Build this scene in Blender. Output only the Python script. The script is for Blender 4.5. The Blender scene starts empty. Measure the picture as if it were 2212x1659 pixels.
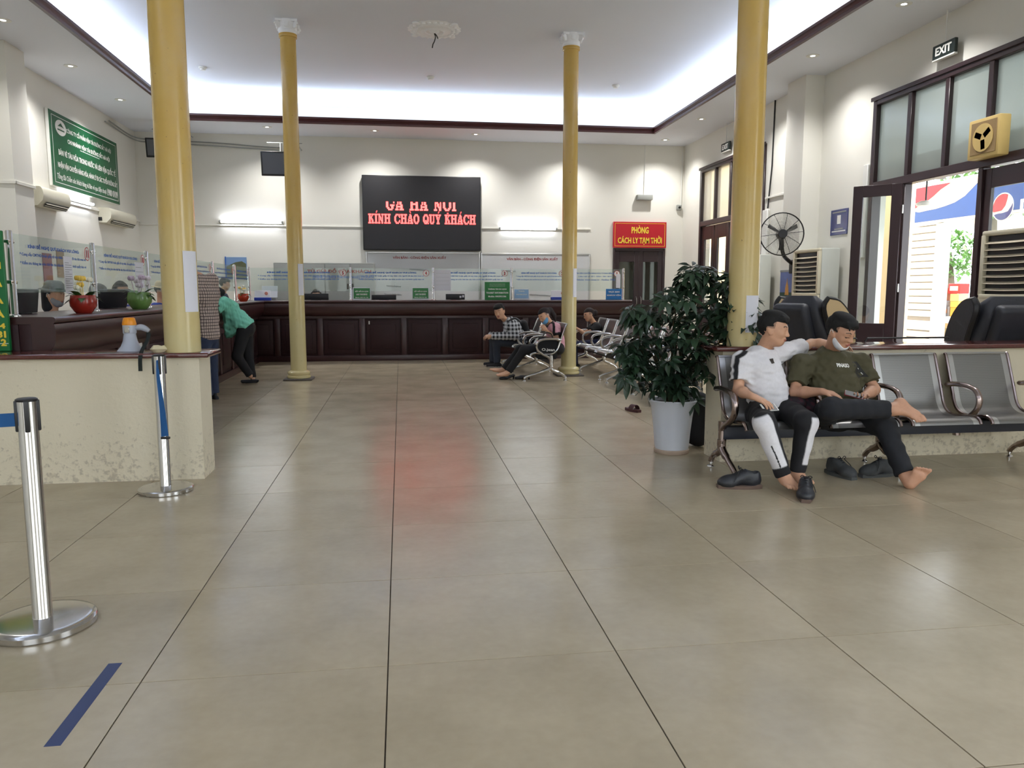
import bpy, bmesh, math, random
import numpy as np
from mathutils import Vector, Matrix, Euler
random.seed(7); np.random.seed(7)
SC = bpy.context.scene
COL = SC.collection
PI = math.pi

# ------------------------------------------------------------------ camera
CAMH = 1.2743
_f, _yaw, _pitch = 1674.38, 0.141808, 0.1206139          # focal length in pixels of the 2212 x 1659 frame
_cy, _sy, _cp, _sp = math.cos(_yaw), math.sin(_yaw), math.cos(_pitch), math.sin(_pitch)
FWD = Vector((_sy*_cp, _cy*_cp, -_sp)); RGT = Vector((_cy, -_sy, 0)); UPV = RGT.cross(FWD)
CPOS = Vector((0, 0, CAMH))
cam_data = bpy.data.cameras.new('camera'); cam = bpy.data.objects.new('camera', cam_data); COL.objects.link(cam)
cam_data.sensor_fit = 'HORIZONTAL'; cam_data.sensor_width = 36.0; cam_data.lens = 36.0*_f/2212.0
cam_data.clip_start = 0.05; cam_data.clip_end = 200
cam.matrix_world = Matrix(((RGT.x, UPV.x, -FWD.x, 0), (RGT.y, UPV.y, -FWD.y, 0), (RGT.z, UPV.z, -FWD.z, CAMH), (0, 0, 0, 1)))
SC.camera = cam

# ------------------------------------------------------------------ world, exposure, large lights
SC.view_settings.view_transform = 'Standard'; SC.view_settings.look = 'None'
SC.view_settings.gamma = 1.0; SC.view_settings.use_curve_mapping = False
SC.view_settings.exposure = 0.45
world = bpy.data.worlds.new('world'); SC.world = world; world.use_nodes = True
_bg = world.node_tree.nodes['Background']
_bg.inputs['Color'].default_value = (0.88, 0.95, 1.0, 1); _bg.inputs['Strength'].default_value = 5.5
SC.cycles.use_denoising = True
SC.cycles.max_bounces = 8; SC.cycles.diffuse_bounces = 4; SC.cycles.glossy_bounces = 4
SC.cycles.transparent_max_bounces = 16; SC.cycles.transmission_bounces = 6
SC.cycles.sample_clamp_indirect = 4.0; SC.cycles.caustics_reflective = False; SC.cycles.caustics_refractive = False

# room dimensions, metres (camera at x = 0, y = 0)
XL, XR, YB, YF = -5.07, 6.08, 16.4, -3.6
ZS, ZC = 4.33, 4.90                     # soffit, raised ceiling
TX0, TX1, TY0, TY1 = -3.84, 5.0, -2.2, 15.15   # edge of the raised ceiling

def area_light(name, loc, sx, sy, power, color=(1, 1, 1), rot=(0, 0, 0), spread=PI):
    d = bpy.data.lights.new(name, 'AREA'); d.shape = 'RECTANGLE'; d.size = sx; d.size_y = sy
    d.energy = power; d.color = color; d.spread = spread
    o = bpy.data.objects.new(name, d); COL.objects.link(o); o.location = loc; o.rotation_euler = rot
    return o
# fluorescent strips lying on top of the soffit, shining up at the raised ceiling
COVE = (0.80, 0.89, 1.0)
COVE_P = 9.5      # watts per metre
_lx = TX1-TX0+1.2; _ly = TY1-TY0+1.2
area_light('cove_light', ((TX0+TX1)/2, TY1+0.45, 4.42), _lx, 0.08, COVE_P*_lx, COVE, (PI, 0, 0))
area_light('cove_light', ((TX0+TX1)/2, TY0-0.45, 4.42), _lx, 0.08, COVE_P*_lx, COVE, (PI, 0, 0))
area_light('cove_light', (TX0-0.45, (TY0+TY1)/2, 4.42), 0.08, _ly, COVE_P*_ly, COVE, (PI, 0, 0))
area_light('cove_light', (TX1+0.45, (TY0+TY1)/2, 4.42), 0.08, _ly, COVE_P*_ly, COVE, (PI, 0, 0))

# ------------------------------------------------------------------ helpers
def ray(u, v):                          # viewing ray of a pixel of the 2212 x 1659 photograph
    return FWD + RGT*((u-1106)/_f) + UPV*((829.5-v)/_f)
def at_x(u, v, x): d = ray(u, v); return CPOS + d*(x/d.x)
def at_y(u, v, y): d = ray(u, v); return CPOS + d*(y/d.y)
def at_z(u, v, z=0.0): d = ray(u, v); return CPOS + d*((z-CAMH)/d.z)

def link(o, parent=None):
    COL.objects.link(o)
    if parent is not None: o.parent = parent
    return o
def tag(o, label=None, cat=None, group=None, kind=None):
    if label: o['label'] = label
    if cat: o['category'] = cat
    if group: o['group'] = group
    if kind: o['kind'] = kind
    return o
def thing(name, label, cat, loc=(0, 0, 0), rz=0.0, group=None, kind=None):
    o = bpy.data.objects.new(name, None); o.empty_display_size = 0.1
    COL.objects.link(o); o.location = loc; o.rotation_euler = (0, 0, rz)
    return tag(o, label, cat, group, kind)
def copy_tree(o, parent=None):
    c = o.copy(); COL.objects.link(c)
    if parent is not None: c.parent = parent
    for ch in o.children: copy_tree(ch, c)
    return c

class MB:
    """collects geometry; build() links it as one mesh object (offset off is subtracted, so parts can be given in room coordinates)"""
    def __init__(s, off=(0, 0, 0)):
        s.v = []; s.f = []; s.m = []; s.sm = []; s.off = Vector(off); s.mi = 0
    def add(s, vs, fs, smooth=False):
        n = len(s.v); s.v.extend([Vector(p) for p in vs])
        for f in fs:
            s.f.append(tuple(i+n for i in f)); s.m.append(s.mi); s.sm.append(smooth)
        return s
    def quad(s, a, b, c, d): return s.add([a, b, c, d], [(0, 1, 2, 3)])
    def box(s, x0, x1, y0, y1, z0, z1, M=None):
        vs = [(x, y, z) for z in (z0, z1) for y in (y0, y1) for x in (x0, x1)]
        if M is not None: vs = [M @ Vector(p) for p in vs]
        return s.add(vs, [(0, 2, 3, 1), (4, 5, 7, 6), (0, 1, 5, 4), (2, 6, 7, 3), (0, 4, 6, 2), (1, 3, 7, 5)])
    def rbox(s, x0, x1, y0, y1, z0, z1, r=0.01, n=3, M=None):
        bm = bmesh.new(); bmesh.ops.create_cube(bm, size=1.0)
        for v in bm.verts: v.co = Vector(((x0+x1)/2+v.co.x*(x1-x0), (y0+y1)/2+v.co.y*(y1-y0), (z0+z1)/2+v.co.z*(z1-z0)))
        r = min(r, 0.49*min(x1-x0, y1-y0, z1-z0))
        bmesh.ops.bevel(bm, geom=bm.edges[:], offset=r, segments=n, affect='EDGES', profile=0.5)
        bm.verts.index_update()
        vs = [v.co.copy() for v in bm.verts]; fs = [[v.index for v in f.verts] for f in bm.faces]; bm.free()
        if M is not None: vs = [M @ p for p in vs]
        return s.add(vs, fs, n > 1)
    def prism(s, pts, axis, a, b, smooth=False):
        """polygon pts (2-D) extruded along axis 'x','y' or 'z' from a to b"""
        def P(p, t):
            return {'x': (t, p[0], p[1]), 'y': (p[0], t, p[1]), 'z': (p[0], p[1], t)}[axis]
        n = len(pts); vs = [P(p, a) for p in pts]+[P(p, b) for p in pts]
        fs = [tuple(range(n-1, -1, -1)), tuple(range(n, 2*n))]
        s.add(vs, fs)
        s.add(vs, [(i, (i+1) % n, (i+1) % n+n, i+n) for i in range(n)], smooth)
        return s
    def tube(s, path, r, n=10, closed=False, cap=True, smooth=True, flat=None):
        """round bar along a path; r number or list; flat=(axis, factor) squashes the section along a world axis"""
        path = [Vector(p) for p in path]; m = len(path)
        rs = r if isinstance(r, (list, tuple)) else [r]*m
        T = []
        for i in range(m):
            a = path[(i-1) % m] if (closed or i > 0) else path[i]
            b = path[(i+1) % m] if (closed or i < m-1) else path[i]
            t = (b-a); T.append(t.normalized() if t.length > 1e-9 else Vector((0, 0, 1)))
        up = Vector((0, 0, 1)) if abs(T[0].z) < 0.9 else Vector((1, 0, 0))
        N = (up - T[0]*up.dot(T[0])).normalized(); vs = []
        for i in range(m):
            N = (N - T[i]*N.dot(T[i])).normalized(); B = T[i].cross(N)
            for k in range(n):
                a = 2*PI*k/n; d = (N*math.cos(a)+B*math.sin(a))*rs[i]
                if flat is not None:
                    ax = Vector(flat[0]).normalized(); d = d - ax*d.dot(ax)*(1-flat[1])
                vs.append(path[i]+d)
        fs = []
        for i in range(m if closed else m-1):
            j = (i+1) % m
            for k in range(n): fs.append((i*n+k, i*n+(k+1) % n, j*n+(k+1) % n, j*n+k))
        s.add(vs, fs, smooth)
        if cap and not closed:
            s.add(vs[:n], [tuple(range(n-1, -1, -1))]); s.add(vs[-n:], [tuple(range(n))])
        return s
    def cyl(s, c, r, z0, z1, n=24, axis='z', r2=None, smooth=True):
        r2 = r if r2 is None else r2
        ax = {'x': Vector((1, 0, 0)), 'y': Vector((0, 1, 0)), 'z': Vector((0, 0, 1))}[axis]
        c = Vector(c); return s.tube([c+ax*z0, c+ax*z1], [r, r2], n, smooth=smooth)
    def lathe(s, prof, c=(0, 0, 0), n=32, M=None, smooth=True, rad=None):
        """profile [(r, z), ...] revolved about z; rad(angle) multiplies the radius"""
        vs = []
        for (r, z) in prof:
            for k in range(n):
                a = 2*PI*k/n; q = r*(rad(a, z) if rad else 1)
                vs.append(Vector((q*math.cos(a), q*math.sin(a), z)))
        if M is not None: vs = [M @ p for p in vs]
        vs = [p+Vector(c) for p in vs]; fs = []
        for i in range(len(prof)-1):
            for k in range(n): fs.append((i*n+k, i*n+(k+1) % n, (i+1)*n+(k+1) % n, (i+1)*n+k))
        s.add(vs, fs, smooth)
        if prof[0][0] > 1e-6: s.add(vs[:n], [tuple(range(n-1, -1, -1))])
        if prof[-1][0] > 1e-6: s.add(vs[-n:], [tuple(range(n))])
        return s
    def ell(s, c, rx, ry, rz, n=16, M=None):
        prof = [(max(1e-4, math.sin(PI*i/(n//2+2))), -math.cos(PI*i/(n//2+2))) for i in range(n//2+3)]
        S = Matrix.Diagonal((rx, ry, rz, 1)); S = (M @ S) if M is not None else S
        return s.lathe(prof, c, n, S)
    def sheet(s, grid, thick=0.0, smooth=True):
        """grid[i][j] of points -> surface, optionally with thickness along the vertex normals"""
        R, C = len(grid), len(grid[0]); P = [[Vector(p) for p in row] for row in grid]
        fs = [(i*C+j, i*C+j+1, (i+1)*C+j+1, (i+1)*C+j) for i in range(R-1) for j in range(C-1)]
        top = [p for row in P for p in row]
        s.add(top, fs, smooth)
        if thick:
            low = []
            for i in range(R):
                for j in range(C):
                    a = P[min(i+1, R-1)][j]-P[max(i-1, 0)][j]; b = P[i][min(j+1, C-1)]-P[i][max(j-1, 0)]
                    nn = b.cross(a).normalized(); low.append(P[i][j]-nn*thick*-1)
            s.add(low, [tuple(reversed(f)) for f in fs], smooth)
            rim = [j for j in range(C)]+[i*C+C-1 for i in range(1, R)]+[(R-1)*C+j for j in range(C-2, -1, -1)]+[i*C for i in range(R-2, 0, -1)]
            n = len(rim); s.add([top[k] for k in rim]+[low[k] for k in rim], [(i, i+n, (i+1) % n+n, (i+1) % n) for i in range(n)])
        return s
    def mesh(s, name, mats):
        me = bpy.data.meshes.new(name)
        me.from_pydata([tuple(p-s.off) for p in s.v], [], s.f)
        for m in (mats if isinstance(mats, (list, tuple)) else [mats]): me.materials.append(m)
        me.polygons.foreach_set('material_index', s.m); me.polygons.foreach_set('use_smooth', s.sm)
        bm = bmesh.new(); bm.from_mesh(me); bmesh.ops.remove_doubles(bm, verts=bm.verts, dist=1e-5)
        bmesh.ops.recalc_face_normals(bm, faces=bm.faces); bm.to_mesh(me); bm.free()
        try: me.set_sharp_from_angle(angle=math.radians(42))
        except Exception: pass
        me.update(); return me
    def build(s, name, mats, parent=None):
        return link(bpy.data.objects.new(name, s.mesh(name, mats)), parent)
    def top(s, name, mats, label, cat, loc=None, group=None, kind=None):
        """top-level one-mesh thing with its origin at its base"""
        if loc is None:
            xs = [p.x for p in s.v]; ys = [p.y for p in s.v]; zs = [p.z for p in s.v]
            loc = Vector(((min(xs)+max(xs))/2, (min(ys)+max(ys))/2, min(zs)))
        s.off = Vector(loc); o = s.build(name, mats); o.location = loc
        return tag(o, label, cat, group, kind)
def struct(name, mb, mats):
    o = mb.build(name, mats); o['kind'] = 'structure'; return o
def rotm(rx=0, ry=0, rz=0, loc=(0, 0, 0)):
    return Matrix.Translation(Vector(loc)) @ Euler((rx, ry, rz)).to_matrix().to_4x4()
def frame(o, r, u):
    """matrix with x axis r, y axis u, z axis r x u at o"""
    r = Vector(r).normalized(); u = Vector(u); u = (u-r*u.dot(r)).normalized(); n = r.cross(u)
    return Matrix(((r.x, u.x, n.x, o[0]), (r.y, u.y, n.y, o[1]), (r.z, u.z, n.z, o[2]), (0, 0, 0, 1)))
def bez(pts, n=8):
    """Catmull-Rom through points"""
    P = [Vector(p) for p in pts]; out = []
    for i in range(len(P)-1):
        p0 = P[i-1] if i else P[i]*2-P[i+1]; p1, p2 = P[i], P[i+1]; p3 = P[i+2] if i+2 < len(P) else P[i+1]*2-P[i]
        for k in range(n):
            t = k/n
            out.append(0.5*((2*p1)+(p2-p0)*t+(2*p0-5*p1+4*p2-p3)*t*t+(3*p1-p0-3*p2+p3)*t**3))
    out.append(P[-1]); return out

_TXT = {}
def text_mesh(body, weight=0.0, mat=None):
    """lettering of unit bounding box in the xy plane, facing +z"""
    key = (body, weight, mat.name if mat else '')
    if key in _TXT: return _TXT[key]
    c = bpy.data.curves.new('lettering', 'FONT'); c.body = body; c.size = 1.0; c.align_x = 'LEFT'
    c.offset = 0.015; c.extrude = 0.0; c.resolution_u = 2; c.space_line = 1.0
    o = bpy.data.objects.new('lettering_tmp', c); COL.objects.link(o)
    dg = bpy.context.evaluated_depsgraph_get(); dg.update()
    me = bpy.data.meshes.new_from_object(o.evaluated_get(dg)); me.name = 'lettering'
    bpy.data.objects.remove(o); bpy.data.curves.remove(c)
    if weight > 0.004:                                   # bolder strokes: the outline laid down again a little to each side
        bm = bmesh.new()
        for q, (dx, dy) in enumerate(((0, weight*0.6), (0, -weight*0.6), (weight, 0), (-weight, 0), (0, 0))):
            k0 = len(bm.verts); bm.from_mesh(me); bm.verts.ensure_lookup_table()
            for v in bm.verts[k0:]: v.co.x += dx; v.co.y += dy; v.co.z = 0.00025*q
        bm.to_mesh(me); bm.free()
    n = len(me.vertices); co = np.zeros(n*3); me.vertices.foreach_get('co', co); co = co.reshape(-1, 3)
    lo, hi = co.min(0), co.max(0); asp = (hi[0]-lo[0])/max(1e-6, hi[1]-lo[1])
    co[:, 0] = (co[:, 0]-(lo[0]+hi[0])/2)/max(1e-6, hi[0]-lo[0]); co[:, 1] = (co[:, 1]-(lo[1]+hi[1])/2)/max(1e-6, hi[1]-lo[1])
    me.vertices.foreach_set('co', co.ravel()); me.materials.clear()
    if mat: me.materials.append(mat)
    me.update(); _TXT[key] = (me, asp); return _TXT[key]
def text(parent, body, c, r, u, w, h=None, mat=None, weight=0.02, name='lettering'):
    """flat lettering centred at c (room coordinates; parent must be unrotated), r = reading direction, u = up, w x h metres"""
    me, asp = text_mesh(body, weight, mat)
    if h is None: h = w/asp
    o = bpy.data.objects.new(name, me); COL.objects.link(o)
    M = frame(Vector(c), r, u) @ Matrix.Diagonal((w, h, 1, 1))
    if parent is not None:
        o.parent = parent; M = Matrix.Translation(-Vector(parent.location)) @ M
    o.matrix_local = M
    return o

# ------------------------------------------------------------------ materials
def srgb(r, g, b):
    def f(c):
        c = c/255.0; return c/12.92 if c <= 0.04045 else ((c+0.055)/1.055)**2.4
    return (f(r), f(g), f(b), 1.0)
MATS = {}
def mat(name, col, rough=0.5, metal=0.0, noise=0.0, scale=8.0, bump=0.0, bscale=40.0, spec=0.5, emit=0.0, ecol=None, coat=0.0, stretch=None, alpha=None):
    """principled material with procedural colour variation (noise) and relief (bump)"""
    if name in MATS: return MATS[name]
    m = bpy.data.materials.new(name); m.use_nodes = True; nt = m.node_tree; b = nt.nodes['Principled BSDF']
    b.inputs['Roughness'].default_value = rough; b.inputs['Metallic'].default_value = metal
    b.inputs['Specular IOR Level'].default_value = spec; b.inputs['Coat Weight'].default_value = coat
    b.inputs['Base Color'].default_value = col
    tc = nt.nodes.new('ShaderNodeTexCoord'); mp = nt.nodes.new('ShaderNodeMapping')
    nt.links.new(tc.outputs['Object'], mp.inputs['Vector'])
    if stretch: mp.inputs['Scale'].default_value = stretch
    if noise > 0:
        n = nt.nodes.new('ShaderNodeTexNoise'); n.inputs['Scale'].default_value = scale; n.inputs['Detail'].default_value = 6
        nt.links.new(mp.outputs[0], n.inputs['Vector'])
        mx = nt.nodes.new('ShaderNodeMix'); mx.data_type = 'RGBA'
        mx.inputs[6].default_value = [max(0, c*(1-noise)) for c in col[:3]]+[1]; mx.inputs[7].default_value = [min(1, c*(1+noise)) for c in col[:3]]+[1]
        nt.links.new(n.outputs['Fac'], mx.inputs[0]); nt.links.new(mx.outputs[2], b.inputs['Base Color'])
    if bump > 0:
        n2 = nt.nodes.new('ShaderNodeTexNoise'); n2.inputs['Scale'].default_value = bscale; n2.inputs['Detail'].default_value = 4
        nt.links.new(mp.outputs[0], n2.inputs['Vector'])
        bp = nt.nodes.new('ShaderNodeBump'); bp.inputs['Strength'].default_value = bump; bp.inputs['Distance'].default_value = 0.01
        nt.links.new(n2.outputs['Fac'], bp.inputs['Height']); nt.links.new(bp.outputs[0], b.inputs['Normal'])
    if emit > 0:
        b.inputs['Emission Color'].default_value = ecol or col; b.inputs['Emission Strength'].default_value = emit
    MATS[name] = m; return m
def glass_mat(name, tint=(0.9, 0.95, 0.93, 1), refl=0.07, rough=0.02, diffuse=0.0, dcol=(0.8, 0.85, 0.83, 1)):
    """thin sheet: see-through, mirrors a little by angle, may carry some haze"""
    if name in MATS: return MATS[name]
    m = bpy.data.materials.new(name); m.use_nodes = True; nt = m.node_tree; nt.nodes.clear()
    out = nt.nodes.new('ShaderNodeOutputMaterial'); tr = nt.nodes.new('ShaderNodeBsdfTransparent'); gl = nt.nodes.new('ShaderNodeBsdfGlossy')
    tr.inputs[0].default_value = tint; gl.inputs['Roughness'].default_value = rough
    lw = nt.nodes.new('ShaderNodeLayerWeight'); lw.inputs['Blend'].default_value = 0.25
    ma = nt.nodes.new('ShaderNodeMath'); ma.operation = 'MULTIPLY_ADD'; ma.inputs[1].default_value = 0.22; ma.inputs[2].default_value = refl
    nt.links.new(lw.outputs['Fresnel'], ma.inputs[0])
    base = tr.outputs[0]
    if diffuse > 0:
        df = nt.nodes.new('ShaderNodeBsdfDiffuse'); df.inputs[0].default_value = dcol
        tl = nt.nodes.new('ShaderNodeBsdfTranslucent'); tl.inputs[0].default_value = dcol
        ad = nt.nodes.new('ShaderNodeMixShader'); ad.inputs[0].default_value = 0.5
        nt.links.new(df.outputs[0], ad.inputs[1]); nt.links.new(tl.outputs[0], ad.inputs[2])
        m1 = nt.nodes.new('ShaderNodeMixShader'); m1.inputs[0].default_value = diffuse
        nt.links.new(base, m1.inputs[1]); nt.links.new(ad.outputs[0], m1.inputs[2]); base = m1.outputs[0]
    mx = nt.nodes.new('ShaderNodeMixShader')
    nt.links.new(ma.outputs[0], mx.inputs[0]); nt.links.new(base, mx.inputs[1]); nt.links.new(gl.outputs[0], mx.inputs[2])
    nt.links.new(mx.outputs[0], out.inputs[0]); MATS[name] = m; return m
def dirty_wall(name, col, stain, zlo, amount=0.5):
    """painted plaster with scuffs of their own shape, denser near the floor where feet and mops touch it"""
    m = bpy.data.materials.new(name); m.use_nodes = True; nt = m.node_tree; b = nt.nodes['Principled BSDF']; b.inputs['Roughness'].default_value = 0.55
    g = nt.nodes.new('ShaderNodeNewGeometry'); sp = nt.nodes.new('ShaderNodeSeparateXYZ'); nt.links.new(g.outputs['Position'], sp.inputs[0])
    n = nt.nodes.new('ShaderNodeTexNoise'); n.inputs['Scale'].default_value = 34; n.inputs['Detail'].default_value = 9; n.inputs['Roughness'].default_value = 0.6
    nt.links.new(g.outputs['Position'], n.inputs['Vector'])
    n2 = nt.nodes.new('ShaderNodeTexNoise'); n2.inputs['Scale'].default_value = 2.2; n2.inputs['Detail'].default_value = 3
    nt.links.new(g.outputs['Position'], n2.inputs['Vector'])
    mr = nt.nodes.new('ShaderNodeMapRange'); mr.inputs[1].default_value = 0.0; mr.inputs[2].default_value = zlo; mr.inputs[3].default_value = 0.10; mr.inputs[4].default_value = -0.07
    nt.links.new(sp.outputs['Z'], mr.inputs[0])
    a = nt.nodes.new('ShaderNodeMath'); a.operation = 'ADD'; nt.links.new(n.outputs['Fac'], a.inputs[0]); nt.links.new(mr.outputs[0], a.inputs[1])
    a2 = nt.nodes.new('ShaderNodeMath'); a2.operation = 'MULTIPLY_ADD'; a2.inputs[1].default_value = 0.25; nt.links.new(n2.outputs['Fac'], a2.inputs[0]); nt.links.new(a.outputs[0], a2.inputs[2])
    cr = nt.nodes.new('ShaderNodeValToRGB'); cr.color_ramp.elements[0].position = 0.71; cr.color_ramp.elements[1].position = 0.84
    cr.color_ramp.elements[0].color = (0, 0, 0, 1); cr.color_ramp.elements[1].color = (amount, amount, amount, 1)
    nt.links.new(a2.outputs[0], cr.inputs[0])
    mx = nt.nodes.new('ShaderNodeMix'); mx.data_type = 'RGBA'; mx.inputs[6].default_value = col; mx.inputs[7].default_value = stain
    nt.links.new(cr.outputs[0], mx.inputs[0]); nt.links.new(mx.outputs[2], b.inputs['Base Color'])
    bp = nt.nodes.new('ShaderNodeBump'); bp.inputs['Strength'].default_value = 0.25; bp.inputs['Distance'].default_value = 0.01
    nt.links.new(n.outputs['Fac'], bp.inputs['Height']); nt.links.new(bp.outputs[0], b.inputs['Normal'])
    MATS[name] = m; return m

M_WALL = mat('cream wall paint', srgb(230, 228, 220), 0.7, noise=0.04, scale=1.2, bump=0.05, bscale=60)
M_CEIL = mat('white ceiling paint', srgb(226, 230, 240), 0.75, noise=0.02, scale=1.0)
M_LOW = dirty_wall('stained cream plaster', srgb(224, 214, 190), srgb(134, 120, 102), 0.45, 0.42)
M_WOOD = mat('dark red wood', srgb(52, 22, 24), 0.34, noise=0.25, scale=5, stretch=(1, 1, 6), coat=0.12)
M_WOODP = mat('dark red wood panel', srgb(44, 20, 23), 0.5, noise=0.2, scale=6, stretch=(1, 1, 0.3), spec=0.3)
M_CORN = mat('brown cornice wood', srgb(74, 34, 34), 0.4, noise=0.2, scale=4)
M_LEDGE = mat('polished red granite', srgb(92, 48, 44), 0.12, noise=0.3, scale=60, coat=0.4)
M_FRAME = mat('dark brown door paint', srgb(46, 30, 33), 0.35, noise=0.12, scale=5, stretch=(1, 1, 0.2))
M_STEEL = mat('polished stainless steel', (0.62, 0.61, 0.60, 1), 0.16, 1.0, noise=0.08, scale=30)
M_CHROME = mat('chrome', (0.72, 0.71, 0.70, 1), 0.12, 1.0)
M_BRONZE = mat('worn bronze steel', (0.34, 0.27, 0.25, 1), 0.22, 1.0, noise=0.2, scale=18)
M_BLACK = mat('black plastic', srgb(24, 24, 27), 0.4, noise=0.1)
M_DARK = mat('near black fabric', srgb(22, 22, 26), 0.85, noise=0.15, scale=30)
M_WHITE = mat('white plastic', srgb(228, 228, 224), 0.35, noise=0.03)
M_PAPER = mat('white paper', srgb(226, 226, 234), 0.8, noise=0.03, scale=4)
M_GLASS = glass_mat('counter glass', (0.92, 0.965, 0.95, 1), 0.02, 0.02, 0.06)
M_CLEAR = glass_mat('window glass', (0.93, 0.96, 0.95, 1), 0.05)
M_FROST = glass_mat('frosted glass', (0.25, 0.27, 0.26, 1), 0.06, 0.12, 0.55, (0.55, 0.58, 0.55, 1))
M_GREY = mat('grey enamel', srgb(150, 152, 148), 0.45, noise=0.05)
M_BLUEP = mat('blue printed ink', srgb(32, 92, 176), 0.5)
M_TXTW = mat('white print', srgb(240, 240, 236), 0.5)

# ================================================================== setting
# ---- floor: large square tiles with narrow joints
def tile_material():
    m = bpy.data.materials.new('polished beige tile'); m.use_nodes = True; nt = m.node_tree; b = nt.nodes['Principled BSDF']
    oi = nt.nodes.new('ShaderNodeObjectInfo'); g = nt.nodes.new('ShaderNodeNewGeometry')
    n = nt.nodes.new('ShaderNodeTexNoise'); n.inputs['Scale'].default_value = 2.6; n.inputs['Detail'].default_value = 5
    n2 = nt.nodes.new('ShaderNodeTexNoise'); n2.inputs['Scale'].default_value = 26; n2.inputs['Detail'].default_value = 6
    nt.links.new(g.outputs['Position'], n.inputs['Vector']); nt.links.new(g.outputs['Position'], n2.inputs['Vector'])
    a = nt.nodes.new('ShaderNodeMath'); a.operation = 'MULTIPLY_ADD'; a.inputs[1].default_value = 0.35
    nt.links.new(n2.outputs['Fac'], a.inputs[0]); nt.links.new(n.outputs['Fac'], a.inputs[2])
    r = nt.nodes.new('ShaderNodeMath'); r.operation = 'MULTIPLY_ADD'; r.inputs[1].default_value = 0.22
    nt.links.new(oi.outputs['Random'], r.inputs[0]); nt.links.new(a.outputs[0], r.inputs[2])
    cr = nt.nodes.new('ShaderNodeValToRGB'); cr.color_ramp.elements[0].position = 0.4; cr.color_ramp.elements[1].position = 1.05
    cr.color_ramp.elements[0].color = srgb(161, 147, 123); cr.color_ramp.elements[1].color = srgb(182, 168, 143)
    nt.links.new(r.outputs[0], cr.inputs[0]); nt.links.new(cr.outputs[0], b.inputs['Base Color'])
    mr = nt.nodes.new('ShaderNodeMapRange'); mr.inputs[3].default_value = 0.16; mr.inputs[4].default_value = 0.30
    nt.links.new(n.outputs['Fac'], mr.inputs[0]); nt.links.new(mr.outputs[0], b.inputs['Roughness'])
    b.inputs['Specular IOR Level'].default_value = 0.45
    return m
M_TILE = tile_material()
M_GROUT = mat('dark grout', srgb(70, 62, 52), 0.9, noise=0.3, scale=12)
GX, GY, TS = -0.064, 2.547, 0.8
fl = MB(); fl.box(XL-0.2, XR+0.2, YF-0.2, YB+0.2, -0.12, -0.004)
floor = struct('floor', fl, M_GROUT)
def tile_mesh(x0, x1, y0, y1):
    mb = MB(); g = 0.0022; b = 0.0006
    x0 += g; x1 -= g; y0 += g; y1 -= g
    lo = [(x0, y0, -0.004), (x1, y0, -0.004), (x1, y1, -0.004), (x0, y1, -0.004)]
    md = [(x, y, -b) for x, y, _ in lo]; hi = [(x0+b, y0+b, 0), (x1-b, y0+b, 0), (x1-b, y1-b, 0), (x0+b, y1-b, 0)]
    mb.add(lo+md+hi, [(0, 1, 5, 4), (1, 2, 6, 5), (2, 3, 7, 6), (3, 0, 4, 7), (4, 5, 9, 8), (5, 6, 10, 9), (6, 7, 11, 10), (7, 4, 8, 11), (8, 9, 10, 11)])
    return mb
_full = tile_mesh(0, TS, 0, TS).mesh('tile', M_TILE)
rest = MB()
for i in range(-7, 9):
    for j in range(-8, 18):
        x0, x1 = GX+i*TS, GX+(i+1)*TS; y0, y1 = GY+j*TS, GY+(j+1)*TS
        cx0, cx1, cy0, cy1 = max(x0, XL), min(x1, XR), max(y0, YF), min(y1, YB)
        if cx1-cx0 < 0.02 or cy1-cy0 < 0.02: continue
        hidden = (cx1 < -2.9 and cy0 > 5.4) or cy0 > 14.6 or cy1 < 1.2
        if hidden:
            t = tile_mesh(cx0, cx1, cy0, cy1); rest.add(t.v, t.f)
        elif cx1-cx0 > TS-1e-4 and cy1-cy0 > TS-1e-4:
            o = link(bpy.data.objects.new('tile', _full), floor); o.location = (x0, y0, 0)
        else:
            tile_mesh(cx0, cx1, cy0, cy1).build('tile', M_TILE, floor)
o = rest.build('tile_field', M_TILE, floor); o['kind'] = 'stuff'

# ---- walls
WT = 0.22
W1 = (6.72, 9.55)          # near door unit, far door unit on the right-hand wall (y ranges), top 3.70
W2 = (12.55, 15.40)
ZD = 3.70
struct('wall_left', MB().box(XL-WT, XL, YF-WT, YB+WT, 0, ZC), M_WALL)
wb = MB()                                           # wall_back with a doorway
D0, D1, DH = 4.53, 5.69, 2.165
wb.box(XL, D0, YB, YB+WT, 0, ZC); wb.box(D1, XR, YB, YB+WT, 0, ZC); wb.box(D0, D1, YB, YB+WT, DH, ZC)
struct('wall_back', wb, M_WALL)
wr = MB()
wr.box(XR, XR+WT, W2[1], YB+WT, 0, ZC); wr.box(XR, XR+WT, W1[1], W2[0], 0, ZC); wr.box(XR, XR+WT, 1.2, W1[0], 0, ZC)
wr.box(XR, XR+WT, W1[0], W1[1], ZD, ZC); wr.box(XR, XR+WT, W2[0], W2[1], ZD, ZC)
wr.box(XR, XR+WT, YF-WT, -1.6, 0, ZC); wr.box(XR, XR+WT, -1.6, 1.2, ZD, ZC)
wr.box(5.79, XR, 10.815, 11.34, 0, ZS)              # pilaster
struct('wall_right', wr, M_WALL)
wf = MB()                                           # entrance side, behind the camera: two wide doorways
for a, b in ((XL, -3.4), (-0.4, 1.4), (4.4, XR)): wf.box(a, b, YF-WT, YF, 0, ZC)
for a, b in ((-3.4, -0.4), (1.4, 4.4)): wf.box(a, b, YF-WT, YF, 3.2, ZC)
struct('wall_front', wf, M_WALL)
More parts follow.
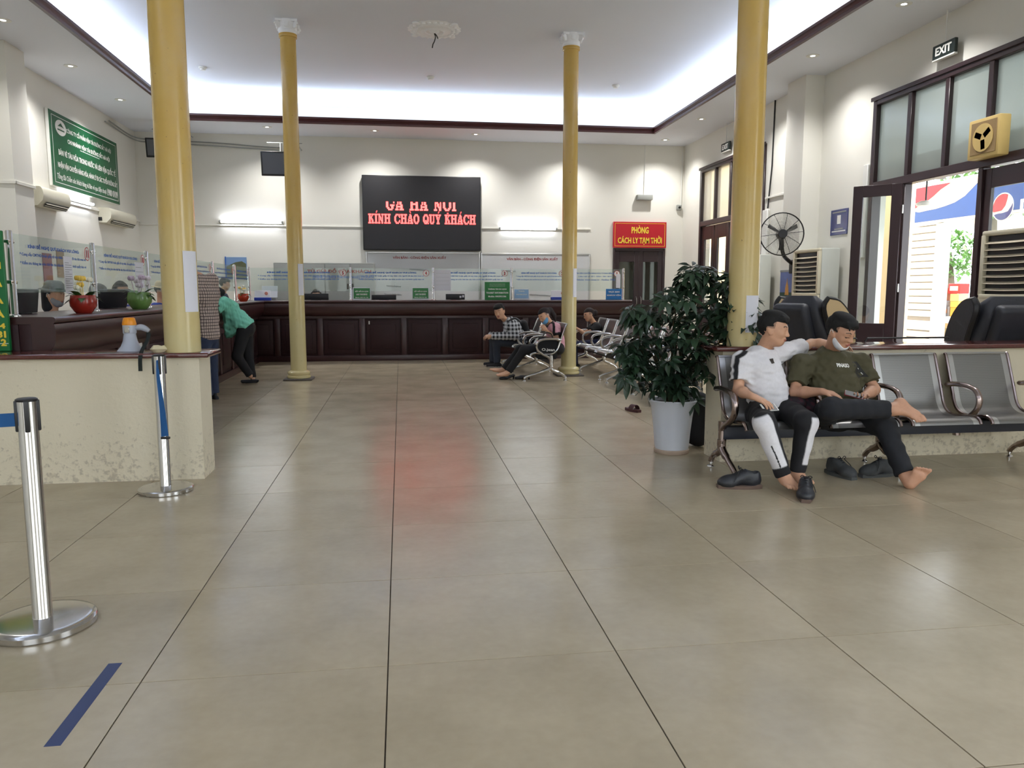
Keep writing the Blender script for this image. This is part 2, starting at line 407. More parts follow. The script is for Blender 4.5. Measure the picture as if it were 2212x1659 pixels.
struct('wall_glare_block', MB().box(-20, 22, -18.4, -18.0, -0.3, 5.0), mat('added glare wall', srgb(196, 192, 186), 0.8, noise=0.1, scale=0.5))  # unseen wall added to dim sky reflections in the counter glass
struct('ground_street', MB().box(-20, 22, -18.0, YF-WT, -0.3, -0.12), mat('street asphalt', srgb(150, 148, 144), 0.9, noise=0.15, scale=2))
pl = MB(); pl.box(XL, -4.78, 10.76, 11.27, 0, ZS); struct('wall_left_pilaster', pl, M_WALL)
# ---- ceiling: raised field and lower soffit with a wooden cornice along its edge
struct('ceiling', MB().box(XL-WT, XR+WT, YF-WT, YB+WT, ZC, ZC+0.15), M_CEIL)
so = MB()
so.box(XL, TX0, YF, YB, ZS, ZS+0.05); so.box(TX1, XR, YF, YB, ZS, ZS+0.05)
so.box(TX0, TX1, TY1, YB, ZS, ZS+0.05); so.box(TX0, TX1, YF, TY0, ZS, ZS+0.05)
struct('ceiling_soffit', so, M_CEIL)
def cornice(name, axis, pos, a, b, sgn):
    prof = [(0, 4.315), (0.045, 4.315), (0.05, 4.345), (0.03, 4.36), (0.04, 4.39), (0.055, 4.40), (0.055, 4.435), (0, 4.435)]
    pts = [(pos+sgn*p, z) for p, z in prof]
    mb = MB(); mb.prism(pts, 'x' if axis == 'x' else 'y', a, b); return struct(name, mb, M_CORN)
cornice('trim_1', 'x', TY1, TX0-0.0, TX1, -1); cornice('trim_2', 'x', TY0, TX0, TX1, 1)
cornice('trim_3', 'y', TX0, TY0, TY1, 1); cornice('trim_4', 'y', TX1, TY0, TY1, -1)

# ---- low walls with granite ledges
def low_wall(name, x0, x1, y0=5.40, y1=5.70, lx0=None, lx1=None, zt=0.828):
    mb = MB(); mb.box(x0, x1, y0, y1, 0, zt); w = struct(name, mb, M_LOW)
    lb = MB(); lb.rbox(lx0, lx1, y0-0.045, y1+0.045, zt, zt+0.034, 0.012, 3); lb.build('ledge', M_LEDGE, w)
    return w
lwl = low_wall('wall_low_left', XL, -1.34, lx0=XL, lx1=-1.27)
lwr = low_wall('wall_low_right', 2.335, XR, lx0=2.27, lx1=XR)
ZL = 0.862

# ================================================================== columns
def column_material():
    m = bpy.data.materials.new('worn yellow gloss paint'); m.use_nodes = True; nt = m.node_tree; b = nt.nodes['Principled BSDF']
    g = nt.nodes.new('ShaderNodeNewGeometry'); sp = nt.nodes.new('ShaderNodeSeparateXYZ'); nt.links.new(g.outputs['Position'], sp.inputs[0])
    n = nt.nodes.new('ShaderNodeTexNoise'); n.inputs['Scale'].default_value = 5; n.inputs['Detail'].default_value = 7; nt.links.new(g.outputs['Position'], n.inputs['Vector'])
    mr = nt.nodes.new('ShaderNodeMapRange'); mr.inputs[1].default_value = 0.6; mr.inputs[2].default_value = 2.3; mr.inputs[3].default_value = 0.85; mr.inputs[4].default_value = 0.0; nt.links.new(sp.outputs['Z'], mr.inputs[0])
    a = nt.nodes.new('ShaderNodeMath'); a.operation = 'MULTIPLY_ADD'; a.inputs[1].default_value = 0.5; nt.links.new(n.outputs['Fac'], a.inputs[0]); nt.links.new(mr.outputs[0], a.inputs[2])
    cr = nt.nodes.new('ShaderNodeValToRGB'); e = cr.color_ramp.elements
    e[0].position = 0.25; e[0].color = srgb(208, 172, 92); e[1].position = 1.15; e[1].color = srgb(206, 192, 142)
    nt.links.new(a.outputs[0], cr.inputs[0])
    n2 = nt.nodes.new('ShaderNodeTexNoise'); n2.inputs['Scale'].default_value = 38; n2.inputs['Detail'].default_value = 8; nt.links.new(g.outputs['Position'], n2.inputs['Vector'])
    sc = nt.nodes.new('ShaderNodeValToRGB'); sc.color_ramp.elements[0].position = 0.70; sc.color_ramp.elements[1].position = 0.78
    nt.links.new(n2.outputs['Fac'], sc.inputs[0])
    mx = nt.nodes.new('ShaderNodeMix'); mx.data_type = 'RGBA'; mx.inputs[7].default_value = srgb(120, 104, 76)
    nt.links.new(cr.outputs[0], mx.inputs[6]); nt.links.new(sc.outputs[0], mx.inputs[0]); nt.links.new(mx.outputs[2], b.inputs['Base Color'])
    b.inputs['Roughness'].default_value = 0.24
    bp = nt.nodes.new('ShaderNodeBump'); bp.inputs['Strength'].default_value = 0.12; bp.inputs['Distance'].default_value = 0.02
    n3 = nt.nodes.new('ShaderNodeTexNoise'); n3.inputs['Scale'].default_value = 3.5; nt.links.new(g.outputs['Position'], n3.inputs['Vector'])
    nt.links.new(n3.outputs['Fac'], bp.inputs['Height']); nt.links.new(bp.outputs[0], b.inputs['Normal'])
    return m
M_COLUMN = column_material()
M_PLASTER = mat('white moulded plaster', srgb(246, 246, 248), 0.6, noise=0.03)
M_STONE = mat('broken grey stone', srgb(92, 84, 78), 0.8, noise=0.4, scale=30, bump=0.5)
def column(x, y, z0, r, label, notes=()):
    t = thing('column', label, 'column', (x, y, z0), group='yellow round columns', kind='thing')
    zt = ZC-z0; b = 0.0
    if z0 == 0:
        bs = MB(); bs.lathe([(0.150, 0.022), (0.165, 0.03), (0.165, 0.055), (0.148, 0.066), (0.146, 0.075), (0.158, 0.085), (0.158, 0.11), (0.14, 0.125), (r+0.004, 0.135), (r, 0.15)], n=40)
        bs.build('base', M_COLUMN, t)
        pb = MB(); pb.rbox(-0.2, 0.2, -0.19, 0.2, 0, 0.024, 0.008, 1); pb.build('plinth', M_STONE, t); b = 0.14
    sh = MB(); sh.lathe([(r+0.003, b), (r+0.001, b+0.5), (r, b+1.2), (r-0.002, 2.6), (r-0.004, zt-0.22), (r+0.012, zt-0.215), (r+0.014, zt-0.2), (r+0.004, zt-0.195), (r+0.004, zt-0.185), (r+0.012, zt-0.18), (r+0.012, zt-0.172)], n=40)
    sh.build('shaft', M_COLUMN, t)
    cp = MB(); cp.lathe([(r+0.002, zt-0.175), (r+0.012, zt-0.15), (r+0.012, zt-0.135), (r+0.004, zt-0.125), (r+0.02, zt-0.08), (r+0.03, zt-0.05), (r+0.03, zt)], n=32)
    ab = []
    for k in range(4):
        a0 = PI/4+k*PI/2; p0 = Vector((math.cos(a0), math.sin(a0)))*0.205; p1 = Vector((math.cos(a0+PI/2), math.sin(a0+PI/2)))*0.205
        for q in range(7):
            s = q/7; p = p0.lerp(p1, s); ab.append(tuple(p*(1-0.14*math.sin(PI*s))))
    cp.prism(ab, 'z', zt-0.032, zt-0.002); c = cp.build('capital', M_PLASTER, t)
    for k in range(4):
        a0 = PI/4+k*PI/2; d = Vector((math.cos(a0), math.sin(a0), 0)); side = Vector((-d.y, d.x, 0)); vo = MB()
        path = []
        for q in range(22):
            an = q*0.5; rr = 0.046*(1-q/26); path.append(d*(0.165+rr*math.cos(an)) + Vector((0, 0, zt-0.078+rr*math.sin(an))))
        vo.tube(path, 0.013, 6); M = frame(d*0.165+Vector((0, 0, zt-0.078)), d, (0, 0, 1))
        vo.lathe([(0.034, -0.012), (0.034, 0.012)], n=14, M=M); vo.build('volute', M_PLASTER, c)
    for k in range(4):
        a0 = k*PI/2; d = Vector((math.cos(a0), math.sin(a0), 0)); ro = MB(); ro.rbox(-0.028, 0.028, -0.012, 0.012, -0.04, 0.03, 0.008, 2, frame(d*(r+0.03)+Vector((0, 0, zt-0.075)), Vector((-d.y, d.x, 0)), d))
        ro.build('rosette', M_PLASTER, c)
    for (ang, zc, w, h) in notes:                       # paper notices pasted round the shaft
        me = MB(); g = []
        for i in range(2):
            row = []
            for q in range(9):
                a = ang-(w/2)/r+(w/r)*q/8; row.append((math.cos(a)*(r+0.0045), math.sin(a)*(r+0.0045), zc-z0-h/2+h*i))
            g.append(row)
        me.sheet(g); me.build('paper_notice', M_PAPER, t)['label'] = 'white paper notice pasted on the column'
    return t
column(-1.464, 5.50, ZL, 0.1125, 'tall yellow column standing on the low wall beside the megaphone', [(-0.62, 1.33, 0.105, 0.40)])
column(2.523, 5.50, ZL, 0.108, 'tall yellow column rising from the ledge behind the potted plant', [(-1.25, 1.10, 0.12, 0.27)])
column(-1.462, 11.38, 0, 0.109, 'yellow column standing free on the floor before the wide counter', [(-0.75, 1.42, 0.09, 0.44)])
column(2.483, 11.38, 0, 0.1115, 'yellow column standing between the two rows of steel seats', [(-0.9, 1.38, 0.08, 0.42)])

# ================================================================== ceiling fittings
M_LAMP = mat('lit lamp', (1, 1, 1, 1), 0.5, emit=14.0, ecol=(1.0, 0.985, 0.96, 1))
M_TUBE = mat('lit fluorescent tube', (1, 1, 1, 1), 0.5, emit=24.0, ecol=(0.90, 0.93, 1.0, 1))
dl = None
for (x, y, lab) in ((-4.43, 9.99, 'lit downlight in the soffit, nearest above the ticket windows'), (-4.43, 11.83, 'lit downlight above the near corner of the green sign'), (-4.43, 13.75, 'lit downlight above the far end of the green sign'),
                    (-2.44, 15.6, 'lit downlight above the hanging television'), (-0.44, 15.66, 'lit downlight up beyond the corner of the display board'), (1.52, 15.72, 'lit downlight above the end of the display board'),
                    (3.47, 15.72, 'lit downlight hidden behind the yellow column'), (5.42, 15.75, 'lit downlight in the corner above the red door sign'), (5.41, 13.79, 'lit downlight over the far door windows'),
                    (5.41, 11.87, 'lit downlight over the wall pilaster'), (5.41, 9.955, 'lit downlight between pilaster and near door windows'), (5.41, 8.08, 'lit downlight over the near hanging EXIT sign'),
                    (-4.43, 8.1, 'lit downlight out over the first counter window'), (5.41, 6.2, 'lit downlight over the massage chairs')):
    if dl is None:
        dl = thing('downlight', lab, 'ceiling light', (x, y, ZS), group='downlights in the soffit')
        MB().lathe([(0.062, -0.001), (0.085, -0.001), (0.082, -0.008), (0.062, -0.006)], n=24).build('rim', M_WHITE, dl)
        MB().lathe([(0.0001, -0.006), (0.03, -0.006), (0.062, -0.004), (0.062, -0.001)], n=24).build('lamp', M_LAMP, dl); t = dl
    else:
        t = copy_tree(dl); t.location = (x, y, ZS); t['label'] = lab
    d = bpy.data.lights.new('downlight_beam', 'SPOT'); d.energy = 62; d.spot_size = 2.3; d.spot_blend = 0.9; d.shadow_soft_size = 0.05; d.color = (1.0, 0.985, 0.96)
    so_ = link(bpy.data.objects.new('downlight_beam', d), t); so_.location = (0, 0, -0.02)
ro = thing('ceiling_rosette', 'white plaster rose with bare wires on the raised ceiling', 'ceiling rose', (0.53, 11.42, ZC))
MB().lathe([(0.0001, -0.055), (0.05, -0.05), (0.07, -0.03), (0.12, -0.03), (0.13, -0.045), (0.15, -0.03), (0.24, -0.02), (0.26, -0.035), (0.285, -0.03), (0.30, -0.012), (0.36, -0.008), (0.37, -0.0)], n=60, rad=lambda a, z: 1+0.03*math.sin(20*a)*(z > -0.04)).build('disc', M_PLASTER, ro)
for k in range(24):
    a = 2*PI*k/24; MB().ell((0.315*math.cos(a), 0.315*math.sin(a), -0.012), 0.03, 0.03, 0.02, 8).build('petal', M_PLASTER, ro)
for k in range(4):
    a = PI/4+PI/2*k; MB().ell((0.375*math.cos(a), 0.375*math.sin(a), -0.01), 0.05, 0.05, 0.02, 8).build('leaf_ornament', M_PLASTER, ro)
MB().tube(bez([(0, 0, -0.05), (0.015, 0, -0.1), (0.0, 0.01, -0.16), (-0.02, 0, -0.2), (-0.03, 0, -0.25)]), 0.008, 6).build('wire', M_BLACK, ro)
MB().tube(bez([(0, 0, -0.05), (0.03, 0, -0.08), (0.05, 0.01, -0.12)]), 0.008, 6).build('wire', M_BLACK, ro)
for (x, y, lab) in ((-3.145, 13.81, 'white smoke detector on the raised ceiling above the ticket desks'), (0.571, 13.87, 'white smoke detector on the ceiling beyond the plaster rose'), (3.859, 13.95, 'white smoke detector on the ceiling near the far cornice corner')):
    t = thing('smoke_detector', lab, 'smoke detector', (x, y, ZC), group='smoke detectors')
    MB().lathe([(0.065, 0), (0.065, -0.018), (0.05, -0.03)], n=24).build('base', M_WHITE, t)
    MB().lathe([(0.045, -0.028), (0.04, -0.05), (0.0001, -0.056)], n=20).build('sensor', M_WHITE, t)

# ================================================================== ticket counters
PAN, EDG, CT = -2.5, -2.36, 1.09
def counter(name, label, axis, a0, a1, plane, sgn, pitch, first):
    """runs along axis from a0 to a1; front panel at plane, customer side towards sgn"""
    other = 'y' if axis == 'x' else 'x'
    base = ((a0+a1)/2, plane-sgn*0.3, 0) if axis == 'x' else (plane-sgn*0.3, (a0+a1)/2, 0)
    t = thing(name, label, 'counter', base)
    P = lambda q: [(plane+sgn*d, z) for d, z in q]
    def box(mb, b0, b1, d0, d1, z0, z1, **k):
        lo, hi = sorted((plane+sgn*d0, plane+sgn*d1))
        if axis == 'x': mb.rbox(b0, b1, lo, hi, z0, z1, k.get('r', 0.006), 2)
        else: mb.rbox(lo, hi, b0, b1, z0, z1, k.get('r', 0.006), 2)
    mb = MB(base); box(mb, a0, a1, -0.10, -0.02, 0.0, CT-0.05); mb.build('body', M_WOODP, t)
    for e0 in (a0, a1-0.03):
        ep = MB(base); box(ep, e0, e0+0.03, -0.55, -0.10, 0.0, CT-0.05); ep.build('end_panel', M_WOODP, t)
    fr = MB(base); curve = [(-0.02, CT-0.05), (0.13, CT-0.05), (0.14, 0.99), (0.135, 0.96)]
    curve += [(0.02+0.115*(math.cos(q*PI/2/8)), 0.96-0.15*math.sin(q*PI/2/8)) for q in range(1, 9)]
    curve += [(0.02, 0.77), (-0.02, 0.77)]
    fr.prism(P(curve), axis, a0, a1, True); fr.build('frieze', M_WOOD, t)
    tp = MB(base); prof = [(-0.55, CT), (0.12, CT)]+[(0.12+0.022*math.sin(q*PI/6), CT-0.022+0.022*math.cos(q*PI/6)) for q in range(1, 6)]+[(0.12, CT-0.05), (-0.55, CT-0.05)]
    tp.prism(P(prof), axis, a0, a1, True); tp.build('worktop', M_WOOD, t)
    pb = MB(base); box(pb, a0, a1, -0.03, 0.012, 0, 0.10); pb.build('plinth', M_WOOD, t)
    s = first; n = 0
    while s < a1-0.1:
        st = MB(base); lo = max(a0, s-0.05); hi = min(a1, s+0.05)
        if hi-lo > 0.02: box(st, lo, hi, -0.03, 0.004, 0.10, 0.77); st.build('stile', M_WOOD, t)
        c0, c1 = max(a0, s+0.07), min(a1, s+pitch-0.07)
        if c1-c0 > 0.12:
            pn = MB(base); box(pn, c0, c1, -0.03, -0.004, 0.14, 0.74, r=0.02); box(pn, c0+0.07, c1-0.07, -0.01, 0.008, 0.21, 0.67, r=0.014); pn.build('panel', M_WOODP, t)
        s += pitch
    return t
counter('ticket_counter', 'long dark red wooden counter running along the ticket windows on the side wall', 'y', 5.75, 14.105, PAN, 1, 0.78, 5.80)
counter('ticket_counter', 'wide dark red wooden counter across the end of the hall under the display board', 'x', -3.05, 4.28, 14.25, -1, 0.745, -2.93)
tgl = MB(); tgl.rbox(PAN, PAN+0.0085, 7.86, 7.95, 0.72, 0.82, 0.002, 1)
tgl.top('price_card', M_WHITE, 'small white card stuck on the counter front behind the megaphone', 'card')
sk = MB(); sk.rbox(-0.58, -0.56, 14.238, 14.2425, 0.66, 0.72, 0.001, 1); sk.top('sticker', M_WHITE, 'tiny white sticker on the counter panel beside the free-standing column', 'sticker')

# posts and glass screens
GXL, GYB = -2.68, 14.5
def post(x, y, label):
    t = thing('screen_post', label, 'post', (x, y, CT), group='chrome posts of the glass screens')
    MB().lathe([(0.045, 0), (0.045, 0.008), (0.027, 0.014), (0.0235, 0.018), (0.0235, 0.585), (0.018, 0.595), (0.0001, 0.598)], n=20).build('pole', M_CHROME, t)
    for z in (0.24, 0.52):
        MB().rbox(-0.016, 0.016, -0.045, 0.045, z-0.013, z+0.013, 0.005, 2).build('clamp', M_CHROME, t)
    return t
YP = [5.89, 7.36, 8.83, 10.30, 11.76, 13.28]
_pn = ['first chrome screen post at the near end of the side counter', 'chrome screen post at the far edge of window 11, beside the red bowl', 'chrome screen post at the far edge of window 10, beside the green bowl', 'chrome screen post hidden behind the near yellow column', 'chrome screen post beside the checked shirt', 'chrome screen post behind the woman leaning on the counter']
for y, l in zip(YP, _pn): post(GXL, y, l)
XP = [-0.9, 0.6, 2.06, 3.15, 4.22]
_pn = ['chrome screen post under the display board, beside number 5', 'chrome screen post between windows 4 and 3', 'chrome screen post between window 3 and the blue flyer', 'chrome screen post behind the yellow column', 'last chrome screen post at the end of the wide counter, beside number 1']
post(GXL, GYB, 'chrome screen post at the inner corner of the two counters')
for x, l in zip(XP, _pn): post(x, GYB, l)
M_RED = mat('red print', srgb(176, 24, 36), 0.5)
HEAD, L1, L2 = 'KÍNH ĐỀ NGHỊ QUÝ KHÁCH VUI LÒNG:', '* Cung cấp CMTND hoặc giấy tờ tùy thân của người đi tàu khi mua vé', '* Kiểm tra thông tin trên thẻ lên tàu hỏa trước khi rời khỏi quầy bán vé'
def screen(axis, a0, a1, num, label, lines=None):
    z0, z1 = 1.255, 1.668; m = (a0+a1)/2
    base = (GXL, m, z0) if axis == 'y' else (m, GYB, z0)
    t = thing('glass_screen', label, 'glass screen', base, group='glass screens of the ticket windows')
    g = MB(base); e = 0.03
    if axis == 'y': g.box(GXL-0.004, GXL+0.004, a0+e, a1-e, z0, z1); r = (0, 1, 0); pos = lambda s, z: (GXL+0.0052, s, z)
    else: g.box(a0+e, a1-e, GYB-0.004, GYB+0.004, z0, z1); r = (1, 0, 0); pos = lambda s, z: (s, GYB-0.0052, z)
    g.build('pane', M_GLASS, t); w = a1-a0
    ls = lines or [(HEAD, 0.62, 0.046, 0.05), (L1, 0.80, 0.034, 0.02), (L2, 0.80, 0.034, 0.02)]
    zz = z1-0.075
    for (s, fw, h, wt) in ls:
        text(t, s, pos(m-0.02, zz), r, (0, 0, 1), fw*w, h, M_BLUEP, wt); zz -= 0.062
    if num:
        s = a1-0.13; c = pos(s, z1-0.085); d = MB(base)
        F = frame(Vector(c)+(Vector((0.001, 0, 0)) if axis == 'y' else Vector((0, -0.001, 0))), r, (0, 0, 1))
        d.lathe([(0.058, -0.0015), (0.058, 0.0)], n=28, M=F); ring = d.build('number_disc', M_RED, t)
        d = MB(base); d.lathe([(0.051, 0.0), (0.051, 0.0006)], n=28, M=F); d.build('disc_face', M_TXTW, ring)
        nn = Vector((0.0025, 0, 0)) if axis == 'y' else Vector((0, -0.0025, 0))
        text(t, num, Vector(c)+nn, r, (0, 0, 1), 0.03*len(num) if num != '1' else 0.018, 0.066, M_RED, 0.05, 'number')
    return t
YG = YP+[GYB]
for k, (n, l) in enumerate((('11', 'glass screen of window 11 with blue lettering, nearest on the side counter'), ('10', 'glass screen of window 10 with blue lettering'), ('9', 'glass screen with blue lettering behind the near yellow column'), ('8', 'glass screen with blue lettering above the checked shirt'), ('7', 'glass screen with blue lettering showing a dark head behind it'), ('6', 'last glass screen of the side counter in front of the landscape picture'))):
    screen('y', YG[k], YG[k+1], n, l)
for k, (n, l) in enumerate((('5', 'wide glass screen of window 5 in front of the grey lockers'), ('4', 'glass screen of window 4 below the display board'), ('3', 'glass screen of window 3 above the man in the checked hoodie'), ('2', 'glass screen in front of the second whiteboard, lettering beside the column'))):
    screen('x', ([GXL]+XP)[k], XP[k], n, l)
screen('x', XP[3], XP[4], '1', 'glass screen of window 1 at the end of the wide counter', [('NHẬN VẬN CHUYỂN HÀNG HÓA TỪ NHÀ ĐẾN NHÀ', 0.78, 0.044, 0.03), ('Liên hệ số ĐT: 0961 581 809', 0.6, 0.034, 0.006), ('Website: www.vantai.vn - Hotline: 0912', 0.72, 0.034, 0.006)])

# ================================================================== far wall
M_SCREEN = mat('dark display surface', srgb(30, 29, 33), 0.55, noise=0.1, scale=60)
M_LED = mat('lit red diodes', srgb(255, 40, 40), 0.5, emit=1.6, ecol=(1.0, 0.10, 0.10, 1))
M_LED2 = mat('lit pale red diodes', srgb(255, 120, 110), 0.5, emit=1.3, ecol=(1.0, 0.35, 0.30, 1))
GL = {'K': ['####.###', '.##..#..', '.##.#...', '.####...', '.##.##..', '.##..##.', '.##..##.', '####.###'],
      'I': ['####', '.##.', '.##.', '.##.', '.##.', '.##.', '.##.', '####'],
      'N': ['###..###', '.##...#.', '.###..#.', '.#.##.#.', '.#.##.#.', '.#..###.', '.#...##.', '###..##.'],
      'H': ['####.####', '.##...##.', '.##...##.', '.#######.', '.##...##.', '.##...##.', '.##...##.', '####.####'],
      'C': ['..####.#', '.##...##', '##.....#', '##......', '##......', '##.....#', '.##...##', '..####..'],
      'A': ['...##...', '...###..', '..#.##..', '..#.##..', '.#...##.', '.######.', '.#...##.', '###.####'],
      'O': ['..####..', '.##..##.', '##....##', '##....##', '##....##', '##....##', '.##..##.', '..####..'],
      'Q': ['..####..', '.##..##.', '##....##', '##....##', '##....##', '##.##.##', '.##.###.', '..####.#'],
      'U': ['####.###', '.##...#.', '.##...#.', '.##...#.', '.##...#.', '.##...#.', '.##..##.', '..####..'],
      'Y': ['####.###', '.##...#.', '..##.#..', '..##.#..', '...##...', '...##...', '...##...', '..####..'],
      'G': ['..####.#', '.##...##', '##.....#', '##......', '##..####', '##...##.', '.##..##.', '..####..'], ' ': ['....']*8}
x0, x1, z0, z1 = -0.735, 1.67, 2.085, 3.58
led = thing('display_board', 'large black electronic board with red running text on the end wall', 'display board', (0.467, YB, z0))
b_ = (0.467, YB, z0)
mb = MB(b_); mb.rbox(x0, x1, YB-0.14, YB-0.002, z0, z1, 0.01, 2); mb.build('cabinet', M_BLACK, led)
mb = MB(b_); mb.box(x0+0.02, x1-0.02, YB-0.143, YB-0.14, z0+0.02, z1-0.02); mb.build('screen', M_SCREEN, led)
def led_line(body, cx, zc, width, height, top_cut=0, acc={}):
    cols = [];
    for ch in body: cols.append((len(cols), ch))
    W = sum(len(GL[c][0])+1 for c in body)-1; px_ = width/W; pz_ = height/8; x = cx-width/2
    for k, ch in enumerate(body):
        g = GL[ch]; a = MB(b_); core = MB(b_)
        for r, row in enumerate(g):
            if r < top_cut: continue
            for c, q in enumerate(row):
                if q == '#':
                    X = x+c*px_; Z = zc+height/2-(r+1)*pz_
                    a.box(X-0.004, X+px_+0.004, YB-0.1445, YB-0.143, Z-0.004, Z+pz_+0.004)
                    core.box(X+0.004, X+px_-0.004, YB-0.1455, YB-0.1445, Z+0.004, Z+pz_-0.004)
        s = acc.get(k, '')
        for q in s:
            cxx = x+len(g[0])*px_/2
            pts = {'/': [(0, 9.4), (1, 10.4), (0.5, 9.9)], '\\': [(0, 9.4), (-1, 10.4), (-0.5, 9.9)], '.': [(-0.3, -1.8), (0.4, -1.8)]}[q]
            for (dx, dz) in pts: a.box(cxx+dx*px_, cxx+(dx+1)*px_, YB-0.145, YB-0.143, zc-height/2+dz*pz_-pz_*0.5, zc-height/2+dz*pz_+pz_*0.5)
        if a.v: o = a.build('letter', M_LED, led)
        if core.v: core.build('letter_core', M_LED2, o)
        x += (len(g[0])+1)*px_
led_line('GA HA NOI', 0.45, 3.0, 1.42, 0.225, 2, {7: '.'})
led_line('KINH CHAO QUY KHACH', 0.47, 2.715, 2.18, 0.19, 0, {1: '/', 7: '\\', 12: '/', 16: '/'})
M_BOARD = mat('whiteboard', srgb(206, 208, 210), 0.3, noise=0.04, scale=2)
M_ALU = mat('aluminium', (0.62, 0.62, 0.61, 1), 0.35, 1.0)
M_INKR = mat('dark red ink', srgb(150, 44, 44), 0.6); M_INKG = mat('grey marker ink', srgb(96, 98, 104), 0.6)
def whiteboard(x0, x1, z0, z1, label):
    b = ((x0+x1)/2, YB, z0); t = thing('whiteboard', label, 'whiteboard', b, group='whiteboards')
    MB(b).box(x0+0.02, x1-0.02, YB-0.022, YB-0.002, z0+0.02, z1-0.02).build('board', M_BOARD, t)
    for q in ((x0, x0+0.028, z0, z1), (x1-0.028, x1, z0, z1), (x0+0.028, x1-0.028, z1-0.028, z1), (x0+0.028, x1-0.028, z0, z0+0.028)):
        MB(b).rbox(q[0], q[1], YB-0.032, YB-0.002, q[2], q[3], 0.004, 1).build('frame', M_ALU, t)
    text(t, 'VĂN BẢN - CÔNG ĐIỆN SẢN XUẤT', ((x0+x1)/2-0.08, YB-0.0235, z1-0.115), (1, 0, 0), (0, 0, 1), 1.1, 0.085, M_INKR, 0.015)
    rnd = random.Random(int(x0*100))
    for r in range(5):                                   # handwriting
        mb = MB(b); z = z1-0.36-0.17*r; xs = x0+0.2+rnd.random()*1.0; pts = []
        for q in range(60): pts.append((xs+0.008*q, YB-0.0245, z+0.018*math.sin(q*1.9)*(0.4+rnd.random())-0.0004*q))
        if r != 1: mb.tube(pts[:30+int(30*rnd.random())], 0.003, 4); mb.build('handwriting', M_INKG, t)
    return t
whiteboard(-0.695, 1.66, 0.85, 2.06, 'whiteboard with red heading directly under the display board')
whiteboard(1.675, 4.03, 0.85, 2.045, 'whiteboard with red heading beside the yellow column')
# lockers
b = (-1.49, YB-0.22, 0); YK = YB-0.05; lk = thing('locker', 'grey steel lockers with red lettering on the end wall', 'locker', b)
MB(b).rbox(-2.47, -0.51, YK-0.42, YK-0.01, 0, 1.81, 0.008, 1).build('body', M_GREY, lk)
for k in range(4):
    d0 = -2.45+k*0.485+(0.01 if k > 1 else 0); mb = MB(b); mb.rbox(d0, d0+0.47, YK-0.435, YK-0.42, 0.08, 1.78, 0.006, 2); d = mb.build('door', M_GREY, lk)
    hx = d0+0.43 if k % 2 == 0 else d0+0.04; MB(b).rbox(hx-0.018, hx+0.018, YK-0.445, YK-0.435, 1.29, 1.40, 0.004, 1).build('handle', M_BLACK, d)
text(lk, 'TỦ GỬI ĐỒ CỦA KHÁCH', (-1.2, YK-0.437, 1.66), (1, 0, 0), (0, 0, 1), 1.25, 0.10, M_INKR, 0.02)
text(lk, 'CABINE STORAGE FOR PASSENGERS LUGGAGE', (-1.12, YK-0.437, 1.53), (1, 0, 0), (0, 0, 1), 1.2, 0.05, M_BLUEP, 0.02)
# picture of a landscape
M_SKYP = mat('printed sky', srgb(120, 152, 196), 0.5, noise=0.15, scale=3); M_HILLP = mat('printed hill', srgb(92, 98, 72), 0.5, noise=0.5, scale=14)
b = (-3.26, YB, 1.5); pc = thing('picture', 'small landscape picture of a hill under blue sky', 'picture', b)
MB(b).box(-3.46, -3.06, YB-0.02, YB-0.002, 1.5, 1.93).build('print', M_SKYP, pc)
MB(b).prism([(-3.45, 1.51), (-3.07, 1.51), (-3.07, 1.80), (-3.15, 1.85), (-3.27, 1.83), (-3.36, 1.79), (-3.45, 1.74)], 'y', YB-0.0225, YB-0.02).build('hill', M_HILLP, pc)
MB(b).box(-3.475, -3.455, YB-0.028, YB-0.002, 1.49, 1.94).build('frame_edge', M_BLUEP, pc)
# televisions
def television(x0, x1, z0, z1, y0, label, tilt=0.12):
    b = ((x0+x1)/2, y0, z0); t = thing('television', label, 'television', b, group='ceiling televisions')
    M = Matrix.Translation(Vector(b)) @ Euler((tilt, 0, 0)).to_matrix().to_4x4(); w = (x1-x0)/2; h = z1-z0
    m1 = MB(b); m1.rbox(-w, w, -0.03, 0.03, 0, h, 0.012, 2, M); m1.build('housing', M_BLACK, t)
    m2 = MB(b); m2.rbox(-w+0.03, w-0.03, -0.034, -0.03, 0.035, h-0.03, 0.001, 1, M); m2.build('screen', mat('switched off screen', srgb(86, 88, 94), 0.35), t)
    m3 = MB(b); m3.tube([(b[0], y0+0.08, z1-0.1), (b[0], y0+0.10, z1+0.18)], 0.014, 8); m3.tube([(b[0]-0.25, y0+0.10, z1+0.18), (b[0]+0.4, y0+0.10, z1+0.18)], 0.008, 6); m3.tube([(b[0]+0.3, y0+0.10, z1+0.18), (b[0]+0.3, YB-0.002, z1+0.18)], 0.01, 6); m3.tube([(b[0], y0+0.03, z1-0.15), (b[0], y0+0.1, z1-0.1)], 0.02, 6)
    m3.build('bracket', M_GREY, t)
    return t
television(-2.56, -1.86, 3.42, 3.87, 15.55, 'switched off television hanging behind the free-standing yellow column')
television(-4.62, -3.95, 3.72, 4.07, 15.6, 'dark television in the far corner behind the near yellow column')
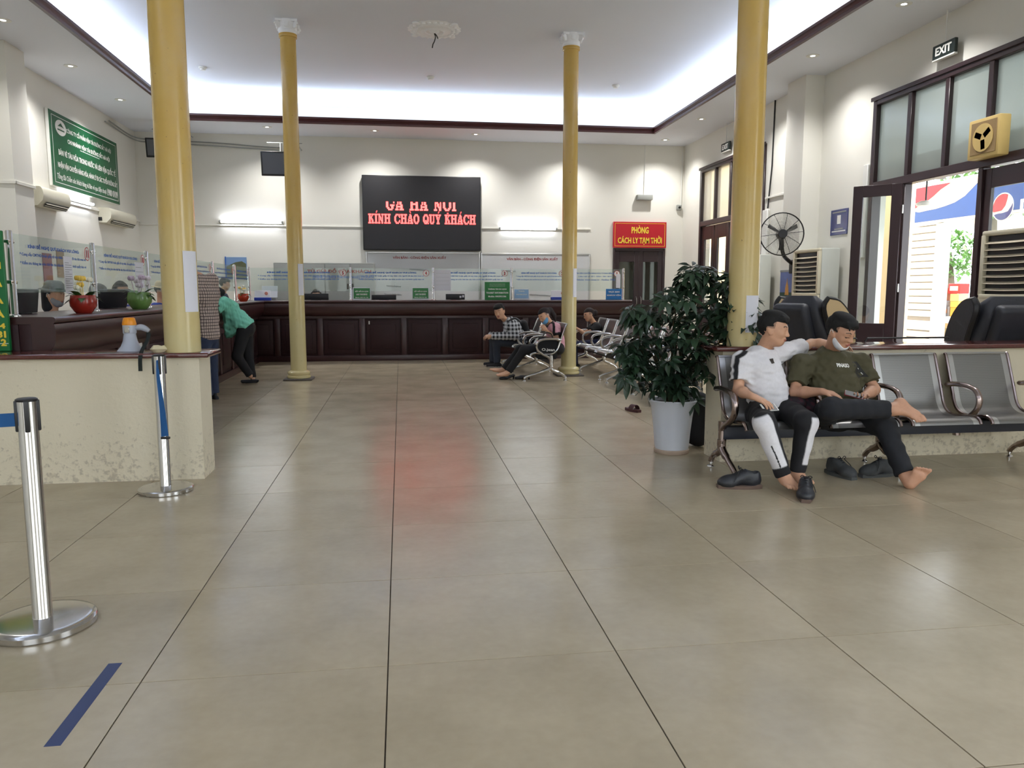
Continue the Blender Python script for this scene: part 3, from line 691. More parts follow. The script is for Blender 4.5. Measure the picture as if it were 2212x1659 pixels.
# fluorescent lamps on the walls
def tube_lamp(c, r, n, label, L=1.2):
    c = Vector(c); r = Vector(r); n = Vector(n); t = thing('fluorescent_lamp', label, 'wall lamp', c-n*0.0, group='fluorescent lamps on the walls'); b = c
    F = lambda s, o: c+r*s+n*o
    mb = MB(b); M = frame(c, r, (0, 0, 1)); sg = 1 if M.col[2].xyz.dot(n) > 0 else -1
    mb.rbox(-L/2-0.03, L/2+0.03, -0.03, 0.018, *(sorted((sg*0.002, sg*0.04))), 0.004, 1, M); mb.build('batten', M_WHITE, t)
    mb = MB(b); mb.tube([F(-L/2+0.02, 0.065), F(L/2-0.02, 0.065)], 0.0165, 12); mb.build('tube', M_TUBE, t)
    for s in (-1, 1):
        mb = MB(b); mb.rbox(s*L/2-0.018, s*L/2+0.018, -0.022, 0.022, *(sorted((sg*0.02, sg*0.088))), 0.004, 1, M); mb.build('holder', M_GREY, t)
    return t
tube_lamp((-2.93, YB, 2.625), (1, 0, 0), (0, -1, 0), 'lit fluorescent lamp on the end wall between the two yellow columns of the ticket side')
tube_lamp((2.68, YB, 2.555), (1, 0, 0), (0, -1, 0), 'lit fluorescent lamp on the end wall beside the display board')
tube_lamp((XL, 13.34, 2.68), (0, 1, 0), (1, 0, 0), 'lit fluorescent lamp under the green sign')
# cable trunking and pipes (part of the walls)
tr = MB(); tr.rbox(XL, D0-0.5, YB-0.022, YB, 2.545, 2.572, 0.003, 1); tr.rbox(XL, XL+0.022, 5.8, YB, 2.60, 2.64, 0.003, 1)
tr.rbox(-4.78, -4.755, 10.74, 11.29, 2.60, 2.64, 0.003, 1); tr.rbox(XL, -4.755, 10.735, 10.76, 2.60, 2.64, 0.003, 1)
tr.rbox(XR-0.03, XR, 11.36, 12.5, 2.78, 2.81, 0.003, 1)
struct('trim_5', tr, M_WALL)
pp = MB()
for k, (dz, sag) in enumerate(((0.0, 0.05), (0.05, 0.11))):
    pp.tube(bez([(XL+0.03, 15.0-0.2*k, 4.24-dz), (XL+0.04, 16.2, 4.2-dz), (-4.7, YB-0.03, 4.18-dz), (-3.6, YB-0.03, 4.20-sag), (-2.75, YB-0.03, 4.10-dz), (-2.3, YB-0.05, 4.08-dz)]), 0.012, 6)
pp.top('cable', M_GREY, 'grey cables sagging along the top of the end wall', 'cable')
cr_ = MB(); cr_.tube([( -2.19+0.06*math.cos(a), YB-0.012, 2.86+0.06*math.sin(a)) for a in np.linspace(0, 2*PI, 20)], 0.007, 6); cr_.top('cable_coil', M_GREY, 'small coil of cable on the end wall above the lamp', 'cable')
# red sign, door, emergency lamp, security camera
b = (5.11, YB, 2.17); sg_ = thing('sign', 'red sign with yellow Vietnamese lettering above the far door', 'sign', b)
M_SRED = mat('red sign face', srgb(186, 24, 40), 0.4); M_SYEL = mat('yellow print', srgb(246, 214, 70), 0.5)
MB(b).rbox(4.52, 5.70, YB-0.05, YB-0.005, 2.175, 2.725, 0.006, 1).build('face', M_SRED, sg_)
for q in ((4.555, 5.665, 2.685, 2.692), (4.555, 5.665, 2.208, 2.215), (4.555, 4.562, 2.208, 2.692), (5.658, 5.665, 2.208, 2.692)):
    MB(b).box(q[0], q[1], YB-0.052, YB-0.05, q[2], q[3]).build('border', M_SYEL, sg_)
text(sg_, 'PHÒNG', (5.11, YB-0.053, 2.565), (1, 0, 0), (0, 0, 1), 0.38, 0.175, M_SYEL, 0.025)
text(sg_, 'CÁCH LY TẠM THỜI', (5.11, YB-0.053, 2.335), (1, 0, 0), (0, 0, 1), 0.98, 0.20, M_SYEL, 0.025)
b = (5.11, YB, 0); dr = thing('door_1', None, None, b); dr['kind'] = 'structure'
for q in ((D0, D0+0.05, 0, DH), (D1-0.05, D1, 0, DH), (D0+0.05, D1-0.05, DH-0.06, DH)):
    MB(b).rbox(q[0], q[1], YB-0.03, YB+0.06, q[2], q[3], 0.005, 1).build('door_frame', M_FRAME, dr)
for k in range(2):
    a0 = D0+0.05+k*0.53; a1 = a0+0.53; s = MB(b)
    for q in ((a0, a0+0.10, 0.01, DH-0.06), (a1-0.10, a1, 0.01, DH-0.06), (a0+0.10, a1-0.10, 1.88, DH-0.06), (a0+0.10, a1-0.10, 0.01, 0.30), (a0+0.1, a1-0.1, 0.95, 1.06)): s.rbox(q[0], q[1], YB, YB+0.045, q[2], q[3], 0.004, 1)
    lf = s.build('door_leaf', M_FRAME, dr); g = MB(b); g.box(a0+0.1, a1-0.1, YB+0.018, YB+0.024, 0.3, 1.88); g.build('pane', M_CLEAR, lf)
    h = MB(b); h.tube([(a1-0.05 if k == 0 else a0+0.05, YB-0.004, 0.95), (a1-0.05 if k == 0 else a0+0.05, YB-0.04, 0.98), (a1-0.05 if k == 0 else a0+0.05, YB-0.04, 1.1), (a1-0.05 if k == 0 else a0+0.05, YB-0.004, 1.13)], 0.01, 8); h.build('handle', M_CHROME, lf)
struct('wall_corridor', MB().box(D0-0.6, D1+0.6, YB+2.2, YB+2.3, 0, 3.0).box(D0-0.6, D0-0.5, YB+WT, YB+2.2, 0, 3).box(D1+0.5, D1+0.6, YB+WT, YB+2.2, 0, 3).box(D0-0.6, D1+0.6, YB+WT, YB+2.3, 3.0, 3.1).box(D0-0.6, D1+0.6, YB+WT, YB+2.3, -0.12, 0.0), M_WALL)
b = (5.19, YB, 3.17); em = thing('emergency_lamp', 'grey emergency lamp box with hanging cord on the end wall', 'lamp', b)
MB(b).rbox(5.02, 5.36, YB-0.12, YB-0.002, 3.18, 3.29, 0.01, 2).build('housing', M_GREY, em); MB(b).tube([(5.19, YB-0.02, 3.29), (5.2, YB-0.015, ZS)], 0.006, 6).build('cord', M_WHITE, em)
b = (5.97, YB, 3.0); cc = thing('security_camera', 'small grey camera with conduit high in the far corner', 'camera', b)
MB(b).rbox(5.92, 6.03, YB-0.06, YB-0.002, 2.98, 3.10, 0.015, 2).build('housing', M_GREY, cc); MB(b).cyl((5.975, YB-0.065, 3.04), 0.024, -0.02, 0.01, 14, 'y').build('lens', M_BLACK, cc); MB(b).tube([(6.02, YB-0.02, 3.1), (6.03, YB-0.02, ZS)], 0.009, 6).build('conduit', M_WHITE, cc)

# ================================================================== side wall above the ticket windows
M_SGREEN = mat('green sign face', srgb(22, 92, 56), 0.35, noise=0.05)
b = (XL, 13.85, 2.80); gs = thing('sign', 'large green railway sign with white lettering high on the side wall', 'sign', b)
MB(b).rbox(XL+0.005, XL+0.05, 12.46, 15.23, 2.80, 3.90, 0.004, 1).build('backing', M_WHITE, gs)
MB(b).box(XL+0.05, XL+0.056, 12.48, 15.22, 2.81, 3.89).build('face', M_SGREEN, gs)
for q in ((12.55, 15.15, 3.83, 3.838), (12.55, 15.15, 2.862, 2.87), (12.55, 12.558, 2.862, 3.838), (15.142, 15.15, 2.862, 3.838)):
    MB(b).box(XL+0.056, XL+0.0575, q[0], q[1], q[2], q[3]).build('border', M_TXTW, gs)
MB(b).box(XL+0.056, XL+0.0575, 13.55, 14.35, 3.475, 3.483).build('border', M_TXTW, gs)
em_ = MB(b); em_.lathe([(0.19, 0), (0.19, 0.002)], n=32, M=frame((XL+0.0565, 12.86, 3.72-0.03), (0, 1, 0), (0, 0, 1)) @ Matrix.Diagonal((1, 0.6, 1, 1))); lg = em_.build('emblem', M_TXTW, gs)
MB(b).prism([(12.75, 3.70), (12.86, 3.76), (12.93, 3.72), (12.98, 3.70), (12.86, 3.71)], 'x', XL+0.0585, XL+0.0605).build('emblem_mark', M_SGREEN, lg)
MB(b).box(XL+0.0585, XL+0.0605, 12.74, 12.98, 3.645, 3.665).build('emblem_mark', M_SGREEN, lg)
T_ = lambda s, y, z, w, h, wt: text(gs, s, (XL+0.058, y, z), (0, 1, 0), (0, 0, 1), w, h, M_TXTW, wt)
T_('CÔNG TY CỔ PHẦN VẬN TẢI ĐƯỜNG SẮT HÀ NỘI', 13.98, 3.70, 1.85, 0.115, 0.01)
T_('CHI NHÁNH VẬN TẢI ĐƯỜNG SẮT HÀ NỘI', 13.95, 3.545, 1.75, 0.115, 0.03)
T_('BÁN VÉ TÀU HỎA TRONG NƯỚC VÀ LIÊN VẬN QUỐC TẾ', 13.9, 3.335, 2.35, 0.15, 0.03)
T_('NHẬN VẬN CHUYỂN HÀNG HÓA, HÀNH LÝ ĐI CÁC TUYẾN ĐƯỜNG SẮT', 13.9, 3.145, 2.45, 0.14, 0.03)
T_('Tổng đài Chăm sóc khách hàng và Bán vé qua điện thoại', 13.6, 2.965, 1.95, 0.125, 0.0)
T_('1900 0109', 14.87, 2.965, 0.5, 0.12, 0.03)
# split air conditioners
M_ACP = mat('cream air conditioner plastic', srgb(216, 212, 194), 0.4, noise=0.03)
def split_ac(y0, y1, z0, z1, label):
    b = (XL, (y0+y1)/2, z0); t = thing('air_conditioner', label, 'air conditioner', b, group='wall air conditioners'); d = 0.21; h = z1-z0
    prof = [(XL+0.003, z0), (XL+0.003, z1), (XL+d*0.75, z1)]+[(XL+d*0.75+d*0.25*math.sin(a), z1-h*0.45*(1-math.cos(a))) for a in np.linspace(0.2, PI/2, 6)]+[(XL+d*0.93, z0+h*0.28), (XL+d*0.7, z0+0.02), (XL+d*0.6, z0)]
    mb = MB(b); mb.prism(prof, 'y', y0, y1, True); mb.build('body', M_ACP, t)
    mb = MB(b); mb.quad((XL+d*0.90, y0+0.12, z0+h*0.24), (XL+d*0.90, y1-0.03, z0+h*0.24), (XL+d*0.66, y1-0.03, z0-0.002), (XL+d*0.66, y0+0.12, z0-0.002)); mb.v = [p+Vector((0.006, 0, -0.003)) for p in mb.v]; mb.build('outlet', M_BLACK, t)
    for k in range(2):
        q = MB(b); q.rbox(-0.02, 0.02, y0+0.13, y1-0.04, -0.003, 0.003, 0.001, 1, Matrix.Translation((XL+d*(0.80-0.1*k)+0.012, 0, z0+h*(0.15-0.09*k))) @ Euler((0, 0.6, 0)).to_matrix().to_4x4()); q.build('vane', M_ACP, t)
    mb = MB(b); mb.rbox(XL, XL+0.06, y0-0.012, y0, z0+0.03, z0+0.09, 0.003, 1); mb.build('pipe_port', M_BLACK, t)
    return t
split_ac(11.75, 12.66, 2.44, 2.70, 'cream wall air conditioner beside the pilaster at the frame edge')
split_ac(14.3, 15.6, 2.42, 2.67, 'cream wall air conditioner under the far end of the green sign')
# notices seen through the first screens, on the side wall
M_NBLUE = mat('blue notice print', srgb(40, 84, 176), 0.5, noise=0.1, scale=5); M_NRED = mat('dull red notice', srgb(136, 44, 50), 0.5, noise=0.1); M_NTAN = mat('tan notice', srgb(150, 118, 84), 0.6, noise=0.2, scale=6); M_NDARK = mat('dark notice', srgb(76, 72, 78), 0.5)
M_SKINP = mat('printed skin tone', srgb(214, 170, 138), 0.6)
def on_left(name, lab, cat, u0, v0, u1, v1, m, d=0.012):
    p, q = at_x(u0, v0, XL), at_x(u1, v1, XL); mb = MB(); mb.rbox(XL+0.001, XL+d, p.y, q.y, min(p.z, q.z), max(p.z, q.z), 0.003, 1)
    return mb.top(name, m, lab, cat), p, q
o, p, q = on_left('notice', 'tall blue hygiene notice with a hand print behind window 11', 'notice', 24, 540, 86, 640, M_NBLUE)
for k in range(6):
    MB(o.location).box(XL+0.012, XL+0.014, p.y+0.35, p.y+0.35+0.5*(0.6+0.4*((k*7) % 5)/5), p.z-0.18-0.14*k, p.z-0.14-0.14*k).build('print_line', M_TXTW, o)
hd = MB(o.location); hd.rbox(XL+0.012, XL+0.016, p.y+0.15, p.y+0.65, q.z+0.28, q.z+0.42, 0.02, 2); hd.tube([(XL+0.014, p.y+0.45, q.z+0.34), (XL+0.014, p.y+0.55, q.z+0.06)], 0.05, 8, flat=((1, 0, 0), 0.1)); hd.build('hand_picture', M_SKINP, o)
on_left('notice', 'dark grey notice above the blue hygiene notice', 'notice', 35, 503, 78, 536, M_NDARK)
on_left('notice', 'dull red panel behind the clerk of window 11', 'notice', 90, 546, 114, 612, M_NRED)
on_left('notice', 'tan notice with two pictures behind the pinned letter', 'notice', 120, 540, 140, 600, M_NTAN)

# ================================================================== door units of the right-hand wall
M_YWALL = mat('peach outside wall', srgb(236, 204, 160), 0.7, noise=0.04, scale=2)
def door_unit(name, y0, y1, zt, ztr, posts, panes_from, frost):
    """tall unit: transom lights above ztr, openings below; posts are y positions of mullions"""
    posts = sorted(posts); b = (XR+0.06, (y0+y1)/2, 0); t = thing(name, None, None, b); t['kind'] = 'structure'
    X0, X1 = XR-0.03, XR+0.10
    for q in ((y0, y0+0.075, 0, zt), (y1-0.075, y1, 0, zt), (y0+0.075, y1-0.075, zt-0.085, zt), (y0+0.075, y1-0.075, ztr-0.05, ztr+0.05)):
        MB(b).rbox(X0, X1, q[0], q[1], q[2], q[3], 0.006, 1).build('frame', M_FRAME, t)
    MB(b).rbox(X0-0.02, X0, y0-0.03, y1+0.03, zt-0.03, zt+0.02, 0.004, 1).build('architrave', M_FRAME, t)
    for y in posts: MB(b).rbox(X0+0.01, X1-0.01, y-0.036, y+0.036, ztr+0.05, zt-0.085, 0.005, 1).build('mullion', M_FRAME, t)
    e = [y0+0.075]+sum([[y-0.036, y+0.036] for y in posts], [])+[y1-0.075]
    for k in range(0, len(e), 2): MB(b).box(XR+0.03, XR+0.036, e[k], e[k+1], ztr+0.05, zt-0.085).build('pane', frost, t)
    return t, b
M_FROST2 = glass_mat('pale frosted glass', (0.75, 0.78, 0.76, 1), 0.05, 0.1, 0.45, (0.85, 0.86, 0.84, 1))
def leaf(t, b, p, q, z1, name='door_leaf', glass=None, st=0.115, top=0.14, bot=0.36):
    """glazed door leaf from floor point p to q"""
    p, q = Vector((p[0], p[1], 0)), Vector((q[0], q[1], 0)); L = (q-p).length; r = (q-p).normalized(); n = Vector((-r.y, r.x, 0))
    M = Matrix(((r.x, n.x, 0, p.x), (r.y, n.y, 0, p.y), (0, 0, 1, 0), (0, 0, 0, 1))); d = 0.022; mb = MB(b)
    for u in ((0, st, 0.01, z1), (L-st, L, 0.01, z1), (st, L-st, z1-top, z1), (st, L-st, 0.01, bot+0.5)): mb.rbox(u[0], u[1], -d, d, u[2], u[3], 0.004, 1, M)
    lf = mb.build(name, M_FRAME, t)
    g = MB(b); g.box(st, L-st, -0.003, 0.003, bot+0.5, z1-top, M); g.build('pane', glass or M_CLEAR, lf)
    for zz in (0.35, 1.3, 2.25):
        h = MB(b); h.tube([M @ Vector((-0.012, 0.0, zz-0.05)), M @ Vector((-0.012, 0.0, zz+0.05))], 0.011, 8); h.build('hinge', M_STEEL, lf)
    return lf
ZT = 2.60
du, bu = door_unit('window_1', W1[0], W1[1], ZD, ZT, (8.83, 8.18, 7.53), 0, M_FROST)
for y in (8.86, 7.585):
    MB(bu).rbox(XR-0.02, XR+0.08, y-0.035, y+0.035, 0, ZT-0.05, 0.006, 1).build('door_post', M_FRAME, du)
leaf(du, bu, (XR-0.04, 8.84), (5.655, 9.245), 2.56)
leaf(du, bu, (XR+0.03, 7.55), (XR+0.03, 6.83), 2.53, st=0.10, top=0.2)
dw, bw = door_unit('window_2', W2[0], W2[1], ZD, ZT, (14.66, 13.96, 13.26), 0, M_FROST2)
for k, (a, c) in enumerate(((15.31, 14.70), (14.65, 14.0), (13.95, 13.30), (13.25, 12.64))): leaf(dw, bw, (XR+0.03, a), (XR+0.03, c), 2.54, st=0.12, top=0.26)
bx_ = MB(); bx_.rbox(XR-0.05, XR, 12.35, 12.53, 1.35, 2.60, 0.008, 1); bx_.rbox(XR-0.03, XR, 9.60, 9.70, 1.7, 2.9, 0.005, 1); struct('trim_6', bx_, M_WHITE)
pr = MB(); pr.tube([(XR-0.012, 12.30, ZS), (XR-0.012, 12.32, 3.3), (XR-0.02, 12.40, 2.62)], 0.012, 6); pr.top('cable', M_BLACK, 'dark cable running down beside the far door windows', 'cable')

# exit signs
def exit_sign(y0, y1, z0, z1, x, label):
    b = (x, (y0+y1)/2, z0); t = thing('exit_sign', label, 'exit sign', b, group='hanging exit signs')
    MB(b).rbox(x-0.02, x+0.02, y0, y1, z0, z1, 0.005, 1).build('box', mat('dark green sign box', srgb(20, 34, 32), 0.4), t)
    text(t, 'EXIT', (x-0.0215, (y0+y1)/2, (z0+z1)/2), (0, -1, 0), (0, 0, 1), (y1-y0)*0.72, (z1-z0)*0.6, M_TXTW, 0.03)
    MB(b).tube([(x, (y0+y1)/2, z1), (x, (y0+y1)/2, ZS)], 0.008, 6).build('rod', M_WHITE, t)
    MB(b).rbox(x-0.022, x+0.022, y0, y1, z0-0.02, z0-0.002, 0.003, 1).build('light_strip', M_WHITE, t)
exit_sign(8.0, 8.36, 3.84, 3.99, 6.0, 'hanging EXIT sign above the near door windows')
exit_sign(13.93, 14.29, 3.84, 3.99, 6.03, 'EXIT sign half hidden by the yellow column, above the far door windows')
# blue plate (its square code is left out)
p, q = at_x(1797, 457, XR), at_x(1831, 505, XR); b = (XR, (p.y+q.y)/2, q.z)
bp_ = thing('sign', 'small blue notice plate on the wall beside the open door leaf', 'sign', b)
MB(b).rbox(XR-0.012, XR-0.001, q.y, p.y, q.z, p.z+0.01, 0.003, 1).build('plate', mat('navy plate', srgb(36, 52, 112), 0.25), bp_)
for k, (zz, w) in enumerate(((0.92, 0.8), (0.24, 0.5), (0.15, 0.8))):
    h_ = p.z-q.z; yc = (p.y+q.y)/2; MB(b).box(XR-0.0135, XR-0.012, yc-w*(p.y-q.y)/2, yc+w*(p.y-q.y)/2, q.z+zz*h_-0.008, q.z+zz*h_+0.008).build('print_line', M_GREY if k < 2 else M_TXTW, bp_)
MB(b).box(XR-0.0135, XR-0.012, (p.y+q.y)/2-0.045, (p.y+q.y)/2+0.045, q.z+0.15, q.z+0.27).build('print_panel', M_TXTW, bp_)
# box ventilator above the door post
M_VENT = mat('yellowed plastic', srgb(206, 178, 112), 0.5, noise=0.1); M_VENTG = mat('tan mesh', srgb(150, 124, 84), 0.7, noise=0.15, scale=80)
b = (XR, 7.41, 2.62); vf = thing('ventilator', 'yellowed box fan mounted over the near door post', 'fan', b)
MB(b).rbox(XR-0.16, XR-0.03, 7.19, 7.62, 2.62, 3.02, 0.015, 2).build('case', M_VENT, vf)
MB(b).rbox(XR-0.165, XR-0.16, 7.22, 7.575, 2.66, 2.985, 0.004, 1).build('mesh_guard', M_VENTG, vf)
for k in range(3):
    a = k*2*PI/3+0.4; mb = MB(b); mb.rbox(0.02, 0.12, -0.03, 0.03, -0.004, 0.004, 0.002, 1, frame((XR-0.168, 7.40, 2.82), (0, math.cos(a), math.sin(a)), (0, -math.sin(a), math.cos(a)))); mb.build('blade', mat('dark tan blade', srgb(112, 92, 62), 0.6), vf)
mb = MB(b); mb.lathe([(0.13, 0), (0.14, 0.0), (0.14, 0.006), (0.13, 0.006)], n=28, M=frame((XR-0.172, 7.40, 2.82), (0, 1, 0), (0, 0, 1))); mb.build('ring', M_VENT, vf)

# wall fan on the pilaster
b = (5.79, 11.0, 1.6); fn = thing('wall_fan', 'large black wall fan with wire cage on the pilaster', 'fan', b)
HC = Vector((5.42, 10.62, 2.07)); FD = (Vector((-0.30, -0.95, 0.0))).normalized(); FR = Vector((-FD.y, FD.x, 0)); RF = 0.30
F = Matrix(((FR.x, 0, FD.x, HC.x), (FR.y, 0, FD.y, HC.y), (0, 1, 0, HC.z), (0, 0, 0, 1)))
circ = lambda r, z, n=40: [F @ Vector((r*math.cos(2*PI*k/n), r*math.sin(2*PI*k/n), z)) for k in range(n)]
mb = MB(b); mb.tube(circ(RF, 0.0), 0.009, 8, True); mb.tube(circ(RF, 0.02), 0.006, 8, True); mb.build('cage_rim', M_BLACK, fn)
mb = MB(b); ns = 96
for side in (1, -1):
    for k in range(ns):
        a = 2*PI*k/ns; path = [F @ Vector((r*math.cos(a+0.25*(r/RF)), r*math.sin(a+0.25*(r/RF)), side*h)) for r, h in ((0.07, 0.085), (0.16, 0.08), (0.25, 0.05), (RF, 0.008))]
        mb.tube(path, 0.0012, 3, cap=False)
o = mb.build('cage_wires', mat('grey cage wire', srgb(120, 118, 112), 0.5), fn); o['kind'] = 'stuff'
for k in range(10):
    a = 2*PI*k/10+0.1; mb = MB(b); mb.tube([F @ Vector((r*math.cos(a), r*math.sin(a), h)) for r, h in ((0.06, 0.09), (0.17, 0.084), (0.25, 0.055), (RF, 0.01))], 0.0035, 6); mb.build('spoke', M_BLACK, fn)
mb = MB(b); mb.lathe([(0.0001, 0.10), (0.06, 0.10), (0.065, 0.085), (0.065, 0.02), (0.075, -0.02), (0.07, -0.10), (0.05, -0.15), (0.0001, -0.155)], n=24, M=F); mb.build('motor', M_BLACK, fn)
for k in range(3):
    a = 2*PI*k/3+0.5; g = []
    for i in range(5):
        r = 0.06+0.17*i/4; wd = 0.5-0.25*i/4; g.append([F @ Vector((r*math.cos(a+wd*(j/3-0.5)), r*math.sin(a+wd*(j/3-0.5)), 0.035+0.06*(j/3-0.5))) for j in range(4)])
    mb = MB(b); mb.sheet(g, 0.002); mb.build('blade', M_BLACK, fn)
mb = MB(b); mb.tube(bez([HC-FD*0.12+Vector((0, 0, -0.03)), HC-FD*0.1+Vector((0.02, 0, -0.16)), HC-FD*0.08+Vector((0.06, 0.02, -0.28)), Vector((5.62, 10.86, 1.74)), Vector((5.775, 10.95, 1.66))], 6), 0.028, 10); mb.rbox(5.755, 5.789, 10.88, 11.02, 1.52, 1.72, 0.01, 2); mb.build('bracket', M_BLACK, fn)
# calendar on the pilaster
b = (5.775, 11.08, 0.98); cl = thing('calendar', 'hanging wall calendar with a pagoda picture below the wall fan', 'calendar', b)
MB(b).box(5.772, 5.786, 10.86, 11.30, 1.17, 1.56).build('picture_print', mat('calendar sky print', srgb(96, 112, 168), 0.4, noise=0.5, scale=6), cl)
MB(b).box(5.770, 5.787, 10.85, 11.31, 1.545, 1.575).build('binding', M_GREY, cl)
MB(b).prism([(11.02, 1.2), (11.14, 1.2), (11.12, 1.33), (11.09, 1.40), (11.08, 1.45), (11.07, 1.40), (11.04, 1.33)], 'x', 5.769, 5.772).build('pagoda_print', mat('golden print', srgb(196, 140, 62), 0.5, noise=0.2, scale=30), cl)
MB(b).box(5.7705, 5.772, 10.86, 11.30, 1.17, 1.24).build('forest_print', mat('dark green print', srgb(34, 66, 52), 0.5, noise=0.4, scale=30), cl)
MB(b).box(5.774, 5.786, 10.88, 11.28, 0.98, 1.165).build('date_pad', M_PAPER, cl)

# standing air conditioners
M_ACB = mat('beige standing cabinet', srgb(222, 214, 190), 0.4, noise=0.03); M_ACS = mat('pale grey cabinet side', srgb(206, 210, 204), 0.45, noise=0.03); M_LOUV = mat('beige louvre', srgb(196, 184, 160), 0.5)
def stand_ac(x, y, rz, label, w=0.72, d=0.32, h=1.85):
    t = thing('standing_air_conditioner', label, 'air conditioner', (x, y, 0), rz, 'standing air conditioners')
    MB().rbox(-w/2, w/2, -d/2+0.05, d/2, 0, h, 0.015, 2).build('cabinet', M_ACS, t)
    fp = MB(); fp.rbox(-w/2, w/2, -d/2, -d/2+0.05, 0, 1.22, 0.02, 3); fp.rbox(-w/2, w/2, -d/2+0.005, -d/2+0.05, h-0.05, h, 0.015, 2); fp.rbox(-w/2, -w/2+0.05, -d/2, -d/2+0.05, 1.22, h-0.04, 0.01, 2); fp.rbox(w/2-0.05, w/2, -d/2, -d/2+0.05, 1.22, h-0.04, 0.01, 2)
    fp.rbox(-w/2+0.02, w/2-0.02, -d/2-0.006, -d/2+0.03, 1.19, 1.235, 0.008, 2)
    fp.build('front_panel', M_ACB, t)
    MB().box(-w/2+0.05, w/2-0.05, -d/2+0.045, -d/2+0.055, 1.22, h-0.04).build('grille_back', M_BLACK, t)
    for k in range(8):
        z = 1.27+k*(h-0.09-1.27)/7.6; g = []
        for i in range(2): g.append([(-w/2+0.05+(w-0.1)*j/8, -d/2+0.035-0.03*(1-i)-0.012*math.sin(PI*j/8), z+0.022*i-0.006*math.sin(PI*j/8)) for j in range(9)])
        mb = MB(); mb.sheet(g, 0.004); mb.build('louvre', M_LOUV, t)
    MB().rbox(-0.055, 0.055, -d/2-0.003, -d/2, 0.88, 1.12, 0.002, 1).build('control_panel', M_GREY, t)
    return t
stand_ac(5.86, 10.45, -PI/2, 'beige standing air conditioner between wall fan and open door leaf')
stand_ac(5.84, 12.42, -PI/2, 'beige standing air conditioner half hidden behind the yellow column')
stand_ac(5.86, 6.70, -PI/2, 'beige standing air conditioner at the frame edge behind the dark chair')

# ================================================================== outside the doors
M_PAVE = mat('outdoor paving', srgb(170, 164, 154), 0.8, noise=0.1, scale=3)
struct('ground_outside', MB().box(XR+WT, 40, -10, 40, -0.3, -0.12), M_PAVE)
aw = MB(); aw.box(7.75, 7.83, 11.15, 19.0, -0.12, 5.5); struct('wall_annex', aw, M_YWALL)
cn = MB(); cn.box(XR+WT, 7.35, 5.2, 11.0, 2.82, 2.92)
for y in (6.2, 7.4, 8.6, 9.8): cn.box(XR+WT, 7.3, y-0.03, y+0.03, 2.76, 2.82)
struct('ceiling_porch', cn, mat('grey porch soffit', srgb(150, 146, 140), 0.7, noise=0.05))
b = (6.92, 9.62, 2.35); pl_ = thing('porch_lamp', 'round white lamp hanging under the porch soffit', 'lamp', b)
MB(b).lathe([(0.0001, -0.05), (0.11, -0.035), (0.12, 0.0), (0.06, 0.03), (0.0001, 0.03)], c=(6.92, 9.62, 2.42), n=20).build('shade', M_WHITE, pl_); MB(b).tube([(6.92, 9.62, 2.45), (6.92, 9.62, 2.82)], 0.012, 6).build('rod', M_BLACK, pl_)
# kiosk with advertising sign
XK = 10.0
M_PBLUE = mat('sign blue', srgb(38, 82, 158), 0.5, noise=0.05); M_PRED = mat('sign red', srgb(206, 42, 66), 0.5, noise=0.05); M_PCREAM = mat('sign cream', srgb(222, 214, 196), 0.5); M_PNAVY = mat('logo navy', srgb(42, 56, 130), 0.5)
p0, p1 = at_x(1978, 408, XK), at_x(1973, 482, XK); YK1 = p0.y; SZ1, SZ0 = p0.z, p1.z; YK0 = YK1-4.6
b = (XK, (YK0+YK1)/2, SZ0); ks = thing('advertising_sign', 'long red, cream and blue drinks sign with a round logo on the kiosk outside', 'sign', b)
MB(b).rbox(XK, XK+0.14, YK0, YK1, SZ0-0.05, SZ1+0.05, 0.01, 1).build('light_box', M_WHITE, ks)
MB(b).box(XK-0.004, XK, YK0+0.03, YK1-0.03, SZ0, SZ1).build('blue_field', M_PBLUE, ks)
h_ = SZ1-SZ0
def band(name, top, bot, m, x):
    n = len(top); mb = MB(b); pts = [(YK1-0.03-s, SZ0+h_*z) for s, z in top]+[(YK1-0.03-s, SZ0+h_*z) for s, z in reversed(bot)]
    mb.prism(pts, 'x', x-0.003, x); mb.build(name, m, ks)
cs = [(0, 0.995), (0.6, 0.995), (1.2, 0.995), (1.62, 0.995)]
band('cream_band', cs+[(1.75, 0.97)], [(0, 0.33), (0.12, 0.29), (0.35, 0.31), (0.6, 0.32), (0.85, 0.36), (1.1, 0.42), (1.35, 0.55), (1.55, 0.75), (1.75, 0.95)], M_PCREAM, XK-0.004)
band('red_band', [(0, 0.995), (0.5, 0.995), (0.95, 0.985)], [(0, 0.42), (0.1, 0.47), (0.3, 0.55), (0.5, 0.68), (0.7, 0.84), (0.95, 0.97)], M_PRED, XK-0.007)
lc = at_x(2167, 447, XK); R_ = 0.235
def disc(r, m, x, name, par=None, prof=None):
    mb = MB(b); F_ = frame((x, lc.y, lc.z), (0, -1, 0), (0, 0, 1)); n = 40
    if prof is None: pts = [(r*math.cos(2*PI*k/n), r*math.sin(2*PI*k/n)) for k in range(n)]
    else: pts = prof
    vs = [F_ @ Vector((px_, pz_, 0)) for px_, pz_ in pts]; vs2 = [F_ @ Vector((px_, pz_, 0.003)) for px_, pz_ in pts]; k = len(pts)
    mb.add(vs+vs2, [tuple(range(k-1, -1, -1)), tuple(range(k, 2*k))]+[(i, (i+1) % k, (i+1) % k+k, i+k) for i in range(k)]); return mb.build(name, m, par or ks)
lo_ = disc(R_, M_TXTW, XK-0.0045, 'logo')
arc = lambda a0, a1, r, n=16: [(r*math.cos(a0+(a1-a0)*k/n), r*math.sin(a0+(a1-a0)*k/n)) for k in range(n+1)]
rr = R_*0.92
wave1 = [(rr*math.cos(a), rr*math.sin(a)) for a in np.linspace(math.radians(62), math.radians(200), 18)]
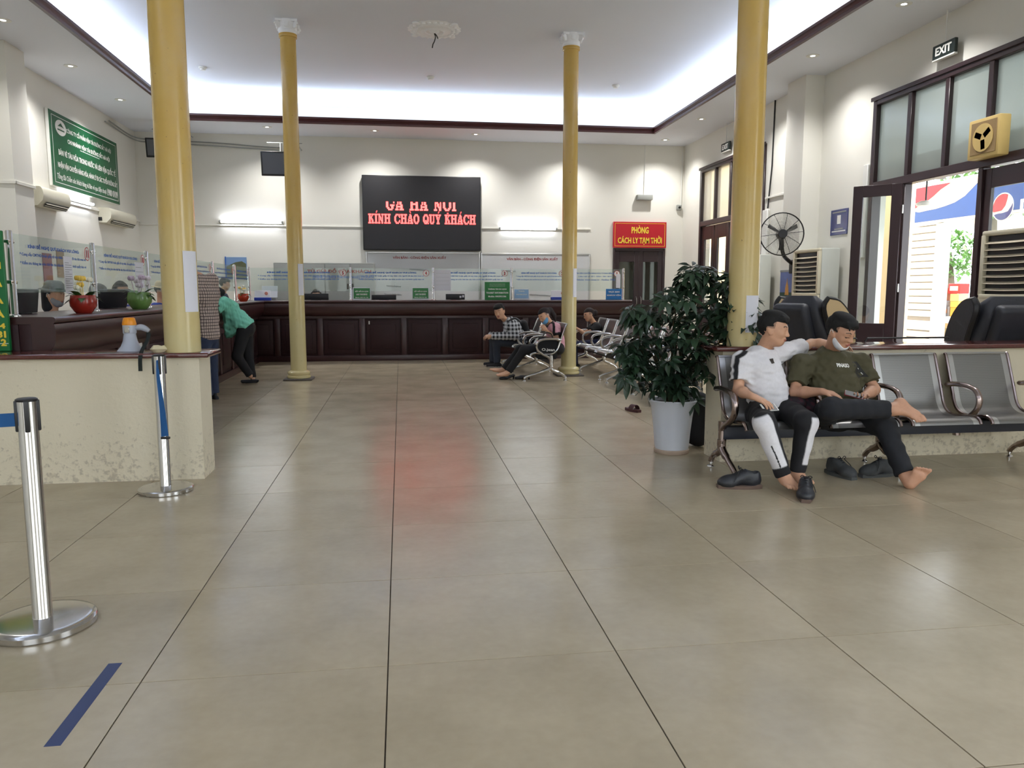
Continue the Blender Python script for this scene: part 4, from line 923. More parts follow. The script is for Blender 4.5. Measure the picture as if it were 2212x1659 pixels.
disc(0, M_PRED, XK-0.008, 'logo_red', lo_, wave1+[(-0.02, -0.06), (0.06, 0.02), (0.09, 0.12)])
wave2 = [(rr*math.cos(a), rr*math.sin(a)) for a in np.linspace(math.radians(212), math.radians(372), 18)]
disc(0, M_PNAVY, XK-0.008, 'logo_blue', lo_, wave2+[(0.19, 0.0), (0.12, -0.08), (0.0, -0.10), (-0.1, -0.10)])
text(ks, 'pepsi', (XK-0.006, lc.y-0.92, lc.z-0.03), (0, -1, 0), (0, 0, 1), 1.1, 0.40, M_TXTW, 0.0)
# louvred shutter
M_SHUT = mat('white shutter paint', srgb(224, 226, 228), 0.5, noise=0.05, scale=6); M_SHUTG = mat('grey shutter gap', srgb(150, 150, 152), 0.6)
q0 = at_x(1938, 700, XK+0.1).y; q1 = at_x(2018, 700, XK+0.1).y; q2 = at_x(2028, 700, XK+0.1).y
b = (XK+0.1, (q0+q1)/2, -0.12); st = thing('shutter', 'white louvred shutter of the kiosk under the sign', 'shutter', b)
MB(b).box(XK+0.12, XK+0.16, q1, q0, -0.12, SZ0-0.06).build('backing', M_SHUTG, st)
for q in ((q0-0.06, q0, -0.12, SZ0-0.06), (q1, q1+0.10, -0.12, SZ0-0.06), (q1+0.1, q0-0.06, 0.50, 0.68)): MB(b).rbox(XK+0.08, XK+0.12, q[0], q[1], q[2], q[3], 0.004, 1).build('stile', M_SHUT, st)
_sl = None; z = -0.05
while z < SZ0-0.12:
    if not (0.42 < z < 0.68):
        if _sl is None:
            mb = MB(); mb.rbox(-0.02, 0.02, 0, q0-q1-0.16, 0, 0.115, 0.004, 1, Euler((0, 0.18, 0)).to_matrix().to_4x4()); _sl = mb.mesh('slat', M_SHUT)
        o = link(bpy.data.objects.new('slat', _sl), st); o.location = (0.0, q1+0.1-b[1], z-b[2])
    z += 0.135
mb = MB(); mb.rbox(XK+0.02, XK+0.2, q2-0.05, q1-0.01, -0.12, SZ0-0.06, 0.01, 1); mb.top('post', M_SHUT, 'white kiosk post beside the louvred shutter', 'post')
# kiosk shelves with goods
XS = XK+0.45; yA, yB_ = at_x(2019, 700, XS).y, q2-1.9
b = (XS, (yA+yB_)/2, -0.12); sh_ = thing('display_shelf', 'white kiosk shelf stacked with boxes outside the doorway', 'shelf', b)
zs_ = [at_x(2060, v, XS).z for v in (735, 728, 683)]
SHZ = [at_x(2060, 745, XS).z, at_x(2060, 727, XS).z, at_x(2060, 683, XS).z]
for z in SHZ: MB(b).rbox(XS-0.25, XS+0.3, yB_, yA, z-0.05, z, 0.005, 1).build('board', M_SHUT, sh_)
for y in (yA-0.03, yB_+0.03): MB(b).rbox(XS-0.22, XS+0.28, y-0.02, y+0.02, -0.12, SHZ[2]-0.05, 0.004, 1).build('upright', M_SHUT, sh_)
def goods(name, u0, v0, u1, v1, z, col, label, dep=0.2, xo=0.0, print_=None):
    y0, y1 = at_x(u0, 700, XS).y, at_x(u1, 700, XS).y; h = abs(at_x(u0, v0, XS-0.2).z-at_x(u0, v1, XS-0.2).z)
    mb = MB(); mb.rbox(XS-0.2+xo, XS-0.2+dep+xo, y1, y0, z, z+h, 0.006, 1)
    o = mb.top(name, mat('goods '+str(col), srgb(*col), 0.5, noise=0.15, scale=12), label, 'box', group='boxes on the kiosk shelf')
    if print_:
        m = MB(o.location); m.rbox(XS-0.204+xo, XS-0.2+xo, y1+(y0-y1)*0.15, y0-(y0-y1)*0.15, z+h*0.3, z+h*0.75, 0.001, 1); m.build('label_print', mat('goods print '+str(print_), srgb(*print_), 0.5), o)
    return z+h
Z2, Z1, Z0 = SHZ[2]+0.002, SHZ[1]+0.002, SHZ[0]+0.002
zt = goods('goods_box', 2024, 655, 2042, 683, Z2, (150, 148, 150), 'grey lidded tub on the upper kiosk shelf beside the post', print_=(226, 150, 96))
goods('goods_box', 2027, 618, 2033, 655, zt+0.002, (196, 34, 48), 'dark red upright packet beside the kiosk post')
goods('goods_box', 2035, 618, 2041, 655, zt+0.002, (204, 44, 56), 'second red upright packet on the kiosk tubs')
zt = goods('goods_box', 2044, 662, 2068, 683, Z2, (158, 156, 158), 'grey lidded tub with orange label in the middle of the upper kiosk shelf', print_=(226, 150, 96))
zt = goods('goods_box', 2046, 650, 2064, 662, zt+0.002, (150, 148, 152), 'upper grey tub stacked on the kiosk tubs', print_=(226, 150, 96))
goods('goods_box', 2050, 622, 2058, 650, zt+0.002, (150, 90, 52), 'brown tall packet on the kiosk tubs')
zt = goods('goods_box', 2071, 663, 2088, 683, Z2, (240, 168, 70), 'lowest orange box stacked beside the door post')
zt = goods('goods_box', 2070, 650, 2088, 663, zt+0.002, (244, 186, 92), 'pale orange box in the middle of the stack beside the door post')
zt = goods('goods_box', 2069, 634, 2088, 650, zt+0.002, (246, 196, 130), 'upper cream and orange box under the red packet')
goods('goods_box', 2064, 612, 2089, 634, zt+0.002, (214, 52, 48), 'red sweets box on top of the kiosk stack', print_=(250, 238, 214))
zt = Z1
for k in range(3): zt = goods('goods_box', 2026, 690+k*9, 2048, 699+k*9, zt, ((242, 160, 90), (236, 140, 66), (246, 176, 110))[k], ('bottom', 'middle', 'top')[k]+' flat orange box of the lower shelf pile', dep=0.25)+0.002
goods('goods_box', 2051, 704, 2074, 724, Z1, (240, 214, 160), 'large pale yellow box on the lower kiosk shelf')
goods('goods_box', 2077, 704, 2090, 724, Z1, (236, 204, 140), 'pale yellow box at the end of the lower kiosk shelf')
goods('goods_box', 2055, 734, 2080, 742, Z0, (250, 196, 40), 'bright yellow packet on the bottom kiosk shelf')
struct('wall_kiosk', MB().box(XK+0.9, XK+1.0, YK0, q2-0.95, -0.12, 2.4), mat('grey kiosk wall', srgb(180, 170, 166), 0.7))
kp = MB(); kp.tube([(XK+0.10, q2-0.75, SZ0-0.052), (XK+0.15, q2-0.75, SZ0-0.55)], 0.012, 6); kp.lathe([(0.03, 0.30), (0.05, 0.26), (0.05, 0.0), (0.0001, -0.01)], c=(XK+0.15, q2-0.75, SZ0-0.85), n=14)
kp.top('hanging_bulb', M_WHITE, 'white bulb hanging from a wire in the kiosk', 'lamp')

# trees beyond the kiosk
M_TLEAF = mat('pale green tree leaf', srgb(110, 150, 84), 0.6, noise=0.35, scale=2); M_BARK = mat('grey bark', srgb(110, 98, 84), 0.9, noise=0.3, scale=6)  # leaf: one pale green base tone, varied by noise
def tree(c, R, label, seed):
    rn = random.Random(seed); c = Vector(c); t = thing('tree', label, 'tree', (c.x, c.y, -0.12), group='trees beyond the kiosk'); b = t.location
    MB(b).tube(bez([(c.x, c.y, -0.12), (c.x+0.1, c.y, c.z*0.5), (c.x, c.y+0.1, c.z)], 5), [0.16]*6+[0.11]*5, 10).build('trunk', M_BARK, t)
    g = MB(b)
    for k in range(900):
        while True:
            p = Vector((rn.uniform(-1, 1), rn.uniform(-1, 1), rn.uniform(-1, 1)))
            if 0.3 < p.length < 1: break
        q = c+Vector((p.x*R, p.y*R, p.z*R*0.8)); d = Vector((rn.uniform(-1, 1), rn.uniform(-1, 1), rn.uniform(-0.8, 0.4))).normalized(); s = d.cross(Vector((0, 0, 1))).normalized()*0.055*R; L = 0.26*R
        g.add([q, q+d*L*0.5+s, q+d*L, q+d*L*0.5-s], [(0, 1, 2, 3)])
    o = g.build('foliage', M_TLEAF, t); o['kind'] = 'stuff'
tree(at_x(2052, 545, 15.0), 0.9, 'leafy tree seen under the drinks sign between post and shelf', 4)
tree(at_x(2150, 372, 17.0), 1.5, 'tree crown showing above the drinks sign', 9)

# ================================================================== steel waiting benches
def perforated():
    m = bpy.data.materials.new('perforated steel sheet'); m.use_nodes = True; nt = m.node_tree; b = nt.nodes['Principled BSDF']
    b.inputs['Metallic'].default_value = 0.85; b.inputs['Roughness'].default_value = 0.34
    tc = nt.nodes.new('ShaderNodeTexCoord'); v = nt.nodes.new('ShaderNodeTexVoronoi'); v.inputs['Scale'].default_value = 230; v.inputs['Randomness'].default_value = 0.0
    nt.links.new(tc.outputs['Object'], v.inputs['Vector'])
    cr = nt.nodes.new('ShaderNodeValToRGB'); cr.color_ramp.elements[0].position = 0.30; cr.color_ramp.elements[1].position = 0.42
    cr.color_ramp.elements[0].color = (0.16, 0.16, 0.16, 1); cr.color_ramp.elements[1].color = (0.27, 0.265, 0.26, 1)
    nt.links.new(v.outputs['Distance'], cr.inputs[0]); nt.links.new(cr.outputs[0], b.inputs['Base Color'])
    return m
M_PERF = perforated(); M_SHEET = mat('brushed seat edge', (0.5, 0.5, 0.5, 1), 0.3, 0.9)
M_BEAM = mat('dark blue beam paint', srgb(44, 48, 60), 0.4, noise=0.2, scale=10)
# side profile (forward, height) from the top of the back to the front edge
PROF = [(0.0, 0.795), (0.012, 0.785), (0.03, 0.74), (0.07, 0.63), (0.11, 0.52), (0.135, 0.45), (0.165, 0.405), (0.21, 0.378), (0.27, 0.368), (0.35, 0.374), (0.43, 0.385), (0.48, 0.386), (0.515, 0.37), (0.53, 0.345)]
PW = 0.605
def bench(name, label, n, legs, metal, loc, rz, group, fy=-0.475, ry=-0.06):
    """n seats; local x along the row, seats face -y; y = 0 is the top of the back"""
    t = thing(name, label, 'bench', loc, rz, group)
    pr = bez([(0, -f, z) for f, z in PROF], 3)
    for k in range(n):
        x0 = k*PW+0.045; x1 = (k+1)*PW-0.045
        e = 0.055; s = MB(); s.sheet([[(x0+e+(x1-x0-2*e)*j/4, p.y, p.z) for j in range(5)] for p in pr], 0.0025); st = s.build('seat', M_PERF, t)
        for (a, c) in ((x0, x0+e), (x1-e, x1)):
            g = MB(); g.sheet([[(a, p.y, p.z), (c, p.y, p.z)] for p in pr], 0.0025); g.build('seat_edge', M_SHEET, st)
        for x in (x0, x1):
            g = MB(); g.tube([(x, p.y, p.z) for p in pr], 0.0125, 8); g.build('side_rail', metal, st)
        g = MB(); g.tube([(x0, pr[0].y, pr[0].z), (x1, pr[0].y, pr[0].z)], 0.010, 8); g.build('top_rail', M_SHEET, st)
        br = MB(); br.rbox((x0+x1)/2-0.1, (x0+x1)/2+0.1, -0.40, -0.10, 0.325, 0.360, 0.006, 1); br.build('seat_bracket', M_BLACK, st)
    bm_ = MB(); bm_.rbox(0.0, n*PW, -0.275, -0.205, 0.235, 0.325, 0.006, 2); bm_.build('beam', M_BEAM, t)
    for k in range(n+1):
        x = k*PW; a = MB()
        loop = bez([(x, -0.115, 0.575), (x, -0.20, 0.588), (x, -0.32, 0.585), (x, -0.41, 0.56), (x, -0.445, 0.50), (x, -0.425, 0.43), (x, -0.36, 0.375), (x, -0.28, 0.335), (x, -0.24, 0.29)], 5)
        a.tube(loop, [0.013]+[0.019]*(len(loop)-2)+[0.024], 10, flat=((1, 0, 0), 1.25)); a.ell((x, -0.11, 0.575), 0.018, 0.026, 0.018, 10)
        ar = a.build('armrest', metal, t)
        sp = MB(); sp.tube([(x, -0.24, 0.36), (x, -0.24, 0.215)], [0.028, 0.026], 12); sp.build('beam_clamp', metal, ar)
    for k in legs:
        x = k*PW; lg = MB(); f1, f2 = fy+0.24, ry+0.24
        lg.tube(bez([(x, -0.24, 0.23), (x, -0.24, 0.185), (x, -0.24+f1*0.13, 0.15), (x, -0.24+f1*0.5, 0.105), (x, -0.24+f1*0.9, 0.06), (x, fy, 0.036)], 5), [0.032]*6+[0.027]*8+[0.02]*12, 10)
        lg.tube(bez([(x, -0.24, 0.20), (x, -0.235, 0.165), (x, -0.24+f2*0.28, 0.13), (x, -0.24+f2*0.7, 0.095), (x, -0.24+f2*0.97, 0.05), (x, ry, 0.036)], 5), [0.030]*6+[0.025]*8+[0.019]*12, 10)
        L_ = lg.build('leg', metal, t)
        for y in (fy, ry):
            ft = MB(); ft.lathe([(0.028, 0), (0.026, 0.006), (0.010, 0.016), (0.010, 0.022), (0.016, 0.024), (0.016, 0.055), (0.010, 0.058)], c=(x, y, 0), n=14); ft.build('foot', M_CHROME, L_)
    return t
bench('waiting_bench', 'steel waiting bench against the low wall with two seated young men', 4, (0, 2, 4), M_BRONZE, (2.22, 5.345, 0), 0.0, 'steel waiting benches')
# benches in the middle of the hall, facing the ticket counter
bench('waiting_bench', 'steel waiting bench with the hoodie man and the woman in pink', 4, (0, 2, 4), M_STEEL, (2.33, 13.16, 0), -PI/2, 'steel waiting benches', -0.62, -0.03)
bench('waiting_bench', 'steel waiting bench with the woman in black, behind the yellow column', 4, (0, 2, 4), M_STEEL, (3.42, 13.16, 0), -PI/2, 'steel waiting benches', -0.62, -0.03)
bench('waiting_bench', 'steel waiting bench mostly hidden behind the potted plant', 4, (0, 2, 4), M_STEEL, (3.42, 10.35, 0), -PI/2, 'steel waiting benches', -0.62, -0.03)

# ================================================================== barrier posts
M_BELT = mat('blue belt webbing', srgb(28, 84, 140), 0.8, noise=0.1, scale=40)
def stanchion(x, y, label, R, h, belt):
    t = thing('barrier_post', label, 'barrier post', (x, y, 0), group='queue barrier posts')
    MB().lathe([(R-0.004, 0), (R, 0.004), (R, 0.024), (R-0.006, 0.03), (R-0.03, 0.033), (0.05, 0.037), (0.0001, 0.037)], n=56).build('base', M_STEEL, t)
    MB().lathe([(0.036, 0.036), (0.034, 0.04), (0.034, h-0.005), (0.0335, h)], n=32).build('pole', M_STEEL, t)
    c = MB().lathe([(0.036, h-0.008), (0.037, h), (0.03, h+0.004), (0.0001, h+0.005)], n=32).build('cap', M_BLACK, t)
    for k in range(4):
        a = k*PI/2+0.35; M = rotm(rz=a); g = MB(); g.rbox(0.027, 0.041, -0.0085, 0.0085, h-0.12, h-0.004, 0.004, 2, M); g.build('belt_slot', M_BLACK, c)
    return t
s1 = stanchion(-1.375, 3.06, 'near chrome barrier post with a blue belt leading out of the frame', 0.185, 0.875, 0)
g = MB(); g.sheet([[(-0.035-1.4*i/10, -0.01+0.02*math.sin(i/10*PI), 0.825-0.02*math.sin(PI*i/10)), (-0.035-1.4*i/10, -0.01+0.02*math.sin(i/10*PI), 0.775-0.02*math.sin(PI*i/10))] for i in range(11)], 0.002); g.build('belt', M_BELT, s1)
s2 = stanchion(-1.505, 5.10, 'far chrome barrier post with its blue belt hanging loose before the low wall', 0.165, 0.872, 0)
g = MB(); pts = bez([(0.0, -0.036, 0.84), (0.002, -0.042, 0.74), (0.012, -0.043, 0.6), (0.02, -0.044, 0.46), (0.024, -0.046, 0.36)], 5)
g.sheet([[(p.x-0.006-0.016*i/20, p.y, p.z), (p.x+0.006+0.016*i/20, p.y, p.z+0.004)] for i, p in enumerate(pts)], 0.002); bl = g.build('belt', M_BELT, s2)
g = MB(); g.rbox(0.0, 0.056, -0.056, -0.040, 0.345, 0.36, 0.004, 2); g.build('belt_clip', M_BLACK, bl)
tp = MB(); tp.box(-1.015, -0.97, 2.205, 2.698, 0.0, 0.0007); tp.top('floor_tape', mat('blue floor tape', srgb(44, 60, 104), 0.5, noise=0.08), 'strip of dark blue tape stuck on the floor tiles', 'tape')

# ================================================================== on the left ledge
M_MGREY = mat('pale grey plastic', srgb(178, 184, 198), 0.35); M_ORNG = mat('orange plastic', srgb(238, 150, 20), 0.4)
mx, my = -1.815, 5.55
mg = thing('megaphone', 'grey and orange megaphone standing on its horn on the ledge', 'megaphone', (mx, my, ZL))
MB().lathe([(0.083, 0.0), (0.085, 0.006), (0.078, 0.012), (0.060, 0.035), (0.046, 0.07), (0.039, 0.11), (0.037, 0.125)], n=32).build('horn', M_MGREY, mg)
MB().lathe([(0.041, 0.122), (0.043, 0.128), (0.043, 0.175), (0.040, 0.180)], n=28).build('body', M_MGREY, mg)
MB().rbox(-0.02, 0.012, -0.046, -0.042, 0.128, 0.172, 0.002, 1).build('badge', M_CHROME, mg)
MB().lathe([(0.043, 0.178), (0.044, 0.184), (0.041, 0.20), (0.036, 0.222), (0.030, 0.228), (0.0001, 0.229)], n=24, rad=lambda a, z: 1+0.03*math.sin(8*a)).build('cap', M_ORNG, mg)
hp = bez([(0.04, 0, 0.158), (0.075, 0, 0.162), (0.105, 0, 0.150), (0.125, 0, 0.135)], 5); MB().tube(hp, [0.014, 0.017, 0.019, 0.02, 0.021, 0.021, 0.021, 0.021, 0.02, 0.02, 0.019, 0.018, 0.017, 0.016, 0.015, 0.014][:len(hp)], 10).build('handle', M_MGREY, mg)
sp_ = bez([(0.12, -0.005, 0.13), (0.13, -0.05, 0.09), (0.12, -0.15, 0.02), (0.123, -0.2085, -0.03), (0.12, -0.2088, -0.115)], 6)
g = MB(); g.sheet([[(p.x-0.0125, p.y, p.z), (p.x+0.0125, p.y, p.z)] for p in sp_], 0.002); g.build('strap', mat('black strap', srgb(22, 30, 28), 0.8), mg)
g = MB(); g.rbox(-0.02, 0.02, -0.02, 0.02, -0.012, 0.012, 0.008, 3, rotm(0.3, 0.2, 0.5)); cr0 = MB()
rnd = random.Random(3)
pts = [[(0.075*math.cos(2*PI*j/9)*(1-0.35*abs(i-1))*(0.8+0.4*rnd.random()), 0.05*math.sin(2*PI*j/9)*(1-0.35*abs(i-1))*(0.8+0.4*rnd.random()), 0.006+0.028*i*(0.8+0.4*rnd.random())) for j in range(10)] for i in range(3)]
for r in pts: r[9] = r[0]
cr0.sheet(pts); cr0.add([Vector(p) for p in pts[2][:9]], [tuple(range(9))]); cr0.v = [p*0.75+Vector((-1.60, 5.42, ZL-0.003)) for p in cr0.v]
cr0.top('crumpled_tissue', mat('cream crumpled paper', srgb(214, 204, 170), 0.9, noise=0.1, scale=20), 'crumpled cream paper on the ledge at the foot of the column', 'paper')
# tall green price board at the frame edge
b = (-3.3, 5.70, ZL); gb = thing('notice_board', 'tall green board with yellow lettering at the edge beside the first counter post', 'notice board', b)
pa, pb_ = at_y(0, 498, 5.8), at_y(18, 700, 5.8)
gx1 = at_y(14, 620, 5.7).x
MB(b).rbox(gx1-0.62, gx1, 5.690, 5.715, ZL, at_y(0, 498, 5.7).z, 0.004, 1).build('panel', mat('green board', srgb(14, 110, 56), 0.4), gb)
for k, (v, s, hh) in enumerate(((569, 'TIỀN', 0.075), (608, 'HÀNG HÓA', 0.075), (645, 'TRẢ NHÀ', 0.07), (678, 'TẬN NHÀ', 0.075), (705, 'Liên hệ: 0904', 0.05), (722, 'ĐT: 0961 581', 0.05), (740, 'Hotline 0912', 0.05))):
    z = at_y(8, v, 5.69).z; text(gb, s, (gx1-0.20, 5.6885, z), (1, 0, 0), (0, 0, 1), 0.36, hh, M_SYEL, 0.04)
MB(b).box(gx1-0.6, gx1-0.01, 5.6885, 5.690, ZL+0.05, ZL+0.054).build('border', M_TXTW, gb)

# ================================================================== potted plant
M_POT = mat('white glazed planter', srgb(206, 210, 220), 0.35, noise=0.06, scale=5); M_SOIL = mat('dark soil', srgb(44, 36, 30), 0.95, noise=0.4, scale=30, bump=0.6, bscale=60)
PX, PY = 2.105, 5.80
pt = thing('potted_plant', 'leafy green umbrella plant in a ribbed white planter', 'potted plant', (PX, PY, 0))
MB().lathe([(0.132, 0.0), (0.137, 0.006), (0.138, 0.028), (0.132, 0.034)], n=40).build('saucer', mat('pale terracotta', srgb(176, 156, 140), 0.7, noise=0.15), pt)
MB().lathe([(0.128, 0.033), (0.134, 0.06), (0.142, 0.16), (0.155, 0.28), (0.168, 0.37), (0.186, 0.405), (0.19, 0.415), (0.186, 0.425), (0.172, 0.42), (0.165, 0.39), (0.0001, 0.385)], n=72, rad=lambda a, z: 1+0.011*(abs(math.sin(8*a))-0.5)*(0.04 < z < 0.39)).build('planter', M_POT, pt)
MB().lathe([(0.166, 0.392), (0.1, 0.398), (0.0001, 0.402)], n=24).build('soil', M_SOIL, pt)
for k in range(3):
    a = 0.6*k+0.2; g = MB(); pa_ = [Vector((math.cos(-PI/2+a*0.4-0.3)*0.15, math.sin(-PI/2+a*0.4-0.3)*0.15, 0.1+0.1*k))]
def leaf_mat(name, c0, c1):
    m = bpy.data.materials.new(name); m.use_nodes = True; nt = m.node_tree; b = nt.nodes['Principled BSDF']
    oi = nt.nodes.new('ShaderNodeObjectInfo'); cr = nt.nodes.new('ShaderNodeValToRGB'); cr.color_ramp.elements[0].color = c0; cr.color_ramp.elements[1].color = c1
    nt.links.new(oi.outputs['Random'], cr.inputs[0]); nt.links.new(cr.outputs[0], b.inputs['Base Color']); b.inputs['Roughness'].default_value = 0.38; return m
M_LEAF = leaf_mat('dark green leaf', srgb(24, 42, 30), srgb(46, 70, 48)); M_STEM = mat('brown green stem', srgb(74, 66, 44), 0.7, noise=0.2)
def palmate(nl, L, seed):
    rnd = random.Random(seed); mb = MB()
    for k in range(nl):
        a = -2.3+4.6*k/(nl-1)+rnd.uniform(-0.1, 0.1); d = Vector((math.cos(a), math.sin(a), 0)); s = Vector((-d.y, d.x, 0)); ln = L*(1-0.22*abs(a)/2.3)*rnd.uniform(0.88, 1.08); w = ln*0.15; droop = rnd.uniform(0.3, 0.95)
        g = []
        for i in range(8):
            t = i/7; ww = w*(math.sin(PI*min(1, t*0.92+0.08))**0.9)*(1.15 if t > 0.3 else 0.9) if 0 < i < 7 else 0.0015
            if i <= 1: ww = 0.002
            p = d*(ln*(0.05+1.1*t)*(1-0.22*droop*t))+Vector((0, 0, -ln*droop*0.62*t*t))
            g.append([p-s*ww+Vector((0, 0, ww*0.35)), p, p+s*ww+Vector((0, 0, ww*0.35))])
        mb.sheet(g)
    mb.tube([(-0.09, 0, -0.05), (-0.03, 0, -0.01), (0, 0, 0)], 0.0025, 5)
    return mb.mesh('leaf', M_LEAF)
LV = [palmate(7, 0.12, 1), palmate(8, 0.135, 2), palmate(6, 0.11, 3), palmate(7, 0.145, 4)]
rnd = random.Random(11)
tips = []
# crown outline taken from the photograph: (offset x, height, radius) blobs
blobs = [(-0.30, 0.98, 0.17), (-0.22, 0.78, 0.20), (-0.28, 0.62, 0.15), (-0.05, 1.05, 0.20), (0.0, 0.82, 0.25), (0.10, 0.65, 0.20), (0.16, 0.95, 0.24), (0.20, 1.22, 0.18), (0.10, 1.38, 0.13), (0.33, 1.10, 0.15), (0.30, 0.80, 0.16), (-0.12, 0.60, 0.15), (0.40, 1.18, 0.10), (-0.36, 0.84, 0.10), (-0.02, 1.22, 0.12), (-0.33, 1.10, 0.10), (-0.02, 0.56, 0.12), (0.42, 1.14, 0.11), (0.46, 0.98, 0.10), (0.36, 1.34, 0.08), (0.22, 1.42, 0.08), (-0.38, 0.72, 0.10), (0.38, 0.68, 0.10), (0.46, 1.08, 0.12), (0.50, 0.94, 0.09), (0.40, 1.24, 0.10)]
n_leaf = 0
for (bx, bz, br) in blobs:
    for q in range(int(10+260*br*br*1.6)):
        while True:
            p = Vector((rnd.uniform(-1, 1), rnd.uniform(-1, 1), rnd.uniform(-1, 1)))
            if p.length < 1: break
        if p.length < 0.45: p = p.normalized()*rnd.uniform(0.5, 1)
        c = Vector((bx+p.x*br, p.y*br*1.1-0.06-max(0, bx-0.2)*0.8, bz+p.z*br-0.02)); tips.append((c, Vector((bx*0.2+p.x, p.y, p.z*0.5))))
rnd.shuffle(tips); tips = tips[:298]
for (c, dr_) in tips:
    out = Vector((dr_.x, dr_.y-0.15, 0)); yawl = math.atan2(out.y, out.x)+rnd.uniform(-0.7, 0.7)
    pit = rnd.uniform(-0.2, 1.0)-0.5*max(-0.5, min(0.6, dr_.z))
    o = bpy.data.objects.new('leaf', rnd.choice(LV)); link(o, pt)
    o.location = c; o.rotation_euler = Euler((rnd.uniform(-0.25, 0.25), pit, yawl)); s = rnd.uniform(0.8, 1.15); o.scale = (s, s, s)
for k, (bx, bz, br) in enumerate(blobs):
    g = MB(); a = rnd.uniform(0, 6.28); g.tube(bez([(0.05*math.cos(a), 0.05*math.sin(a), 0.38), (bx*0.3, 0.04*math.sin(a), 0.38+(bz-0.38)*0.45), (bx*0.85, 0.03*math.cos(a)-0.06-max(0, bx-0.2)*0.7, bz)], 6), [0.009]*7+[0.006]*6, 6); g.build('stem', M_STEM, pt)

# ================================================================== massage chairs
M_LEATH = mat('dark grey leather', srgb(44, 46, 54), 0.5, noise=0.12, scale=12, bump=0.15, bscale=30); M_TAN = mat('beige shell', srgb(206, 180, 138), 0.4, noise=0.04)
def massage_chair(x, y, rz, label, shell=None):
    """seen from behind and the side; local -y is the way the sitter faces"""
    t = thing('massage_chair', label, 'massage chair', (x, y, 0), rz, 'massage chairs')
    bk = MB(); g = []
    for i in range(15):
        s = i/14; zz = 0.30+0.92*s; yy = 0.02+0.34*s; hw = 0.30*(1-0.25*max(0, s-0.55)/0.45) if s < 0.93 else 0.17; th = 0.15 if s < 0.85 else 0.15*(1-(s-0.85)/0.2)
        ring = []
        for j in range(24):
            a = 2*PI*j/24; ca, sa = math.cos(a), math.sin(a); p_ = 0.55
            ring.append((hw*math.copysign(abs(ca)**p_, ca), yy+th*math.copysign(abs(sa)**p_, sa), zz))
        ring.append(ring[0]); g.append(ring)
    bk.sheet(g); top = [Vector(p) for p in g[-1][:-1]]; bk.add([p+Vector((0, 0, 0)) for p in top], [tuple(range(24))])
    bo = bk.build('backrest', M_LEATH, t)
    hd = MB(); hd.rbox(-0.20, 0.20, -0.02, 0.10, -0.24, 0.20, 0.05, 4, rotm(-0.354, 0, 0, (0, 0.40, 0.97))); hd.build('rear_cover', M_LEATH, bo)
    for s in (-1, 1):
        w = MB(); outl = [(0.34, 1.19), (0.20, 1.16), (0.06, 1.03), (-0.02, 0.85), (-0.05, 0.62), (-0.40, 0.58), (-0.45, 0.5), (-0.40, 0.12), (0.15, 0.12), (0.20, 0.5), (0.28, 0.85), (0.38, 1.10)]
        sm = bez([(0, a_, z_) for a_, z_ in outl+outl[:1]], 4)[:-1]
        w.prism([(p.y, p.z) for p in sm], 'x', s*0.30-0.028, s*0.30+0.028); sh = w.build('side_shell', shell or M_TAN, t)
        rim = MB(); rim.tube([(s*0.30, p.y, p.z) for p in sm], 0.03, 6, True); rim.build('shell_trim', M_BLACK, sh)
        ar = MB(); ar.rbox(s*0.30-0.07, s*0.30+0.07, -0.42, 0.02, 0.50, 0.62, 0.05, 3); ar.build('armrest', M_LEATH, t)
    MB().rbox(-0.25, 0.25, -0.45, 0.08, 0.24, 0.45, 0.06, 4).build('seat', M_LEATH, t)
    MB().rbox(-0.24, 0.24, -0.62, -0.42, 0.05, 0.40, 0.06, 4).build('leg_rest', M_LEATH, t)
    MB().rbox(-0.27, 0.27, -0.38, 0.15, 0.0, 0.24, 0.03, 2).build('base', M_BLACK, t)
    return t
massage_chair(4.16, 7.15, math.radians(108), 'dark massage chair with beige side shell behind the two young men')
massage_chair(5.22, 6.36, math.radians(172), 'dark massage chair at the frame edge beyond the ledge', M_LEATH)

